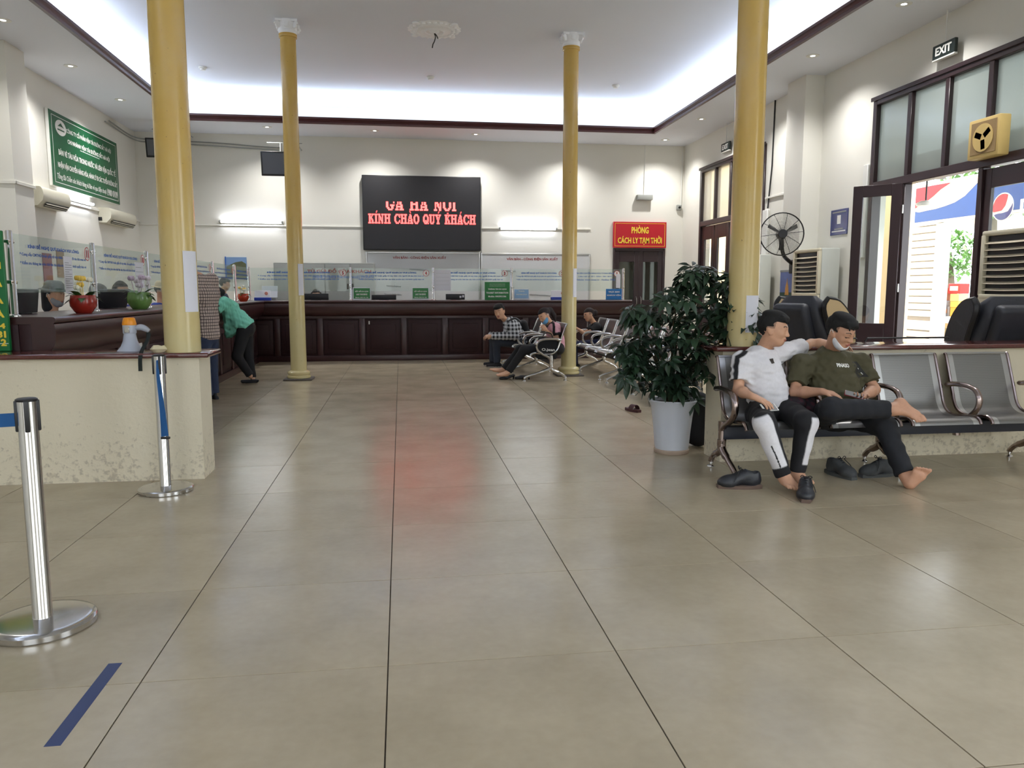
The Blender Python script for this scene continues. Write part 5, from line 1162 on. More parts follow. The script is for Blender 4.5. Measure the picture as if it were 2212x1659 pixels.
# ================================================================== people: smooth implicit surfaces meshed as one skin per body
def V3(p): return np.array((p[0], p[1], p[2]), float)
class Field:
    def __init__(s, lo, hi, h):
        s.h = h; s.lo = V3(lo)-3*h; s.n = np.ceil((V3(hi)-s.lo)/h).astype(int)+4
        s.F = np.full(s.n, 0.2, np.float32)
    def box(s, lo, hi, m):
        a = np.clip(np.floor((np.minimum(lo, hi)-m-s.lo)/s.h).astype(int), 0, s.n-1); b = np.clip(np.ceil((np.maximum(lo, hi)+m-s.lo)/s.h).astype(int)+1, 1, s.n)
        if np.any(b <= a): return None, None
        ax = [s.lo[i]+s.h*np.arange(a[i], b[i]) for i in range(3)]
        return tuple(slice(a[i], b[i]) for i in range(3)), np.stack(np.meshgrid(*ax, indexing='ij'), -1)
    def put(s, prim, k=0.02, op='add'):
        lo, hi, r, fn = prim; sl, P = s.box(lo, hi, r+k+3*s.h)
        if sl is None: return
        d = fn(P); A = s.F[sl]
        if op == 'add':
            hh = np.maximum(k-np.abs(A-d), 0)/k; s.F[sl] = np.minimum(A, d)-hh*hh*k*0.25
        elif op == 'sub':
            d = -d; hh = np.maximum(k-np.abs(A-d), 0)/k; s.F[sl] = np.maximum(A, d)+hh*hh*k*0.25
        elif op == 'mul':                                   # displace
            s.F[sl] = A+d
    def mesh(s):
        F = s.F; S = F < 0; n = np.array(F.shape); c = np.zeros(n-1, np.uint8)
        for i in (0, 1):
            for j in (0, 1):
                for k in (0, 1): c += S[i:n[0]-1+i, j:n[1]-1+j, k:n[2]-1+k]
        act = (c > 0) & (c < 8); idx = np.argwhere(act); vid = np.full(n-1, -1, np.int32); vid[act] = np.arange(len(idx))
        acc = np.zeros((len(idx), 3)); cnt = np.zeros(len(idx)); corners = [(i, j, k) for i in (0, 1) for j in (0, 1) for k in (0, 1)]
        for a in corners:
            for ax in range(3):
                if a[ax]: continue
                b = list(a); b[ax] = 1; va = F[tuple((idx+a).T)]; vb = F[tuple((idx+b).T)]; m = (va < 0) != (vb < 0)
                t = np.where(m, va/np.where(m, va-vb, 1), 0); p = np.array(a, float)+np.outer(t, np.array(b)-np.array(a)); acc[m] += p[m]; cnt[m] += 1
        V = s.lo+s.h*(idx+acc/np.maximum(cnt, 1)[:, None]); Q = []
        for ax in range(3):
            o1, o2 = [(1, 2), (2, 0), (0, 1)][ax]; sa = [slice(None)]*3; sb = [slice(None)]*3; sa[ax] = slice(0, -1); sb[ax] = slice(1, None)
            A, B = S[tuple(sa)], S[tuple(sb)]; e = np.argwhere(A != B); ok = (e[:, o1] > 0) & (e[:, o2] > 0) & (e[:, o1] < n[o1]-1) & (e[:, o2] < n[o2]-1); e = e[ok]
            d1 = np.zeros(3, int); d1[o1] = 1; d2 = np.zeros(3, int); d2[o2] = 1
            q = np.stack([vid[tuple((e-d1-d2).T)], vid[tuple((e-d2).T)], vid[tuple(e.T)], vid[tuple((e-d1).T)]], 1); fl = ~A[tuple(e.T)]
            q[fl] = q[fl][:, ::-1]; Q.append(q)
        return V, np.concatenate(Q)
def cap(a, b, ra, rb=None):
    a, b = V3(a), V3(b); rb = ra if rb is None else rb; ab = b-a; L = max(1e-9, ab@ab)
    def fn(P):
        t = np.clip(((P-a)@ab)/L, 0, 1); return np.linalg.norm(P-a-t[..., None]*ab, axis=-1)-(ra+(rb-ra)*t)
    return (np.minimum(a, b), np.maximum(a, b), max(ra, rb), fn)
def cutcap(a, b, ra, rb, ext=0.05):
    """tapered tube with a flat end at b"""
    a, b = V3(a), V3(b); d = (b-a)/np.linalg.norm(b-a); lo, hi, r, f = cap(a, b+d*ext, ra, rb)
    return (lo, hi, r, lambda P: np.maximum(f(P), (P-b)@d))
def ell(c, axes, rad):
    """ellipsoid: axes rows are unit vectors"""
    c = V3(c); A = np.array([V3(a) for a in axes]); R = np.array(rad, float)
    def fn(P):
        q = (P-c)@A.T/R; k0 = np.linalg.norm(q, axis=-1); k1 = np.linalg.norm(q/R, axis=-1); return k0*(k0-1)/np.maximum(k1, 1e-6)
    m = float(R.max()); return (c, c, m, fn)
def ecap(a, b, wa, wb, da, db, lat, rnd=None):
    """torso piece: oval section, wide along lat"""
    a, b, lat = V3(a), V3(b), V3(lat); ab = b-a; Ln = np.linalg.norm(ab); ax = ab/Ln; lat = lat-ax*(lat@ax); lat /= np.linalg.norm(lat); dep = np.cross(ax, lat)
    def fn(P):
        t = np.clip((P-a)@ax/Ln, 0, 1); o = P-a-t[..., None]*ab; w = wa+(wb-wa)*t; d = da+(db-da)*t; m = np.minimum(w, d)
        return (np.sqrt(((o@lat)/w)**2+((o@dep)/d)**2+((o@ax)/m)**2)-1)*m
    return (np.minimum(a, b), np.maximum(a, b), max(wa, wb, da, db), fn)
def grow(prim, e):
    lo, hi, r, f = prim; return (lo, hi, r+max(e, 0), lambda P: f(P)-e)
def folds(seed, amp, freq, dirs=4):
    r = np.random.RandomState(seed); D = r.randn(dirs, 3); D /= np.linalg.norm(D, axis=1)[:, None]; ph = r.rand(dirs)*6.28; fr = freq*(0.6+0.8*r.rand(dirs)); W = r.randn(dirs, 3)*7
    def fn(P):
        o = 0
        for i in range(dirs):
            warp = 0.8*np.sin(P@W[i]+ph[i]*2); o = o+np.sin(P@D[i]*fr[i]+ph[i]+warp)
        return amp*o/dirs
    return fn
def skin_object(name, V, Q, mats, parent, loc, colors=None, smooth=2):
    n = len(V)
    for _ in range(smooth):                                    # light relaxation
        E = np.concatenate([Q[:, [0, 1]], Q[:, [1, 2]], Q[:, [2, 3]], Q[:, [3, 0]]]); S = np.zeros((n, 3)); c = np.zeros(n)
        for a, b in ((0, 1), (1, 0)):
            for i in range(3): S[:, i] += np.bincount(E[:, a], V[E[:, b], i], n)
            c += np.bincount(E[:, a], minlength=n)
        V = 0.5*V+0.5*S/np.maximum(c, 1)[:, None]
    me = bpy.data.meshes.new(name); me.vertices.add(n); me.vertices.foreach_set('co', (V-V3(loc)).ravel())
    m = len(Q); me.loops.add(4*m); me.loops.foreach_set('vertex_index', Q.ravel().astype(np.int32)); me.polygons.add(m)
    me.polygons.foreach_set('loop_start', np.arange(0, 4*m, 4, dtype=np.int32)); me.polygons.foreach_set('use_smooth', np.ones(m, bool))
    for x in (mats if isinstance(mats, (list, tuple)) else [mats]): me.materials.append(x)
    me.update(calc_edges=True); me.validate()
    if colors is not None:
        at = me.color_attributes.new('tint', 'FLOAT_COLOR', 'POINT'); c = np.ones((n, 4), np.float32); c[:, :3] = colors(V); at.data.foreach_set('color', c.ravel())
    o = bpy.data.objects.new(name, me); COL.objects.link(o)
    if parent is None: o.location = loc
    else: o.parent = parent
    return o, V
def tint_mat(name, rough, sss=0.0, bump=0.0, bscale=200, sheen=0.0):
    m = bpy.data.materials.new(name); m.use_nodes = True; nt = m.node_tree; b = nt.nodes['Principled BSDF']; a = nt.nodes.new('ShaderNodeAttribute'); a.attribute_name = 'tint'
    n = nt.nodes.new('ShaderNodeTexNoise'); n.inputs['Scale'].default_value = 60; tc = nt.nodes.new('ShaderNodeTexCoord'); nt.links.new(tc.outputs['Object'], n.inputs['Vector'])
    mr = nt.nodes.new('ShaderNodeMapRange'); mr.inputs[3].default_value = 0.92; mr.inputs[4].default_value = 1.08; nt.links.new(n.outputs['Fac'], mr.inputs[0])
    mx = nt.nodes.new('ShaderNodeVectorMath'); mx.operation = 'SCALE'; nt.links.new(a.outputs['Color'], mx.inputs[0]); nt.links.new(mr.outputs[0], mx.inputs['Scale']); nt.links.new(mx.outputs[0], b.inputs['Base Color'])
    b.inputs['Roughness'].default_value = rough; b.inputs['Sheen Weight'].default_value = sheen
    if bump:
        n2 = nt.nodes.new('ShaderNodeTexNoise'); n2.inputs['Scale'].default_value = bscale; nt.links.new(tc.outputs['Object'], n2.inputs['Vector'])
        bp = nt.nodes.new('ShaderNodeBump'); bp.inputs['Strength'].default_value = bump; bp.inputs['Distance'].default_value = 0.003; nt.links.new(n2.outputs['Fac'], bp.inputs['Height']); nt.links.new(bp.outputs[0], b.inputs['Normal'])
    return m
M_SKIN = tint_mat('skin', 0.5); M_CLOTH = tint_mat('cloth', 0.85, bump=0.15); M_HAIR = tint_mat('hair', 0.8, bump=0.6, bscale=260)
def rgb(r, g, b): return np.array(srgb(r, g, b)[:3])
SKIN = rgb(206, 158, 128); LIP = rgb(168, 96, 86); BROW = rgb(40, 30, 26)
M_EYEW = mat('eye white', srgb(226, 220, 214), 0.3); M_EYED = mat('dark iris', srgb(34, 24, 20), 0.2)

def head_frame(f, u):
    f = V3(f); f /= np.linalg.norm(f); u = V3(u); u = u-f*(u@f); u /= np.linalg.norm(u); return np.array([np.cross(f, u), f, u])   # right, forward, up
def head_prims(F, c, A, hs):
    """skull, face and features into field F; A rows right/forward/up; hs = chin to crown"""
    W = lambda r, f, u: V3(c)+(A[0]*r+A[1]*f+A[2]*u)*hs
    E = lambda p, rad: ell(W(*p), A, np.array(rad)*hs); k = 0.05*hs
    F.put(E((0, -0.07, 0.13), (0.335, 0.41, 0.36)), 0.03*hs); F.put(E((0, 0.10, -0.10), (0.275, 0.285, 0.37)), 0.18*hs); F.put(E((0, 0.20, -0.37), (0.14, 0.13, 0.10)), 0.14*hs)
    for s in (-1, 1):
        F.put(cap(W(s*0.21, -0.02, -0.20), W(s*0.09, 0.22, -0.38), 0.075*hs, 0.07*hs), 0.12*hs); F.put(E((s*0.16, 0.23, -0.11), (0.09, 0.10, 0.09)), 0.1*hs)
        F.put(cap(W(s*0.20, 0.27, 0.075), W(s*0.06, 0.345, 0.06), 0.05*hs), 0.08*hs)
        F.put(ell(W(s*0.335, -0.05, -0.05), np.array([A[0], A[1]*0.9+A[2]*0.3, A[2]]), np.array((0.035, 0.085, 0.14))*hs), 0.03*hs)
        F.put(E((s*0.145, 0.41, -0.005), (0.075, 0.07, 0.05)), 0.06*hs, 'sub'); F.put(E((s*0.14, 0.315, -0.005), (0.075, 0.06, 0.062)), 0.02*hs)
    F.put(cap(W(0, 0.355, 0.03), W(0, 0.445, -0.14), 0.035*hs, 0.045*hs), 0.05*hs)
    for s in (-1, 1): F.put(E((s*0.052, 0.40, -0.155), (0.04, 0.05, 0.035)), 0.03*hs)
    F.put(E((0, 0.365, -0.255), (0.105, 0.05, 0.028)), 0.03*hs); F.put(E((0, 0.36, -0.30), (0.085, 0.05, 0.03)), 0.03*hs)
    F.put(cap(W(-0.1, 0.42, -0.276), W(0.1, 0.42, -0.276), 0.012*hs), 0.02*hs, 'sub')
def face_tint(c, A, hs, skin=SKIN, closed=False):
    def fn(V):
        q = (V-V3(c))@A.T/hs; col = np.tile(skin, (len(V), 1)); x, f, u = q.T
        lips = (np.abs(x) < 0.105*(1-0.5*np.abs(u+0.278)/0.05)) & (u > -0.325) & (u < -0.235) & (f > 0.30); col[lips] = LIP
        brow = (np.abs(np.abs(x)-0.15) < 0.085) & (np.abs(u-0.095-0.02*(1-((np.abs(x)-0.15)/0.085)**2)) < 0.014) & (f > 0.1); col[brow] = BROW
        st = (f < 0.10) & (u > -0.05) & (np.abs(x) > 0.2) & (f < 0.10-0.3*(0.1-u)); col[st & (u > 0.02)] = skin*0.45+BROW*0.35
        if closed: lash = (np.abs(np.abs(x)-0.145) < 0.075) & (np.abs(u+0.03) < 0.014) & (f > 0.15); col[lash] = BROW
        return col
    return fn
def eyes(parent, loc, c, A, hs, look=0.0, half=0.0):
    for s in (-1, 1):
        p = V3(c)+(A[0]*s*0.142+A[1]*0.318+A[2]*(-0.006))*hs; M = Matrix([list(A[0]), list(A[1]), list(A[2])]).transposed().to_4x4()
        e = MB(loc); e.ell(Vector(p), 0.056*hs, 0.046*hs, 0.024*hs*(1-half), 12, M); eo = e.build('eye', M_EYEW, parent)
        i = MB(loc); i.ell(Vector(p+(A[0]*look*0.022+A[1]*0.034)*hs), 0.027*hs, 0.02*hs, 0.025*hs*(1-half), 10, M); i.build('iris', M_EYED, eo)
def hair_prims(F, c, A, hs, style):
    W = lambda r, f, u: V3(c)+(A[0]*r+A[1]*f+A[2]*u)*hs; cc = V3(c)
    lo, hi, r, f0 = ell(W(0, -0.07, 0.14), A, np.array((0.358, 0.435, 0.40))*hs)
    n1 = folds(5, 0.030*hs, 60/hs*0.22); n2 = folds(6, 0.022*hs, 300, 5)
    nz = lambda P: n1(P)+n2(P)*0.6
    def fn(P):
        q = (P-cc)@A.T/hs; x, f, u = q[..., 0], q[..., 1], q[..., 2]
        back = np.maximum(f+0.06+(0.10 if style == 'short' else -0.02)*np.clip(0.25-u, 0, 1), (-0.30 if style == 'short' else -0.42)-u); top = 0.225-u+0.12*np.clip(f-0.1, 0, 1)
        side = np.maximum(f-0.08-0.05*np.sin(u*30), 0.03-u)
        return np.maximum(f0(P)+nz(P), np.minimum(np.minimum(back, top), side)*hs)
    F.put((lo, hi, r+0.06*hs, fn), 0.012*hs)
    if style == 'short':                                       # fuller fringe
        F.put(ell(W(0, 0.20, 0.33), A, np.array((0.29, 0.22, 0.15))*hs), 0.06*hs); F.put(ell(W(0, -0.05, 0.44), A, np.array((0.30, 0.34, 0.14))*hs), 0.06*hs)
        for i in range(9):
            a = -0.24+0.06*i; F.put(cap(W(a, 0.24, 0.40), W(a+0.03*math.sin(i*2.1), 0.40-0.5*a*a, 0.225+0.025*math.sin(i*3.3)), 0.04*hs, 0.02*hs), 0.03*hs)
def hand(F, w, d, nrm, thumb, curl=0.5, s=1.0, spread=1.0, curls=None):
    """palm with five fingers; d = pointing direction, nrm = direction the palm faces, thumb = side sign along d x nrm"""
    w = V3(w); d = V3(d); d /= np.linalg.norm(d); n = V3(nrm); n = n-d*(n@d); n /= np.linalg.norm(n); l = np.cross(d, n)*thumb
    F.put(ell(w+d*0.045*s, np.array([l, d, n]), np.array((0.036, 0.048, 0.015))*s), 0.02)
    for i, ln in enumerate((1.0, 1.1, 1.02, 0.82)):
        o = (1.5-i)*0.0185*s; k = w+d*(0.082-0.004*abs(1-i))*s+l*o*1.02; F.put(cap(w+d*0.02*s+l*o*0.7, k, 0.012*s, 0.0105*s), 0.012)
        p = k; cu = (curls[i] if curls else curl); a = cu*0.55; sd = l*(1.5-i)*0.10*spread
        for L, rr in ((0.036, 0.0090), (0.024, 0.0082), (0.019, 0.0074)):
            dd = d*math.cos(a)+n*math.sin(a)+sd; dd /= np.linalg.norm(dd); q = p+dd*L*ln*s; F.put(cap(p, q, rr*s, (rr-0.0007)*s), 0.004); p = q; a += cu*0.75
    p = w+d*0.022*s+l*0.026*s; dd = d*0.62+l*0.72+n*0.25; dd /= np.linalg.norm(dd); F.put(cap(w+d*0.012*s, p, 0.016*s, 0.014*s), 0.014)
    q = p+dd*0.032*s; F.put(cap(p, q, 0.0125*s, 0.010*s), 0.008); dd = d*0.92+l*0.25+n*0.32*curl; dd /= np.linalg.norm(dd); F.put(cap(q, q+dd*0.027*s, 0.0098*s, 0.008*s), 0.006)
def foot(F, ankle, heel, toe, up, side, s=1.0):
    """bare foot with five toes; up = instep direction, side = sign of the big toe along dir x up"""
    an, he, to = V3(ankle), V3(heel), V3(toe); d = to-he; L = np.linalg.norm(d); d /= L; u = V3(up); u = u-d*(u@d); u /= np.linalg.norm(u); l = np.cross(d, u)*side
    hc = he+d*0.032*s+u*0.030*s; F.put(ell(hc, np.array([l, d, u]), np.array((0.030, 0.036, 0.030))*s), 0.02); F.put(cap(an, hc+u*0.005, 0.034*s, 0.03*s), 0.025)
    ball = he+d*(L-0.065*s)+u*0.020*s
    for o, r in ((-0.036, 0.016), (0.0, 0.020), (0.030, 0.021)): F.put(cap(hc+l*o*0.35, ball+l*o*s, 0.026*s, r*s), 0.02)
    F.put(cap(an+d*0.01, ball+u*0.012*s+l*0.008, 0.033*s, 0.018*s), 0.03)
    for i, (o, ln, r) in enumerate(((0.034, 0.064, 0.0150), (0.0095, 0.060, 0.0105), (-0.0115, 0.053, 0.0100), (-0.031, 0.045, 0.0095), (-0.048, 0.036, 0.0092))):
        p = ball+l*o*s-d*0.005; F.put(cap(p, p+d*ln*s*0.62+u*0.006*s, r*0.95*s, r*s), 0.005); F.put(cap(p+d*ln*s*0.62+u*0.006*s, p+d*ln*s-u*0.003*s, r*s, r*0.95*s), 0.003)
def limb_colors(base): return lambda V: np.tile(base, (len(V), 1))
def body_bounds(J, m=0.23):
    P = np.array([V3(p) for k, p in J.items() if k not in ('hf', 'hu')]); return P.min(0)-m, P.max(0)+m
def torso(J, w=1.0, belly=1.0):
    lat = V3(J['shL'])-V3(J['shR']); hl = V3(J['hipL'])-V3(J['hipR'])
    return [ecap(J['pel'], J['belly'], 0.138*w, 0.116*w*belly, 0.108*w, 0.094*w*belly, hl+0.3*lat), ecap(J['belly'], J['chest'], 0.116*w*belly, 0.128*w, 0.094*w*belly, 0.100*w, lat), ecap(J['chest'], V3(J['chest'])*0.35+V3(J['neck'])*0.65, 0.128*w, 0.085*w, 0.100*w, 0.062*w, lat)]
def build_person(label, J, h, hs=0.225, sk=SKIN, hands={}, feet={}, headopt={}, w=1.0, loc=None, rs=1.0, closed=False, head=True, legs=True):
    """continuous skin: trunk, neck, head, arms, legs, hands and feet"""
    lo, hi = body_bounds(J); F = Field(lo, hi, h)
    for t in torso(J, w*0.93): F.put(t, 0.05)
    F.put(cap(J['shR'], J['shL'], 0.036), 0.05)
    for s in 'RL':
        F.put(cap(J['sh'+s], V3(J['sh'+s])*0.7+V3(J['el'+s])*0.3, 0.044*w*rs, 0.043*w*rs), 0.03); F.put(cap(J['sh'+s], J['el'+s], 0.043*w*rs, 0.037*w*rs), 0.03)
        e, wr = V3(J['el'+s]), V3(J['wr'+s]); F.put(cap(e, e*0.62+wr*0.38, 0.037*w*rs, 0.039*w*rs), 0.02); F.put(cap(e*0.62+wr*0.38, wr, 0.039*w*rs, 0.025*w*rs), 0.02)
        if s in hands: hand(F, J['wr'+s], *hands[s])
        if legs and 'kn'+s in J:
            F.put(cap(J['hip'+s], J['kn'+s], 0.080*w, 0.055*w), 0.04); k_, a_ = V3(J['kn'+s]), V3(J['an'+s]); F.put(cap(k_, k_*0.65+a_*0.35, 0.052*w, 0.054*w), 0.02); F.put(cap(k_*0.65+a_*0.35, a_, 0.054*w, 0.034*w), 0.02)
            if s in feet: foot(F, J['an'+s], *feet[s])
    A = head_frame(J['hf'], J['hu']); hc = V3(J['head'])
    F.put(cap(J['neck'], hc-A[2]*0.28*hs-A[1]*0.08*hs, 0.052*w, 0.050*w), 0.03)
    head_prims(F, hc, A, hs)
    V, Q = F.mesh(); loc = Vector(loc if loc is not None else (J['pel'][0], J['pel'][1], 0))
    ft = face_tint(hc, A, hs, sk, closed)
    o, _ = skin_object('person', V, Q, M_SKIN, None, loc, ft, 1)
    tag(o, label, 'person'); return o, A, hc, loc
def shirt(o, loc, J, h, color, sleeve=0.6, infl=0.016, seed=1, w=1.0, hem=0.0, name='shirt', wr=0.006, collar=0.062, longs=False, low=None, extra=(), belly=1.0):
    lo, hi = body_bounds({k: v for k, v in J.items() if k[:2] not in ('kn', 'an')}, 0.17); F = Field(lo, hi, h)
    for t in torso(J, w, belly): F.put(grow(t, infl), 0.06)
    F.put(grow(cap(J['shR'], J['shL'], 0.040), infl*0.7), 0.06)
    for s in 'RL':
        a, b = V3(J['sh'+s]), V3(J['el'+s])
        if longs:
            wp = V3(J['wr'+s]); F.put(grow(cap(a, b, 0.052*w, 0.045*w), infl), 0.04); F.put(grow(cutcap(b, b*0.06+wp*0.94, 0.042*w, 0.032*w), infl), 0.03)
        else:
            e = a*(1-sleeve)+b*sleeve; F.put(grow(cutcap(a, e, 0.046, 0.050), infl*1.1), 0.045)
    for p in extra: F.put(p, 0.03)
    p0, p1 = V3(J['pel']), V3(J['belly']); ax = (p1-p0)/np.linalg.norm(p1-p0); cut = p0-ax*hem
    f1_, f2_ = folds(seed, wr, 75), folds(seed+50, wr*0.7, 150, 5); fo = lambda P: f1_(P)+f2_(P)
    sl, P = F.box(lo, hi, 0.0); F.F[sl] += fo(P)
    F.F[sl] = np.maximum(F.F[sl], np.where(np.linalg.norm(P-p0, axis=-1) < 0.33, (cut-P)@ax, -1)) if hem is not None else F.F[sl]
    A = head_frame(J['hf'], J['hu']); nk = V3(J['neck']); hd = V3(J['head'])
    F.put(cap(nk+(hd-nk)*0.10, nk+(hd-nk)*1.2, collar, collar*1.25), 0.008, 'sub')
    V, Q = F.mesh(); so, Vv = skin_object(name, V, Q, M_CLOTH, o, loc, color if callable(color) else limb_colors(color), 1); return so
def pants(o, loc, J, h, color, end=0.92, infl=0.014, seed=2, w=1.0, name='trousers', wr=0.005, taper=0.046, rise=0.10):
    lo, hi = body_bounds({k: v for k, v in J.items() if k[:3] in ('pel', 'bel', 'hip') or k[:2] in ('kn', 'an')}, 0.16); F = Field(lo, hi, h)
    p, b = V3(J['pel']), V3(J['belly']); lat = V3(J['hipL'])-V3(J['hipR']); ax = (b-p)/np.linalg.norm(b-p)
    F.put(grow(ecap(p-ax*0.02, p+ax*rise*0.6, 0.152*w, 0.145*w, 0.116*w, 0.108*w, lat), infl*0.6), 0.03)
    for s in 'RL':
        k_, a_ = V3(J['kn'+s]), V3(J['an'+s]); F.put(grow(cap(J['hip'+s], k_, 0.086*w, 0.060*w), infl), 0.035); F.put(grow(cutcap(k_, k_*(1-end)+a_*end, 0.058*w, taper*w), infl), 0.03)
    sl, P = F.box(lo, hi, 0.0); F.F[sl] += folds(seed, wr, 70)(P)
    V, Q = F.mesh(); po, _ = skin_object(name, V, Q, M_CLOTH, o, loc, color if callable(color) else limb_colors(color), 2); return po
def hair(o, loc, c, A, hs, h, col, style='short', extra=()):
    F = Field(V3(c)-0.6*hs-0.05, V3(c)+0.75*hs, h)
    if extra: F = Field(V3(c)-1.5*hs, V3(c)+0.75*hs, h)
    hair_prims(F, c, A, hs, style)
    for p in extra: F.put(p, 0.015)
    V, Q = F.mesh(); return skin_object('hair', V, Q, M_HAIR, o, loc, limb_colors(col), 1)[0]
def onto(target, verts, d, off):
    """lay points on the surface of target (mesh at its parent's location) along direction d"""
    from mathutils.bvhtree import BVHTree
    me = target.data; L = Vector(target.parent.location) if target.parent else Vector(target.location)
    bv = BVHTree.FromPolygons([v.co+L for v in me.vertices], [tuple(p.vertices) for p in me.polygons]); out = []; d = Vector(d).normalized()
    for p in verts:
        hit = bv.ray_cast(Vector(p)-d*0.4, d); out.append((hit[0]-d*off) if hit[0] is not None else Vector(p))
    return out
def print_on(target, parent, loc, body, c, r, u, w, h, m, d, name='lettering', weight=0.02):
    me0, asp = text_mesh(body, weight, m); Mx = frame(Vector(c), r, u) @ Matrix.Diagonal((w, h, 1, 1)); vs = onto(target, [Mx @ v.co for v in me0.vertices], d, 0.0025)
    me = me0.copy(); me.name = name
    for v, p in zip(me.vertices, vs): v.co = p-Vector(loc)
    return link(bpy.data.objects.new(name, me), parent)
def patch_on(target, parent, loc, pts, m, d, name, off=0.002, sub=4):
    """quad patch (four corners) draped on a garment"""
    a, b, c, e = [Vector(p) for p in pts]; g = []
    for i in range(sub+1):
        s = i/sub; g.append([(a.lerp(e, s)).lerp(b.lerp(c, s), j/sub) for j in range(sub+1)])
    fl = onto(target, [p for r in g for p in r], d, off); mb = MB(loc); mb.sheet([fl[i*(sub+1):(i+1)*(sub+1)] for i in range(sub+1)]); return mb.build(name, m, parent)
JP = lambda u, v, y: Vector(at_y(u, v, y))

# ================================================================== the two young men on the bench
HA = 0.0055
BLK = rgb(24, 24, 28); WHT = rgb(226, 224, 228)
JA = dict(pel=JP(1668, 884, 5.07), belly=JP(1655, 838, 5.08), chest=JP(1643, 796, 5.12), neck=JP(1650, 752, 5.15), head=JP(1671, 711, 5.09), hf=(0.80, -0.58, -0.10), hu=(0.10, 0.0, 1),
          shR=JP(1600, 779, 5.10), elR=JP(1595, 843, 5.03), wrR=JP(1624, 856, 4.86), shL=JP(1690, 762, 5.20), elL=JP(1752, 743, 5.40), wrL=JP(1800, 743, 5.33),
          hipR=JP(1640, 895, 5.00), knR=JP(1652, 916, 4.64), anR=JP(1694, 1030, 4.58), hipL=JP(1700, 890, 5.02), knL=JP(1742, 912, 4.66), anL=JP(1722, 1022, 4.66))
oA, AA, cA, lA = build_person('young man in a white T-shirt holding a phone, arm round his neighbour', JA, HA, 0.232, feet={'R': (JP(1690, 1044, 4.60)-Vector((0, 0, 0.0)), JP(1722, 1064, 4.44), (0.1, 0.1, 1), -1, 0.95), 'L': (JP(1722, 1040, 4.68), JP(1748, 1052, 4.52), (0, 0.2, 1), 1, 0.95)},
        hands={'R': ((0.62, -0.62, -0.28), (-0.1, 0.2, -1), 1, 0.34, 1.0), 'L': ((0.9, -0.3, -0.1), (0.1, -0.2, -1), -1, 0.5, 0.9)}, w=0.96)
eyes(oA, lA, cA, AA, 0.232, 0.3)
hair(oA, lA, cA, AA, 0.232, 0.005, rgb(9, 8, 8))
st0, st1, st2 = JP(1618, 754, 5.08), JP(1593, 772, 5.06), JP(1584, 820, 5.04)
def colA(V):
    c = np.tile(WHT, (len(V), 1)); pts = [V3(st0), V3(st1), V3(st2)]; d = np.full(len(V), 9.0)
    for a, b in zip(pts[:-1], pts[1:]):
        a2, b2 = a[[0, 2]], b[[0, 2]]; p = V[:, [0, 2]]; ab = b2-a2; t = np.clip((p-a2)@ab/(ab@ab), 0, 1); d = np.minimum(d, np.linalg.norm(p-a2-t[:, None]*ab, axis=1))
    al = np.clip((0.0125-d)/0.006+0.5, 0, 1)*(V[:, 1] < JA['shR'].y+0.03); return c*(1-al[:, None])+BLK*al[:, None]
sA = shirt(oA, lA, JA, HA, colA, 0.62, 0.013, 3, 1.0, hem=-0.02, name='t_shirt', wr=0.007, belly=1.05)
def colPA(V):
    c = np.tile(BLK, (len(V), 1))
    for s, sg, off in (('R', 1, 0.022), ('L', -1, 0.006)):
        k, a = V3(JA['kn'+s]), V3(JA['an'+s]); ab = a-k; L = ab@ab; t = (V-k)@ab/L; r = np.linalg.norm(V-k-np.outer(np.clip(t, 0, 1), ab), axis=1); lat = (V-k-np.outer(t, ab))[:, 0]*sg
        near = r < 0.10; other = V3(JA['kn'+('L' if s == 'R' else 'R')]); near &= np.linalg.norm(V-k, axis=1) < np.linalg.norm(V-other, axis=1)+ (0.12 if True else 0)
        dl = np.linalg.norm(V[:, [0]]-(k+np.outer(np.clip(t, 0, 1), ab))[:, [0]], axis=1) < 0.10; near &= dl
        top = -0.16 if s == 'R' else -0.12
        al = np.clip((off-lat)/0.007+0.5, 0, 1)*np.clip((t-top)/0.03+0.5, 0, 1)*np.clip((0.80-t)/0.02+0.5, 0, 1)*near; c = c*(1-al[:, None])+WHT*al[:, None]
        if s == 'R': z = near & (t > 0.38) & (t < 0.80) & (np.abs(lat+0.030-0.02*(t-0.4)) < 0.004); c[z] = BLK
    return c
pA = pants(oA, lA, JA, HA, colPA, 0.93, 0.014, 8, 0.96, 'track_trousers', 0.004, 0.036)
patch_on(sA, oA, lA, [JP(1664, 776, 5.0), JP(1675, 775, 5.0), JP(1677, 785, 5.0), JP(1667, 786, 5.0)], mat('dark badge', srgb(54, 48, 46), 0.5), (0, 1, 0), 'badge')

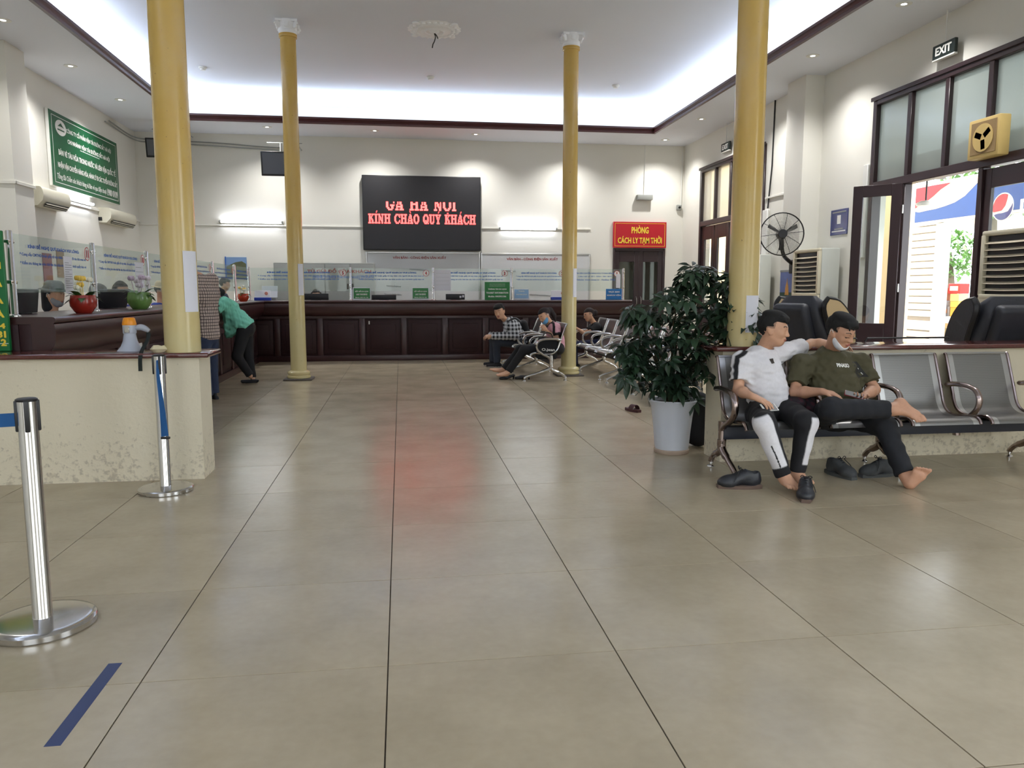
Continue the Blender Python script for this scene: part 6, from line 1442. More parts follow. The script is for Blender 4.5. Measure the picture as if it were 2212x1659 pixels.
OLV = rgb(72, 68, 46)
JB = dict(pel=JP(1812, 890, 5.06), belly=JP(1803, 850, 5.06), chest=JP(1793, 806, 5.12), neck=JP(1797, 757, 5.14), head=JP(1816, 716, 5.03), hf=(0.42, -0.82, -0.36), hu=(0.10, -0.35, 1),
          shR=JP(1729, 785, 5.12), elR=JP(1717, 848, 5.02), wrR=JP(1776, 846, 4.82), shL=JP(1858, 783, 5.14), elL=JP(1889, 842, 5.02), wrL=JP(1868, 854, 4.84),
          hipR=JP(1778, 898, 5.02), knR=JP(1796, 882, 4.64), anR=JP(1925, 884, 4.62), hipL=JP(1850, 900, 5.02), knL=JP(1912, 922, 4.72), anL=JP(1957, 1030, 4.52))
oB, AB, cB, lB = build_person('young man in an olive T-shirt with crossed legs and a mask under his chin', JB, HA, 0.232, feet={'R': (JP(1930, 872, 4.68), JP(1992, 916, 4.56), (0.45, -0.8, 0.55), -1, 0.98), 'L': (JP(1963, 1057, 4.47), JP(2004, 1012, 4.42), (0.25, 0.85, 0.45), -1, 1.0)},
        hands={'R': ((0.85, -0.35, -0.15), (0.1, 0.1, -1), -1, 0.55, 0.95), 'L': ((-0.75, -0.5, -0.1), (0.1, 0.15, 1), -1, 0.6, 0.9)}, w=1.0, sk=rgb(196, 148, 120), closed=True)
hair(oB, lB, cB, AB, 0.232, 0.005, rgb(9, 9, 10))
sB = shirt(oB, lB, JB, HA, OLV, 0.66, 0.017, 5, 1.2, hem=0.0, name='t_shirt', wr=0.009, belly=1.1)
pB = pants(oB, lB, JB, HA, rgb(26, 28, 34), 0.90, 0.013, 9, 0.98, 'trousers', 0.006, 0.046)
print_on(sB, oB, lB, 'PINASO', JP(1820, 789, 5.0), (1, 0, -0.06), (0, 0, 1), 0.098, 0.026, M_TXTW, (0, 1, 0), 'lettering', 0.03)
patch_on(sB, oB, lB, [JP(1846, 783, 5.0), JP(1862, 783, 5.0), JP(1878, 814, 5.0), JP(1852, 816, 5.0)], mat('dark sleeve patch', srgb(30, 30, 26), 0.7), (0.1, 1, 0), 'sleeve_patch', 0.0025)
patch_on(sB, oB, lB, [JP(1859, 795, 5.0), JP(1860.5, 795, 5.0), JP(1869.5, 810, 5.0), JP(1868, 810, 5.0)], M_WHITE, (0.1, 1, 0), 'sleeve_zip', 0.0045)
# surgical mask pulled under the chin
def chin_mask(o, loc, c, A, hs, h, col, up0, up1, name='face_mask', ears=True, fw=0.0):
    W = lambda r, f, u: V3(c)+(A[0]*r+A[1]*f+A[2]*u)*hs; F = Field(V3(c)-0.7*hs, V3(c)+0.7*hs, h); cc = V3(c)
    F.put(ell(W(0, 0.11+fw, -0.10), A, np.array((0.30, 0.315, 0.40))*hs), 0.01); F.put(ell(W(0, 0.20+fw, -0.37), A, np.array((0.17, 0.165, 0.13))*hs), 0.12*hs)
    for s in (-1, 1): F.put(cap(W(s*0.22, 0.0, -0.20), W(s*0.10, 0.23+fw, -0.39), 0.095*hs, 0.09*hs), 0.1*hs)
    sl, P = F.box(V3(c)-0.7*hs, V3(c)+0.7*hs, 0.0); q = (P-cc)@A.T/hs
    top = up1-0.9*np.clip(0.30-q[..., 1], -1, 1)*(-0.55)+0.0; F.F[sl] = np.maximum(F.F[sl], np.maximum(np.maximum(q[..., 2]-(up1+0.95*np.clip(0.30-q[..., 1], -0.1, 0.5)), up0-q[..., 2]), 0.02-q[..., 1])*hs)
    V, Q = F.mesh(); mo = skin_object(name, V, Q, M_CLOTH, o, loc, limb_colors(col), 1)[0]
    for s in (-1, 1):
        st = MB(loc); st.tube(bez([Vector(W(s*0.29, 0.06, -0.22)), Vector(W(s*0.345, 0.0, -0.05)), Vector(W(s*0.37, -0.04, 0.05)), Vector(W(s*0.375, -0.10, 0.03)), Vector(W(s*0.35, -0.12, -0.1))], 4), 0.0022, 5); st.build('ear_loop', M_WHITE, mo)
    return mo
chin_mask(oB, lB, cB, AB, 0.232, 0.0045, rgb(224, 226, 232), -0.62, -0.34)
# phones
ph = thing('phone', 'white smartphone in the hand of the man in white', 'phone', JP(1655, 884, 4.80)); b = ph.location
Mp = frame(JP(1662, 880, 4.78), (0.9, 0.25, -0.02), (-0.25, 0.75, 0.6)); g = MB(b); g.rbox(-0.062, 0.062, -0.033, 0.033, -0.004, 0.004, 0.004, 3, Mp); g.build('body', M_WHITE, ph)
g = MB(b); g.rbox(-0.05, 0.05, -0.030, 0.030, 0.004, 0.0046, 0.001, 1, Mp); g.build('screen', mat('dim phone screen', srgb(70, 72, 80), 0.2), ph)
ph = thing('phone', 'dark red smartphone in the lap of the man in olive', 'phone', JP(1847, 856, 4.78)); b = ph.location
Mp = frame(JP(1845, 853, 4.78), (0.8, -0.5, -0.2), (0.2, 0.8, 0.4)); g = MB(b); g.rbox(-0.062, 0.062, -0.033, 0.033, -0.004, 0.004, 0.004, 3, Mp); g.build('body', mat('dark red phone', srgb(110, 26, 34), 0.3), ph)
g = MB(b); g.rbox(-0.056, 0.056, -0.030, 0.030, 0.004, 0.0046, 0.001, 1, Mp); g.build('screen', M_BLACK, ph)
# folded dark jacket between the two men
F = Field(V3(JP(1690, 905, 4.88)), V3(JP(1790, 840, 5.16)), 0.007)
for i in range(7):
    u = 1705+9*i; F.put(ell(JP(u, 872+6*math.sin(i*1.7), 5.02+0.04*math.sin(i*2.3)), np.eye(3), (0.05, 0.09, 0.04)), 0.05)
F.F += folds(4, 0.008, 60)(np.stack(np.meshgrid(*[F.lo[i]+F.h*np.arange(F.n[i]) for i in range(3)], indexing='ij'), -1))
V, Q = F.mesh(); jl = Vector(V.min(0)); jk, _ = skin_object('folded_jacket', V, Q, M_CLOTH, None, jl, lambda V: np.where((np.sin(V[:, [0]]*110)*np.sin(V[:, [2]]*110) > 0.2), rgb(66, 26, 40), rgb(34, 24, 32)), 1); tag(jk, 'dark red checked jacket bundled on the bench between the two men', 'jacket')

# ================================================================== shoes on the floor
M_SHOE = mat('scuffed black leather', srgb(36, 38, 44), 0.45, noise=0.3, scale=14, bump=0.2); M_SOLE = mat('brown rubber sole', srgb(104, 84, 74), 0.7, noise=0.2, scale=20); M_SHOEG = mat('dusty grey suede', srgb(66, 68, 70), 0.8, noise=0.25, scale=16, bump=0.2); M_SOLEG = mat('grey rubber sole', srgb(74, 76, 76), 0.75)
def shoe(x, y, rz, label, up_m, sole_m, L=0.285, laces=True, name='shoe'):
    """lace-up work shoe pointing along local -y"""
    t = thing(name, label, 'shoe', (x, y, 0), rz, 'shoes on the floor')
    out = lambda s: (0.050*(math.sin(PI*(0.12+0.80*s))**0.55)*(1.0+0.10*math.sin(2*PI*s)))
    so = MB(); g = []
    for i in range(13):
        s = i/12; g.append([(-out(s), L*(0.5-s), 0), (out(s), L*(0.5-s), 0)])
    pts = [p[0] for p in g]+[p[1] for p in reversed(g)]
    so.prism([(p[0]*1.02, p[1]*1.0) for p in pts], 'z', 0.0, 0.022); s_ = so.build('sole', sole_m, t)
    for q in (-1,): MB().rbox(-0.036, 0.036, L*0.27, L*0.49, -0.0, 0.028, 0.006, 2).build('heel', sole_m, s_)
    F = Field((-0.08, -0.17, 0.0), (0.08, 0.17, 0.15), 0.006)
    ex = np.eye(3)
    F.put(ell((0, -0.082, 0.036), ex, (0.050, 0.062, 0.038)), 0.03); F.put(cap((0, -0.06, 0.042), (0, 0.01, 0.062), 0.040, 0.040), 0.04); F.put(ell((0, 0.085, 0.052), ex, (0.043, 0.058, 0.054)), 0.04); F.put(cap((0, 0.005, 0.072), (0, 0.045, 0.098), 0.030, 0.028), 0.03); F.put(cap((0, 0.055, 0.085), (0, 0.105, 0.092), 0.033, 0.028), 0.02)
    F.put(ell((0, 0.078, 0.118), ex, (0.025, 0.045, 0.045)), 0.006, 'sub')
    sl, P = F.box(np.array((-1, -1, -1.)), np.array((1, 1, 1.)), 0); F.F[sl] = np.maximum(F.F[sl], 0.012-P[..., 2])
    V, Q = F.mesh(); up, _ = skin_object('upper', V*np.array((1, L/0.285, 1)), Q, up_m, t, Vector((0, 0, 0)), None, 1)
    if laces:
        for k in range(3): MB().tube(bez([(-0.022, -0.02+0.02*k, 0.086+0.010*k), (0, -0.022+0.02*k, 0.102+0.010*k), (0.022, -0.02+0.02*k, 0.086+0.010*k)], 4), 0.0028, 5).build('lace', M_BLACK, up)
        MB().tube(bez([(0, 0.0, 0.12), (0.02, 0.0, 0.138), (0.035, 0.0, 0.13), (0.02, -0.005, 0.118), (0.045, -0.03, 0.085), (0.058, -0.05, 0.05)], 4), 0.0026, 5).build('lace_bow', M_BLACK, up)
        MB().tube(bez([(0, 0.0, 0.12), (-0.02, 0.0, 0.14), (-0.032, 0.0, 0.13), (-0.015, 0.0, 0.12)], 4), 0.0026, 5).build('lace_bow', M_BLACK, up)
    return t
shoe(2.155, 4.66, math.radians(-97), 'black work shoe lying sideways before the bench leg', M_SHOE, M_SOLE)
shoe(2.455, 4.37, math.radians(-28), 'black work shoe in front of the bare feet of the man in white', M_SHOE, M_SOLE, 0.27)
shoe(2.985, 4.86, math.radians(10), 'dusty grey shoe facing the camera under the bench', M_SHOEG, M_SOLEG, 0.26)
shoe(3.235, 4.83, math.radians(-80), 'dusty grey shoe lying sideways behind the raised bare heel', M_SHOEG, M_SOLEG)
b = Vector((2.417, 7.86, 0)); sd = thing('sandal', 'brown slide sandal lying alone on the floor beside the plant', 'sandal', b, 0.3)
M_SAND = mat('brown rubber', srgb(74, 38, 40), 0.6)
g = MB(); g.prism([(0.045*math.sin(PI*(0.1+0.8*i/10))**0.6, -0.12+0.024*i) for i in range(11)]+[(-0.045*math.sin(PI*(0.1+0.8*i/10))**0.6, -0.12+0.024*i) for i in range(10, -1, -1)], 'z', 0, 0.028); g.build('sole', M_SAND, sd)
g = MB(); g.sheet([[(0.046*math.cos(a), y, 0.02+0.055*math.sin(a)) for a in np.linspace(0, PI, 11)] for y in (-0.06, -0.02, 0.02)], 0.005); g.build('strap', M_SAND, sd)

# ================================================================== other people in the hall
def plaid_mat(name, base, dark, size, width, mode='lines', axes=('X', 'Z'), rough=0.85):
    m = bpy.data.materials.new(name); m.use_nodes = True; nt = m.node_tree; b = nt.nodes['Principled BSDF']; b.inputs['Roughness'].default_value = rough
    tc = nt.nodes.new('ShaderNodeTexCoord'); sp = nt.nodes.new('ShaderNodeSeparateXYZ'); nt.links.new(tc.outputs['Object'], sp.inputs[0])
    def band(src):
        a = nt.nodes.new('ShaderNodeMath'); a.operation = 'MULTIPLY'; a.inputs[1].default_value = 1/size; nt.links.new(src, a.inputs[0])
        f = nt.nodes.new('ShaderNodeMath'); f.operation = 'FRACT'; nt.links.new(a.outputs[0], f.inputs[0])
        c = nt.nodes.new('ShaderNodeMath'); c.operation = 'LESS_THAN'; c.inputs[1].default_value = width; nt.links.new(f.outputs[0], c.inputs[0]); return c.outputs[0]
    if axes[0] == 'XY':
        ad = nt.nodes.new('ShaderNodeMath'); ad.operation = 'ADD'; nt.links.new(sp.outputs['X'], ad.inputs[0]); nt.links.new(sp.outputs['Y'], ad.inputs[1]); s0 = ad.outputs[0]
    else: s0 = sp.outputs[axes[0]]
    u, v = band(s0), band(sp.outputs[axes[1]])
    mx = nt.nodes.new('ShaderNodeMath'); mx.operation = 'MAXIMUM' if mode == 'lines' else 'ADD'; nt.links.new(u, mx.inputs[0]); nt.links.new(v, mx.inputs[1])
    sc = nt.nodes.new('ShaderNodeMath'); sc.operation = 'MULTIPLY'; sc.inputs[1].default_value = 1.0 if mode == 'lines' else 0.5; nt.links.new(mx.outputs[0], sc.inputs[0])
    mi = nt.nodes.new('ShaderNodeMix'); mi.data_type = 'RGBA'; mi.inputs[6].default_value = base; mi.inputs[7].default_value = dark; nt.links.new(sc.outputs[0], mi.inputs[0]); nt.links.new(mi.outputs[2], b.inputs['Base Color']); return m
def shoes_on(o, loc, J, toes, col, sole=None, h=0.008, low=False):
    for s in 'RL':
        if s not in toes: continue
        an = V3(J['an'+s]); to = V3(toes[s]); d = to-an; d[2] = 0; d /= np.linalg.norm(d); z0 = min(to[2], an[2]-0.06); he = an-d*0.045; F = Field(np.minimum(an, to)-0.12, np.maximum(an, to)+0.12, h)
        F.put(cap((he[0], he[1], z0+0.035), (to[0]-d[0]*0.03, to[1]-d[1]*0.03, z0+0.028), 0.036, 0.030), 0.02)
        if not low: F.put(cap(an, (he[0]+d[0]*0.05, he[1]+d[1]*0.05, z0+0.04), 0.042, 0.038), 0.03)
        sl, P = F.box(F.lo, F.lo+F.h*F.n, 0); F.F[sl] = np.maximum(F.F[sl], z0-P[..., 2])
        if low: F.F[sl] = np.maximum(F.F[sl], P[..., 2]-(z0+0.045))
        V, Q = F.mesh(); skin_object('shoe', V, Q, M_CLOTH, o, loc, (lambda V: np.where(V[:, [2]] < z0+0.016, sole, col)) if sole is not None else limb_colors(col), 1)
HM = 0.0095
# man in the checked hoodie, far end of the bench
JC = dict(pel=JP(1124, 737, 12.85), belly=JP(1118, 724, 12.85), chest=JP(1107, 708, 12.85), neck=JP(1093, 693, 12.85), head=JP(1079, 673, 12.80), hf=(-0.5, -0.85, -0.18), hu=(-0.22, 0, 1),
          shL=JP(1104, 704, 12.67), shR=JP(1097, 702, 13.03), elL=JP(1116, 726, 12.60), elR=JP(1098, 726, 13.05), wrL=JP(1062, 726, 12.66), wrR=JP(1058, 725, 12.90),
          hipL=JP(1124, 741, 12.73), hipR=JP(1124, 740, 12.97), knL=JP(1072, 738, 12.70), knR=JP(1066, 736, 12.98), anL=JP(1074, 784, 12.70), anR=JP(1064, 782, 12.98))
oC, AC, cC, lC = build_person('man in a black and white checked hoodie on the bench, turned to the camera', JC, 0.008, 0.238, hands={'L': ((-0.9, 0.25, -0.1), (0, 0.5, -0.6), 1, 0.8, 0.95), 'R': ((-0.9, -0.25, -0.1), (0, -0.5, -0.6), -1, 0.8, 0.95)}, w=0.95)
eyes(oC, lC, cC, AC, 0.238); hair(oC, lC, cC, AC, 0.238, 0.006, rgb(9, 8, 8))
hC = shirt(oC, lC, JC, HM, BLK, infl=0.026, seed=12, w=1.05, hem=0.06, name='hoodie', wr=0.008, longs=True, collar=0.058, extra=[cap(JP(1100, 694, 12.75), JP(1104, 690, 12.95), 0.05), cap(JP(1108, 700, 12.78), JP(1108, 697, 12.95), 0.045)])
hC.data.materials[0] = plaid_mat('black and white check', srgb(206, 208, 212), srgb(20, 22, 30), 0.062, 0.5, 'gingham', ('X', 'Z'))
pants(oC, lC, JC, HM, rgb(44, 50, 62), 0.95, 0.012, 13, 0.95, 'jeans', 0.004)
shoes_on(oC, lC, JC, {'L': JP(1050, 794, 12.70), 'R': JP(1044, 790, 12.98)}, rgb(28, 28, 34), rgb(206, 204, 204))
bp0 = JP(1140, 725, 12.88); F = Field(V3(bp0)-0.35, V3(bp0)+0.35, 0.012); F.put(ecap(JP(1142, 752, 12.88), JP(1130, 700, 12.88), 0.17, 0.12, 0.10, 0.075, (0, 1, 0)), 0.02); F.put(ecap(JP(1149, 752, 12.88), JP(1143, 722, 12.88), 0.13, 0.11, 0.07, 0.06, (0, 1, 0)), 0.03)
V, Q = F.mesh(); bk_, _ = skin_object('backpack', V, Q, M_DARK, None, Vector(V.min(0)), None, 1); tag(bk_, 'black backpack on the back of the man in the checked hoodie', 'backpack')
for yy in (12.70, 13.0):
    g = MB(bk_.location); pth = bez([JP(1124, 700, yy), JP(1112, 692, yy), JP(1098, 700, yy-0.01), JP(1098, 716, yy-0.03), JP(1112, 734, yy-0.03), JP(1130, 745, yy)], 4); g.tube([p+Vector((0, -0.03 if yy < 12.8 else 0.03, 0.035)) for p in pth], 0.018, 6); g.build('strap', M_BLACK, bk_)

# woman in pink with a blue mask
PNK = rgb(214, 160, 172)
JD = dict(pel=JP(1204, 749, 11.05), belly=JP(1203, 733, 11.05), chest=JP(1196, 713, 11.05), neck=JP(1189, 699, 11.05), head=JP(1176, 682, 11.02), hf=(-0.80, -0.40, -0.45), hu=(-0.40, 0, 1),
          shL=JP(1200, 706, 10.90), shR=JP(1190, 705, 11.20), elL=JP(1205, 733, 10.86), elR=JP(1188, 735, 11.22), wrL=JP(1180, 713, 10.92), wrR=JP(1166, 742, 11.12),
          hipL=JP(1203, 753, 10.95), hipR=JP(1203, 752, 11.15), knL=JP(1132, 756, 10.94), knR=JP(1124, 754, 11.16), anL=JP(1096, 806, 10.94), anR=JP(1086, 800, 11.16))
oD, AD, cD, lD = build_person('woman in a pink top with a blue mask, bag on her lap', JD, 0.008, 0.215, hands={'L': ((-0.7, 0.1, 0.7), (-0.3, 0.9, 0.2), 1, 0.8, 0.85), 'R': ((-0.8, -0.3, -0.2), (0, 0, -1), -1, 0.6, 0.85)},
        feet={'L': (JP(1096, 812, 10.96), JP(1072, 813, 10.86), (0.2, 0, 1), -1, 0.9), 'R': (JP(1086, 806, 11.18), JP(1060, 801, 11.08), (0.2, 0, 1), 1, 0.9)}, w=0.84, rs=0.85)
hs = 0.215; W = lambda r, f, u: V3(cD)+(AD[0]*r+AD[1]*f+AD[2]*u)*hs
hair(oD, lD, cD, AD, hs, 0.007, rgb(30, 20, 22), 'long', [cap(W(0, -0.42, 0.22), W(0, -0.60, 0.10), 0.035, 0.04), cap(W(0, -0.60, 0.10), W(0.05, -0.72, -0.35), 0.04, 0.035), cap(W(0.05, -0.72, -0.35), W(0.08, -0.62, -0.75), 0.035, 0.012)])
def colD(V):
    c = np.tile(PNK, (len(V), 1)); a, b = V3(JD['shL']), V3(JD['elL']); t = (V-a)@(b-a)/((b-a)@(b-a)); r = V-a-np.outer(t, b-a); near = (np.linalg.norm(r, axis=1) < 0.085)
    c[near & (t > 0.50)] = BLK; c[(np.abs(V[:, 0]-(a[0]-0.035)) < 0.016) & (V[:, 1] < JD['chest'].y-0.02) & (V[:, 2] > a[2]-0.14)] = BLK; c[np.linalg.norm(V-V3(JD['neck']), axis=1) < 0.088] = BLK; return c
shirt(oD, lD, JD, 0.008, colD, 0.62, 0.012, 14, 0.88, hem=0.03, name='top', wr=0.005, collar=0.05)
pants(oD, lD, JD, HM, rgb(22, 22, 25), 0.90, 0.014, 15, 0.86, 'leggings', 0.003, 0.042)
chin_mask(oD, lD, cD, AD, hs, 0.006, rgb(96, 156, 200), -0.60, -0.22)
b = JP(1180, 778, 10.84); bg = thing('handbag', 'black tote bag with white lettering on the lap of the woman in pink', 'bag', b)
p0, p1 = JP(1158, 776, 10.80), JP(1204, 730, 10.80); g = MB(b); g.prism([(p0.x, p0.z+0.03), (p0.x+0.03, p0.z), (p1.x-0.02, p0.z), (p1.x, p0.z+0.04), (p1.x-0.01, p1.z), (p0.x+0.05, p1.z+0.02)], 'y', 10.79, 10.86); g.build('body', M_DARK, bg)
text(bg, 'O.jean', ((p0.x+p1.x)/2+0.02, 10.788, p0.z+0.13), (1, 0, -0.05), (0, 0, 1), 0.19, 0.05, M_TXTW, 0.01)
g = MB(b); g.tube(bez([(p0.x+0.09, 10.82, p1.z), (p0.x+0.13, 10.81, p1.z+0.07), (p1.x-0.09, 10.81, p1.z+0.06), (p1.x-0.06, 10.82, p1.z-0.02)], 6), 0.009, 6); g.build('handle', M_BLACK, bg)
def heel_shoe(x, y, rz, label):
    t = thing('court_shoe', label, 'shoe', (x, y, 0), rz, 'shoes on the floor'); F = Field((-0.06, -0.14, 0), (0.06, 0.14, 0.1), 0.007); F.put(cap((0, -0.10, 0.016), (0, -0.02, 0.024), 0.022, 0.030), 0.02); F.put(cap((0, -0.02, 0.03), (0, 0.09, 0.060), 0.030, 0.026), 0.02); F.put(ell((0, 0.04, 0.085), np.eye(3), (0.024, 0.085, 0.05)), 0.006, 'sub')
    V, Q = F.mesh(); skin_object('upper', V, Q, M_SHOE, t, Vector((0, 0, 0)), None, 1); MB().lathe([(0.010, 0), (0.014, 0.035), (0.022, 0.045)], c=(0, 0.09, 0), n=12).build('heel', M_BLACK, t); return t
heel_shoe(1.50, 10.98, math.radians(-82), 'black heeled shoe standing under the bare feet of the woman in pink')
heel_shoe(1.72, 10.95, math.radians(-110), 'black heeled shoe tipped beside the bench leg')

# woman in black with earphones
JE = dict(pel=JP(1296, 739, 12.86), belly=JP(1294, 727, 12.86), chest=JP(1288, 711, 12.86), neck=JP(1283, 698, 12.86), head=JP(1272, 680, 12.82), hf=(-0.93, -0.20, -0.26), hu=(-0.18, 0, 1),
          shL=JP(1289, 706, 12.70), shR=JP(1281, 705, 13.02), elL=JP(1265, 722, 12.62), elR=JP(1262, 720, 13.02), wrL=JP(1243, 707, 12.66), wrR=JP(1243, 707, 12.90),
          hipL=JP(1295, 743, 12.76), hipR=JP(1295, 742, 12.96), knL=JP(1240, 746, 12.74), knR=JP(1240, 745, 12.98), anL=JP(1243, 788, 12.74), anR=JP(1240, 786, 12.98))
oE, AE, cE, lE = build_person('woman in a black top with white earphones behind the yellow column', JE, HM, 0.215, hands={'L': ((-0.9, 0.2, 0.2), (0.2, 0.8, 0), 1, 0.7, 0.85), 'R': ((-0.9, -0.2, 0.2), (0.2, -0.8, 0), -1, 0.7, 0.85)}, w=0.86, rs=0.85)
W = lambda r, f, u: V3(cE)+(AE[0]*r+AE[1]*f+AE[2]*u)*0.215
hair(oE, lE, cE, AE, 0.215, 0.007, rgb(34, 22, 22), 'long', [ell(W(0, -0.55, 0.0), np.eye(3), (0.05, 0.05, 0.055))])
shirt(oE, lE, JE, HM, rgb(24, 24, 28), 0.5, 0.010, 16, 0.88, hem=0.02, name='top', wr=0.004, collar=0.05)
pants(oE, lE, JE, HM, rgb(30, 36, 72), 0.92, 0.010, 17, 0.84, 'trousers', 0.004)
shoes_on(oE, lE, JE, {'L': JP(1224, 796, 12.74), 'R': JP(1222, 792, 12.98)}, rgb(40, 40, 44))
g = MB(lE); g.tube(bez([Vector(W(0.37, 0.0, -0.05)), Vector(W(0.36, 0.08, -0.3)), Vector(W(0.30, 0.16, -0.6)), Vector(W(0.2, 0.3, -0.9))], 4), 0.004, 5); g.ell(Vector(W(0.37, 0.0, -0.04)), 0.009, 0.009, 0.009, 8); g.build('earphone', M_WHITE, oE)

# woman in turquoise leaning on the side counter
TRQ = rgb(126, 206, 182)
JF = dict(pel=JP(531, 706, 10.95), belly=JP(514, 690, 10.95), chest=JP(493, 668, 10.95), neck=JP(474, 650, 10.95), head=JP(459, 632, 10.92), hf=(-0.7, 0.45, -0.55), hu=(-0.45, 0, 0.9),
          shL=JP(487, 653, 10.78), shR=JP(484, 660, 11.12), elL=JP(466, 668, 10.72), elR=JP(466, 666, 11.2), wrL=JP(447, 655, 10.80), wrR=JP(447, 655, 11.1),
          hipL=JP(526, 716, 10.87), hipR=JP(532, 714, 11.03), knL=JP(512, 770, 10.82), knR=JP(536, 768, 11.04), anL=JP(541, 812, 10.90), anR=JP(546, 818, 10.98))
oF, AF, cF, lF = build_person('woman in a turquoise blouse leaning over the side counter', JF, HM, 0.215, w=0.92, rs=0.9, hands={'L': ((-0.9, 0.3, 0), (0, 0, -1), 1, 0.3, 0.85), 'R': ((-0.9, -0.3, 0), (0, 0, -1), -1, 0.3, 0.85)})
W = lambda r, f, u: V3(cF)+(AF[0]*r+AF[1]*f+AF[2]*u)*0.215
hair(oF, lF, cF, AF, 0.215, 0.008, rgb(18, 17, 20), 'long', [cap(W(0.0, -0.25, 0.1), W(0, -0.55, -0.35), 0.06, 0.05)])
drape = [ecap(JP(496, 672, 10.95), JP(490, 726, 10.92), 0.15, 0.05, 0.07, 0.03, (0, 1, 0)), ecap(JP(528, 694, 10.95), JP(498, 722, 10.93), 0.14, 0.08, 0.08, 0.04, (0, 1, 0)), ecap(JP(512, 690, 10.95), JP(495, 705, 10.95), 0.13, 0.1, 0.08, 0.06, (0, 1, 0))]
shirt(oF, lF, JF, HM, TRQ, 0.8, 0.022, 18, 1.0, hem=0.03, name='blouse', wr=0.012, collar=0.05, extra=drape)
pants(oF, lF, JF, HM, rgb(20, 20, 24), 0.92, 0.013, 19, 0.92, 'leggings', 0.003, 0.042)
shoes_on(oF, lF, JF, {'L': JP(520, 828, 10.86), 'R': JP(526, 826, 10.95)}, rgb(26, 28, 36), low=True)

# man in a checked shirt at the counter
JG = dict(pel=JP(444, 722, 9.42), belly=JP(443, 690, 9.42), chest=JP(441, 640, 9.42), neck=JP(431, 598, 9.42), head=JP(408, 582, 9.40), hf=(-0.85, 0.45, -0.35), hu=(-0.1, 0, 1),
          shL=JP(421, 607, 9.28), shR=JP(456, 604, 9.56), elL=JP(414, 652, 9.24), elR=JP(464, 648, 9.62), wrL=JP(408, 662, 9.40), wrR=JP(440, 662, 9.72),
          hipL=JP(436, 735, 9.34), hipR=JP(453, 734, 9.50), knL=JP(440, 795, 9.32), knR=JP(456, 792, 9.50), anL=JP(447, 855, 9.30), anR=JP(460, 848, 9.50))
oG, AG, cG, lG = build_person('man in a checked short sleeved shirt standing at the counter behind the near column', JG, HM, 0.225, w=0.98, hands={'L': ((-0.9, 0.3, 0), (0, 0, -1), 1, 0.3, 0.9), 'R': ((-0.9, -0.2, 0), (0, 0, -1), -1, 0.3, 0.9)})
hair(oG, lG, cG, AG, 0.225, 0.008, rgb(22, 20, 20))
sG = shirt(oG, lG, JG, HM, WHT, 0.75, 0.024, 20, 1.12, hem=0.06, name='checked_shirt', wr=0.008, collar=0.056)
sG.data.materials[0] = plaid_mat('brown grid check', srgb(178, 160, 150), srgb(44, 34, 38), 0.036, 0.2, 'lines', ('XY', 'Z'))
pants(oG, lG, JG, HM, rgb(36, 46, 70), 0.96, 0.016, 21, 1.0, 'jeans', 0.005, 0.055)
shoes_on(oG, lG, JG, {'L': JP(432, 868, 9.45), 'R': JP(470, 866, 9.40)}, rgb(28, 30, 36))

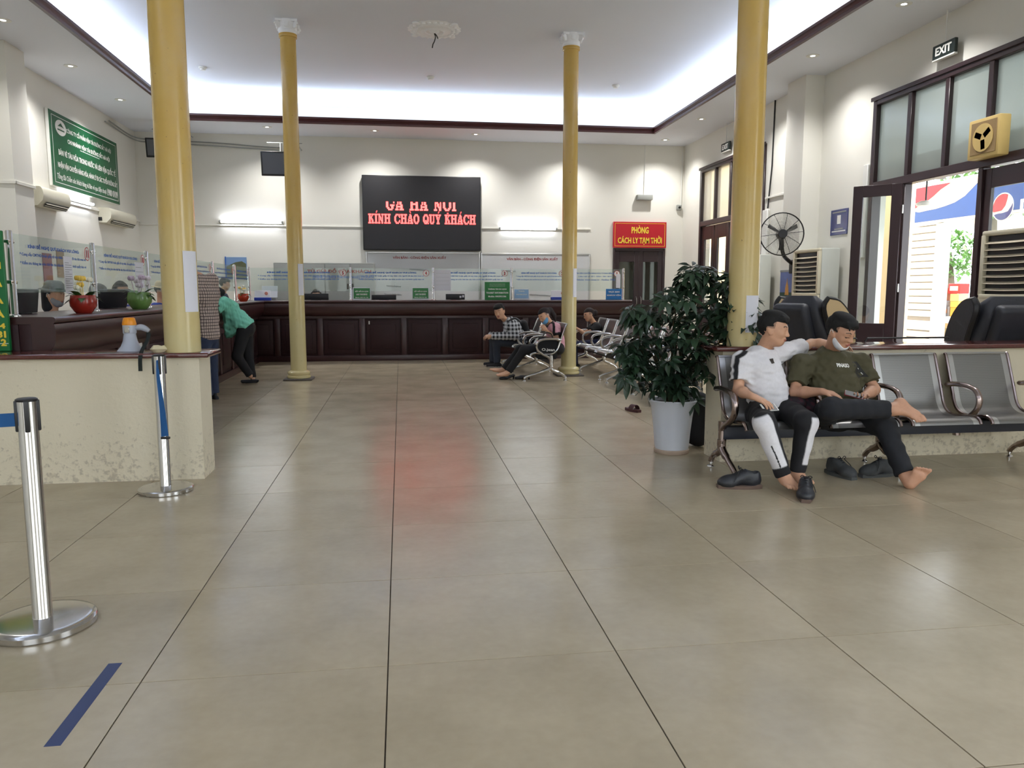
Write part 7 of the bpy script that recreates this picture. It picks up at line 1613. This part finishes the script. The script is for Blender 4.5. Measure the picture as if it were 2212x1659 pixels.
# staff behind the screens and people at the massage chairs: seated figures from head position and facing
def seated(label, head, face, shirt_col, hair_col, style='short', hs=0.22, h=0.013, mask=None, legs_col=(34, 36, 44), hat=None, floor_z=0.0, extra=None, tilt=-0.12, long=True):
    hd = Vector(head); f = Vector((face[0], face[1], 0)).normalized(); r = Vector((f.y, -f.x, 0)); z = Vector((0, 0, 1)); nk = hd-z*0.175-f*0.03; ch = nk-z*0.17-f*0.01; be = ch-z*0.16; pe = be-z*0.15
    J = dict(pel=pe, belly=be, chest=ch, neck=nk, head=hd, hf=(face[0], face[1], tilt), hu=(f.x*0.1, f.y*0.1, 1), shR=nk-z*0.06+r*0.165, shL=nk-z*0.06-r*0.165, elR=nk-z*0.32+r*0.20+f*0.06, elL=nk-z*0.32-r*0.20+f*0.06, wrR=nk-z*0.34+r*0.10+f*0.26, wrL=nk-z*0.34-r*0.10+f*0.26,
             hipR=pe+r*0.08-z*0.02, hipL=pe-r*0.08-z*0.02, knR=pe+f*0.38+r*0.10, knL=pe+f*0.38-r*0.10, anR=Vector(((pe+f*0.36+r*0.10).x, (pe+f*0.36+r*0.10).y, floor_z+0.07)), anL=Vector(((pe+f*0.36-r*0.10).x, (pe+f*0.36-r*0.10).y, floor_z+0.07)))
    o, A, c, l = build_person(label, J, h, hs, w=0.92, hands={'R': (f, -z, -1, 0.4, 0.85), 'L': (f, -z, 1, 0.4, 0.85)})
    if hair_col is not None: hair(o, l, c, A, hs, 0.009, rgb(*hair_col), style, extra(lambda a, b_, d: V3(c)+(A[0]*a+A[1]*b_+A[2]*d)*hs) if extra else ())
    shirt(o, l, J, h, rgb(*shirt_col), 0.7, 0.016, 30, 0.98, hem=0.02, wr=0.005, collar=0.055, longs=long); pants(o, l, J, h, rgb(*legs_col), 0.95, 0.012, 31, 0.95)
    shoes_on(o, l, J, {'R': J['anR']+f*0.16-z*0.07, 'L': J['anL']+f*0.16-z*0.07}, BLK, h=0.012)
    if mask: chin_mask(o, l, c, A, hs, 0.009, rgb(*mask), -0.60, -0.18)
    if hat:
        Wh = lambda a, b_, d: V3(c)+(A[0]*a+A[1]*b_+A[2]*d)*hs; g = MB(l); M = Matrix([list(A[0]), list(A[1]), list(A[2])]).transposed().to_4x4()
        g.lathe([(0.62*hs, 0.0), (0.60*hs, 0.03*hs), (0.42*hs, 0.07*hs), (0.40*hs, 0.30*hs), (0.28*hs, 0.42*hs), (0.0001, 0.44*hs)], c=Vector(Wh(0, -0.05, 0.20)), n=24, M=M); g.build('hat', mat('hat '+str(hat), srgb(*hat), 0.8), o)
    return o, A, c, l
XC = -3.35
seated('clerk of window 11 in a dark hood and haze-grey hat with a mask, blue shirt', at_x(118, 637, XC), (0.9, -0.25), (70, 96, 168), (22, 22, 26), 'long', mask=(150, 150, 154), hat=(92, 94, 92), extra=lambda W: [cap(W(0, -0.25, 0.1), W(0, -0.2, -0.55), 0.075, 0.07)])  # hat grey stands in for glass haze over dark hair
oI, AI, cI, lI = seated('clerk with glasses looking out of window 10, blue shirt', at_x(262, 628, XC), (0.85, -0.5), (52, 72, 150), (26, 24, 26), 'long', extra=lambda W: [cap(W(-0.28, -0.15, 0.0), W(-0.25, -0.1, -0.4), 0.04, 0.03), cap(W(0.28, -0.15, 0.0), W(0.25, -0.1, -0.4), 0.04, 0.03)])
g = MB(lI)
for s in (-1, 1): g.tube([Vector(V3(cI)+(AI[0]*(s*0.15+0.11*math.cos(a))+AI[1]*0.42+AI[2]*(0.075*math.sin(a)-0.01))*0.22) for a in np.linspace(0, 2*PI, 13)[:-1]], 0.003, 5, True)
g.tube([Vector(V3(cI)+(AI[0]*a+AI[1]*0.43+AI[2]*0.01)*0.22) for a in (-0.04, 0.04)], 0.003, 5); g.build('glasses', M_CHROME, oI)
seated('clerk with grey brown hair bent behind the monitor between windows 11 and 10', at_x(212, 634, XC-0.35), (0.95, 0.1), (58, 76, 150), (66, 60, 58), 'short')
seated('staff member with a beige cap behind the near column', at_x(350, 628, XC), (0.9, -0.2), (48, 66, 140), (40, 36, 36), 'short', hat=(190, 172, 140))
seated('staff member whose dark head shows through the glass beyond the leaning woman', at_x(486, 614, XC), (0.95, 0.2), (40, 44, 60), (24, 22, 22), 'short')
seated('clerk whose dark hair and eyes show above the monitor of window 5', at_y(683, 638, 15.35), (0.1, -1), (60, 76, 140), (22, 18, 18), 'long', extra=lambda W: [cap(W(-0.3, -0.1, 0.1), W(-0.26, -0.1, -0.5), 0.04, 0.035), cap(W(0.3, -0.1, 0.1), W(0.26, -0.1, -0.5), 0.04, 0.035)])
seated('grey haired person in bright blue beyond the ledge beside the column', at_y(1642, 706, 7.6), (0.3, 1), (36, 78, 190), (120, 116, 114), 'short', long=True)
seated('dark haired person sitting behind the massage chair', at_y(1683, 694, 8.2), (-0.6, -0.8), (44, 44, 52), (24, 22, 24), 'long')

# ================================================================== things on the counters
M_MON = mat('black monitor plastic', srgb(30, 31, 36), 0.45)
def monitor(c, r, w, hgt, label, back=True, tilt=0.12):
    """screen of width w whose foot stands on the counter at c; r = direction along the screen"""
    t = thing('monitor', label, 'monitor', c, group='monitors on the counters'); r = Vector(r).normalized(); n = r.cross(Vector((0, 0, 1))); b = c
    M = frame(Vector(c)+Vector((0, 0, 0.004)), r, Vector((0, 0, 1))-n*tilt*-1)
    g = MB(b); g.rbox(-w/2, w/2, 0.0, hgt, -0.02, 0.012, 0.008, 2, M); g.build('housing', M_MON, t)
    g = MB(b); g.rbox(-w/2+0.012, w/2-0.012, 0.014, hgt-0.012, -0.0235, -0.02, 0.001, 1, M); g.build('screen', M_SCREEN, t)
    g = MB(b); g.rbox(-0.09, 0.09, -0.02, 0.06, 0.0, 0.006, 0.002, 1, Matrix.Translation(Vector(c)) @ Matrix.Rotation(math.atan2(r.y, r.x), 4, 'Z')); g.build('stand', M_MON, t)
    return t
p = at_x(52, 676, -2.92); monitor((-2.92, p.y, CT), (0, 1, 0), 0.42, 0.19, 'black monitor beside the first post, before the hooded clerk')
p = at_x(238, 664, -2.92); monitor((-2.92, p.y, CT), (0.35, 1, 0), 0.46, 0.20, 'dark tilted monitor before the clerk with glasses', tilt=0.4)
for (u0, u1, v, l) in ((655, 710, 634, 'black monitor in front of the clerk of window 5'), (803, 856, 637, 'wide low black monitor behind window 4'), (963, 1004, 635, 'black monitor with white stickers behind window 3')):
    a, b_ = at_y(u0, 650, 14.72), at_y(u1, 650, 14.72); zt = at_y(u0, v, 14.72).z; t = monitor(((a.x+b_.x)/2, 14.72, CT), (1, 0, 0), b_.x-a.x, zt-CT-0.004, l, tilt=0.05)
    if 'stickers' in l:
        for k in range(2): g = MB(t.location); g.box(b_.x-0.10+0.05*k, b_.x-0.065+0.05*k, 14.694, 14.697, zt-0.075+0.01*k, zt-0.035+0.012*k); g.build('sticker', M_PAPER, t)
# flower bowls
M_FLG = leaf_mat('bouquet leaf', srgb(40, 84, 40), srgb(84, 124, 60))
def flower_bowl(c, col, label, size=1.0, petals=((236, 230, 210), (240, 200, 90)), patt=None):
    t = thing('flower_bowl', label, 'flower pot', c, group='flower bowls on the counter'); s = size
    MB().lathe([(0.05*s, 0), (0.058*s, 0.008*s), (0.085*s, 0.05*s), (0.088*s, 0.085*s), (0.078*s, 0.125*s), (0.070*s, 0.125*s), (0.075*s, 0.09*s), (0.0001, 0.085*s)], n=28).build('bowl', mat('glaze '+str(col), srgb(*col), 0.2, noise=0.35 if patt else 0.05, scale=14), t)
    rn = random.Random(int(c[1]*10)); 
    for k in range(16):
        a = rn.uniform(0, 6.28); l = rn.uniform(0.09, 0.15)*s; g = MB(); d = Vector((math.cos(a), math.sin(a), 0)); sd = Vector((-d.y, d.x, 0)); up = rn.uniform(0.2, 1.1); rows = []
        for i in range(5):
            q = i/4; pnt = d*(0.02+l*q)+Vector((0, 0, 0.10*s+l*up*q-l*0.7*q*q)); ww = 0.028*s*math.sin(PI*min(1, 0.15+0.85*q)); rows.append([pnt-sd*ww, pnt, pnt+sd*ww])
        g.sheet(rows); g.build('leaf', M_FLG, t)
    for k in range(6):
        a = rn.uniform(0, 6.28); rr = rn.uniform(0.0, 0.07)*s; z = rn.uniform(0.17, 0.24)*s; cc = petals[k % len(petals)]; g = MB(); g.tube([(rr*0.5*math.cos(a), rr*0.5*math.sin(a), 0.09*s), (rr*math.cos(a), rr*math.sin(a), z)], 0.003, 5)
        for q in range(5): g.ell((rr*math.cos(a)+0.013*s*math.cos(q*1.256), rr*math.sin(a)+0.013*s*math.sin(q*1.256), z+0.008), 0.013*s, 0.013*s, 0.018*s, 8)
        g.build('flower', mat('petal '+str(cc), srgb(*cc), 0.6), t)
    return t
p = at_x(181, 668, -2.53); flower_bowl((-2.53, p.y, CT), (150, 40, 30), 'red glazed bowl of flowers at the edge of window 11', 1.15, patt=True)
p = at_x(302, 661, -2.53); flower_bowl((-2.53, p.y, CT), (96, 130, 66), 'green bowl of flowers with hanging leaves at window 10', 1.3, ((214, 204, 210), (190, 170, 190)), True)
p = at_x(526, 650, -2.53); flower_bowl((-2.53, p.y, CT), (196, 62, 34), 'orange red pot of white flowers near the corner of the counters', 1.0, ((236, 236, 226), (240, 210, 120)))
# signs standing on or stuck to the far counter screens
M_GSIGN = mat('green counter sign', srgb(24, 118, 52), 0.35); M_BSIGN = mat('blue counter sign', srgb(40, 116, 186), 0.4, noise=0.1, scale=10); M_PALEB = mat('pale blue flyer', srgb(150, 190, 226), 0.4, noise=0.3, scale=8)
def desk_sign(u0, v0, u1, v1, m, lines, label, y=14.40, frame_=None):
    a, c = at_y(u0, v0, y), at_y(u1, v1, y); z0 = CT; b = ((a.x+c.x)/2, y, z0); t = thing('counter_sign', label, 'sign', b, group='signs on the far counter')
    g = MB(b); g.rbox(a.x, c.x, y, y+0.006, z0, a.z, 0.002, 1); g.build('plate', frame_ or m, t)
    if frame_: g = MB(b); g.rbox(a.x+0.012, c.x-0.012, y-0.002, y, z0+0.03, a.z-0.012, 0.001, 1); g.build('face', m, t)
    g = MB(b); g.rbox(a.x, c.x, y, y+0.07, z0, z0+0.006, 0.002, 1); g.build('stand_foot', frame_ or m, t); H = a.z-z0; Wd = c.x-a.x
    for (s, zf, wf, hf, wt) in lines: text(t, s, (b[0], y-0.0035, z0+zf*H), (1, 0, 0), (0, 0, 1), wf*Wd, hf*H, M_TXTW, wt)
    return t
GL_ = [('KẾT NỐI DU LỊCH', 0.70, 0.74, 0.17, 0.03), ('LAND TOUR SERVICE', 0.46, 0.62, 0.13, 0.03), ('Mobile: 0903 951 306', 0.22, 0.72, 0.09, 0.0)]
desk_sign(762, 621, 801, 650, M_GSIGN, GL_, 'small green sign beside the post of window 5', frame_=M_PAPER); desk_sign(890, 621, 927, 650, M_GSIGN, GL_, 'small green sign beyond the wide low monitor, left of the taped white sheet', frame_=M_PAPER)
desk_sign(1047, 609, 1101, 650, M_GSIGN, [('THÔNG TIN DU LỊCH', 0.60, 0.74, 0.11, 0.03), ('TOURIST INFORMATION', 0.40, 0.88, 0.10, 0.02), ('Mobile: 0903951306', 0.20, 0.72, 0.10, 0.02), ('CÔNG TY CỔ PHẦN VẬN TẢI ĐƯỜNG SẮT HÀ NỘI', 0.88, 0.62, 0.05, 0.0), ('CHI NHÁNH VẬN TẢI ĐƯỜNG SẮT HÀ NỘI', 0.78, 0.62, 0.05, 0.0)], 'large green tourist information sign above the hoodie man')
desk_sign(1110, 624, 1143, 650, M_PALEB, [('Website', 0.8, 0.4, 0.12, 0.02), ('www.vetau.com.vn', 0.5, 0.7, 0.12, 0.02)], 'pale blue flyer stand beside the tourist information sign', frame_=M_PAPER)
desk_sign(1309, 624, 1343, 651, M_BSIGN, [('TRỰC BAN', 0.72, 0.7, 0.2, 0.02), ('KHÁCH VẬN', 0.42, 0.85, 0.2, 0.02)], 'blue duty officer sign at window 1')
# sheets taped to the screens
def sheet_on(axis, u0, v0, u1, v1, label, lines=12, m=None):
    if axis == 'y':
        a, c = at_x(u0, v0, GXL+0.009), at_x(u1, v1, GXL+0.009); lo, hi = min(a.y, c.y), max(a.y, c.y); z0, z1 = min(a.z, c.z), max(a.z, c.z); z1 = min(z1, 1.66)
        g = MB(); g.sheet([[(GXL+0.0085+0.004*(i == 0), lo+(hi-lo)*j/3, z0+(z1-z0)*i/4) for j in range(4)] for i in range(5)], 0.001); o = g.top('paper_sheet', m or M_PAPER, label, 'paper', group='sheets taped to the screens')
        for k in range(lines): q = MB(o.location); z = z1-0.05-(z1-z0-0.08)*k/lines; q.box(GXL+0.0103, GXL+0.0112, lo+0.02, hi-0.02-0.05*((k*3) % 4 == 0), z-0.003, z); q.build('print_line', M_INKG, o)
    else:
        a, c = at_y(u0, v0, GYB-0.009), at_y(u1, v1, GYB-0.009); z0, z1 = min(a.z, c.z), max(a.z, c.z)
        g = MB(); g.sheet([[(a.x+(c.x-a.x)*j/3, GYB-0.0085, z0+(z1-z0)*i/4) for j in range(4)] for i in range(5)], 0.001); o = g.top('paper_sheet', m or M_PAPER, label, 'paper', group='sheets taped to the screens')
        for k in range(lines): q = MB(o.location); z = z1-0.06-(z1-z0-0.1)*k/lines; q.box(a.x+0.03, c.x-0.03, GYB-0.0102, GYB-0.0095, z-0.002, z); q.build('print_line', M_GREY, o)
    return o
sheet_on('y', 136, 553, 160, 634, 'typed letter taped to the screen of window 11'); sheet_on('y', 291, 566, 312, 622, 'pale sheet taped at the edge of window 10', 4)
sheet_on('x', 938, 583, 974, 628, 'white sheet taped beside the post of window 3', 4); sheet_on('x', 1331, 592, 1340, 622, 'narrow white strip under number 1', 0)
# desk calendars, paper tray
def desk_calendar(u, v, y, label, x=None):
    c = at_y(u, v, y); t = thing('desk_calendar', label, 'calendar', (c.x, y, CT), group='desk calendars')
    MB().rbox(-0.14, 0.14, -0.05, 0.05, 0, 0.055, 0.006, 1).build('base', mat('blue calendar base', srgb(34, 60, 160), 0.4), t)
    MB().rbox(-0.135, 0.135, -0.004, 0.004, 0.0, 0.13, 0.002, 1, rotm(-0.25, 0, 0, (0, -0.02, 0.05))).build('pages', M_PAPER, t)
    MB().ell((0.07, -0.045, 0.125), 0.03, 0.004, 0.03, 10).build('picture_print', mat('pink print', srgb(200, 130, 120), 0.5), t); return t
desk_calendar(568, 652, 14.22, 'desk calendar with a blue base at the inner corner of the counters'); desk_calendar(1206, 652, 14.22, 'desk calendar with a blue base half hidden by the column')
c = at_y(582, 640, 14.75); t = thing('paper_tray', 'stack of papers in a tray behind the desk calendar', 'papers', (c.x, 14.75, CT))
MB().rbox(-0.13, 0.13, -0.1, 0.1, 0, 0.05, 0.004, 1).build('tray', M_GREY, t); MB().rbox(-0.14, 0.14, -0.006, 0.006, 0.05, 0.27, 0.003, 1, rotm(-0.3, 0, 0)).build('sheets', M_PAPER, t)
# rail on the ledge behind the two men
t = thing('hand_rail', 'thin dark metal rail lying on the ledge behind the two men', 'rail', (3.75, 5.66, ZL)); b = t.location
for (a, c) in ((3.30, 3.55), (3.62, 4.35)): g = MB(b); g.tube([(a, 5.66, ZL+0.006), (a+0.02, 5.66, ZL+0.035), (c-0.01, 5.66, ZL+0.035), (c, 5.66, ZL+0.028)], 0.007, 6); g.build('bar', M_BLACK, t)
# dark bag behind the planter
F = Field((2.15, 5.75, 0), (2.6, 6.3, 0.55), 0.012); F.put(ecap((2.40, 6.0, 0.12), (2.40, 6.0, 0.36), 0.13, 0.12, 0.12, 0.09, (0, 1, 0)), 0.03); sl, P = F.box(F.lo, F.lo+F.h*F.n, 0); F.F[sl] = np.maximum(F.F[sl], 0.002-P[..., 2])
V, Q = F.mesh(); o, _ = skin_object('bag', V, Q, M_DARK, None, Vector((2.40, 6.0, 0)), None, 1); tag(o, 'black bag on the floor between planter and low wall', 'bag')
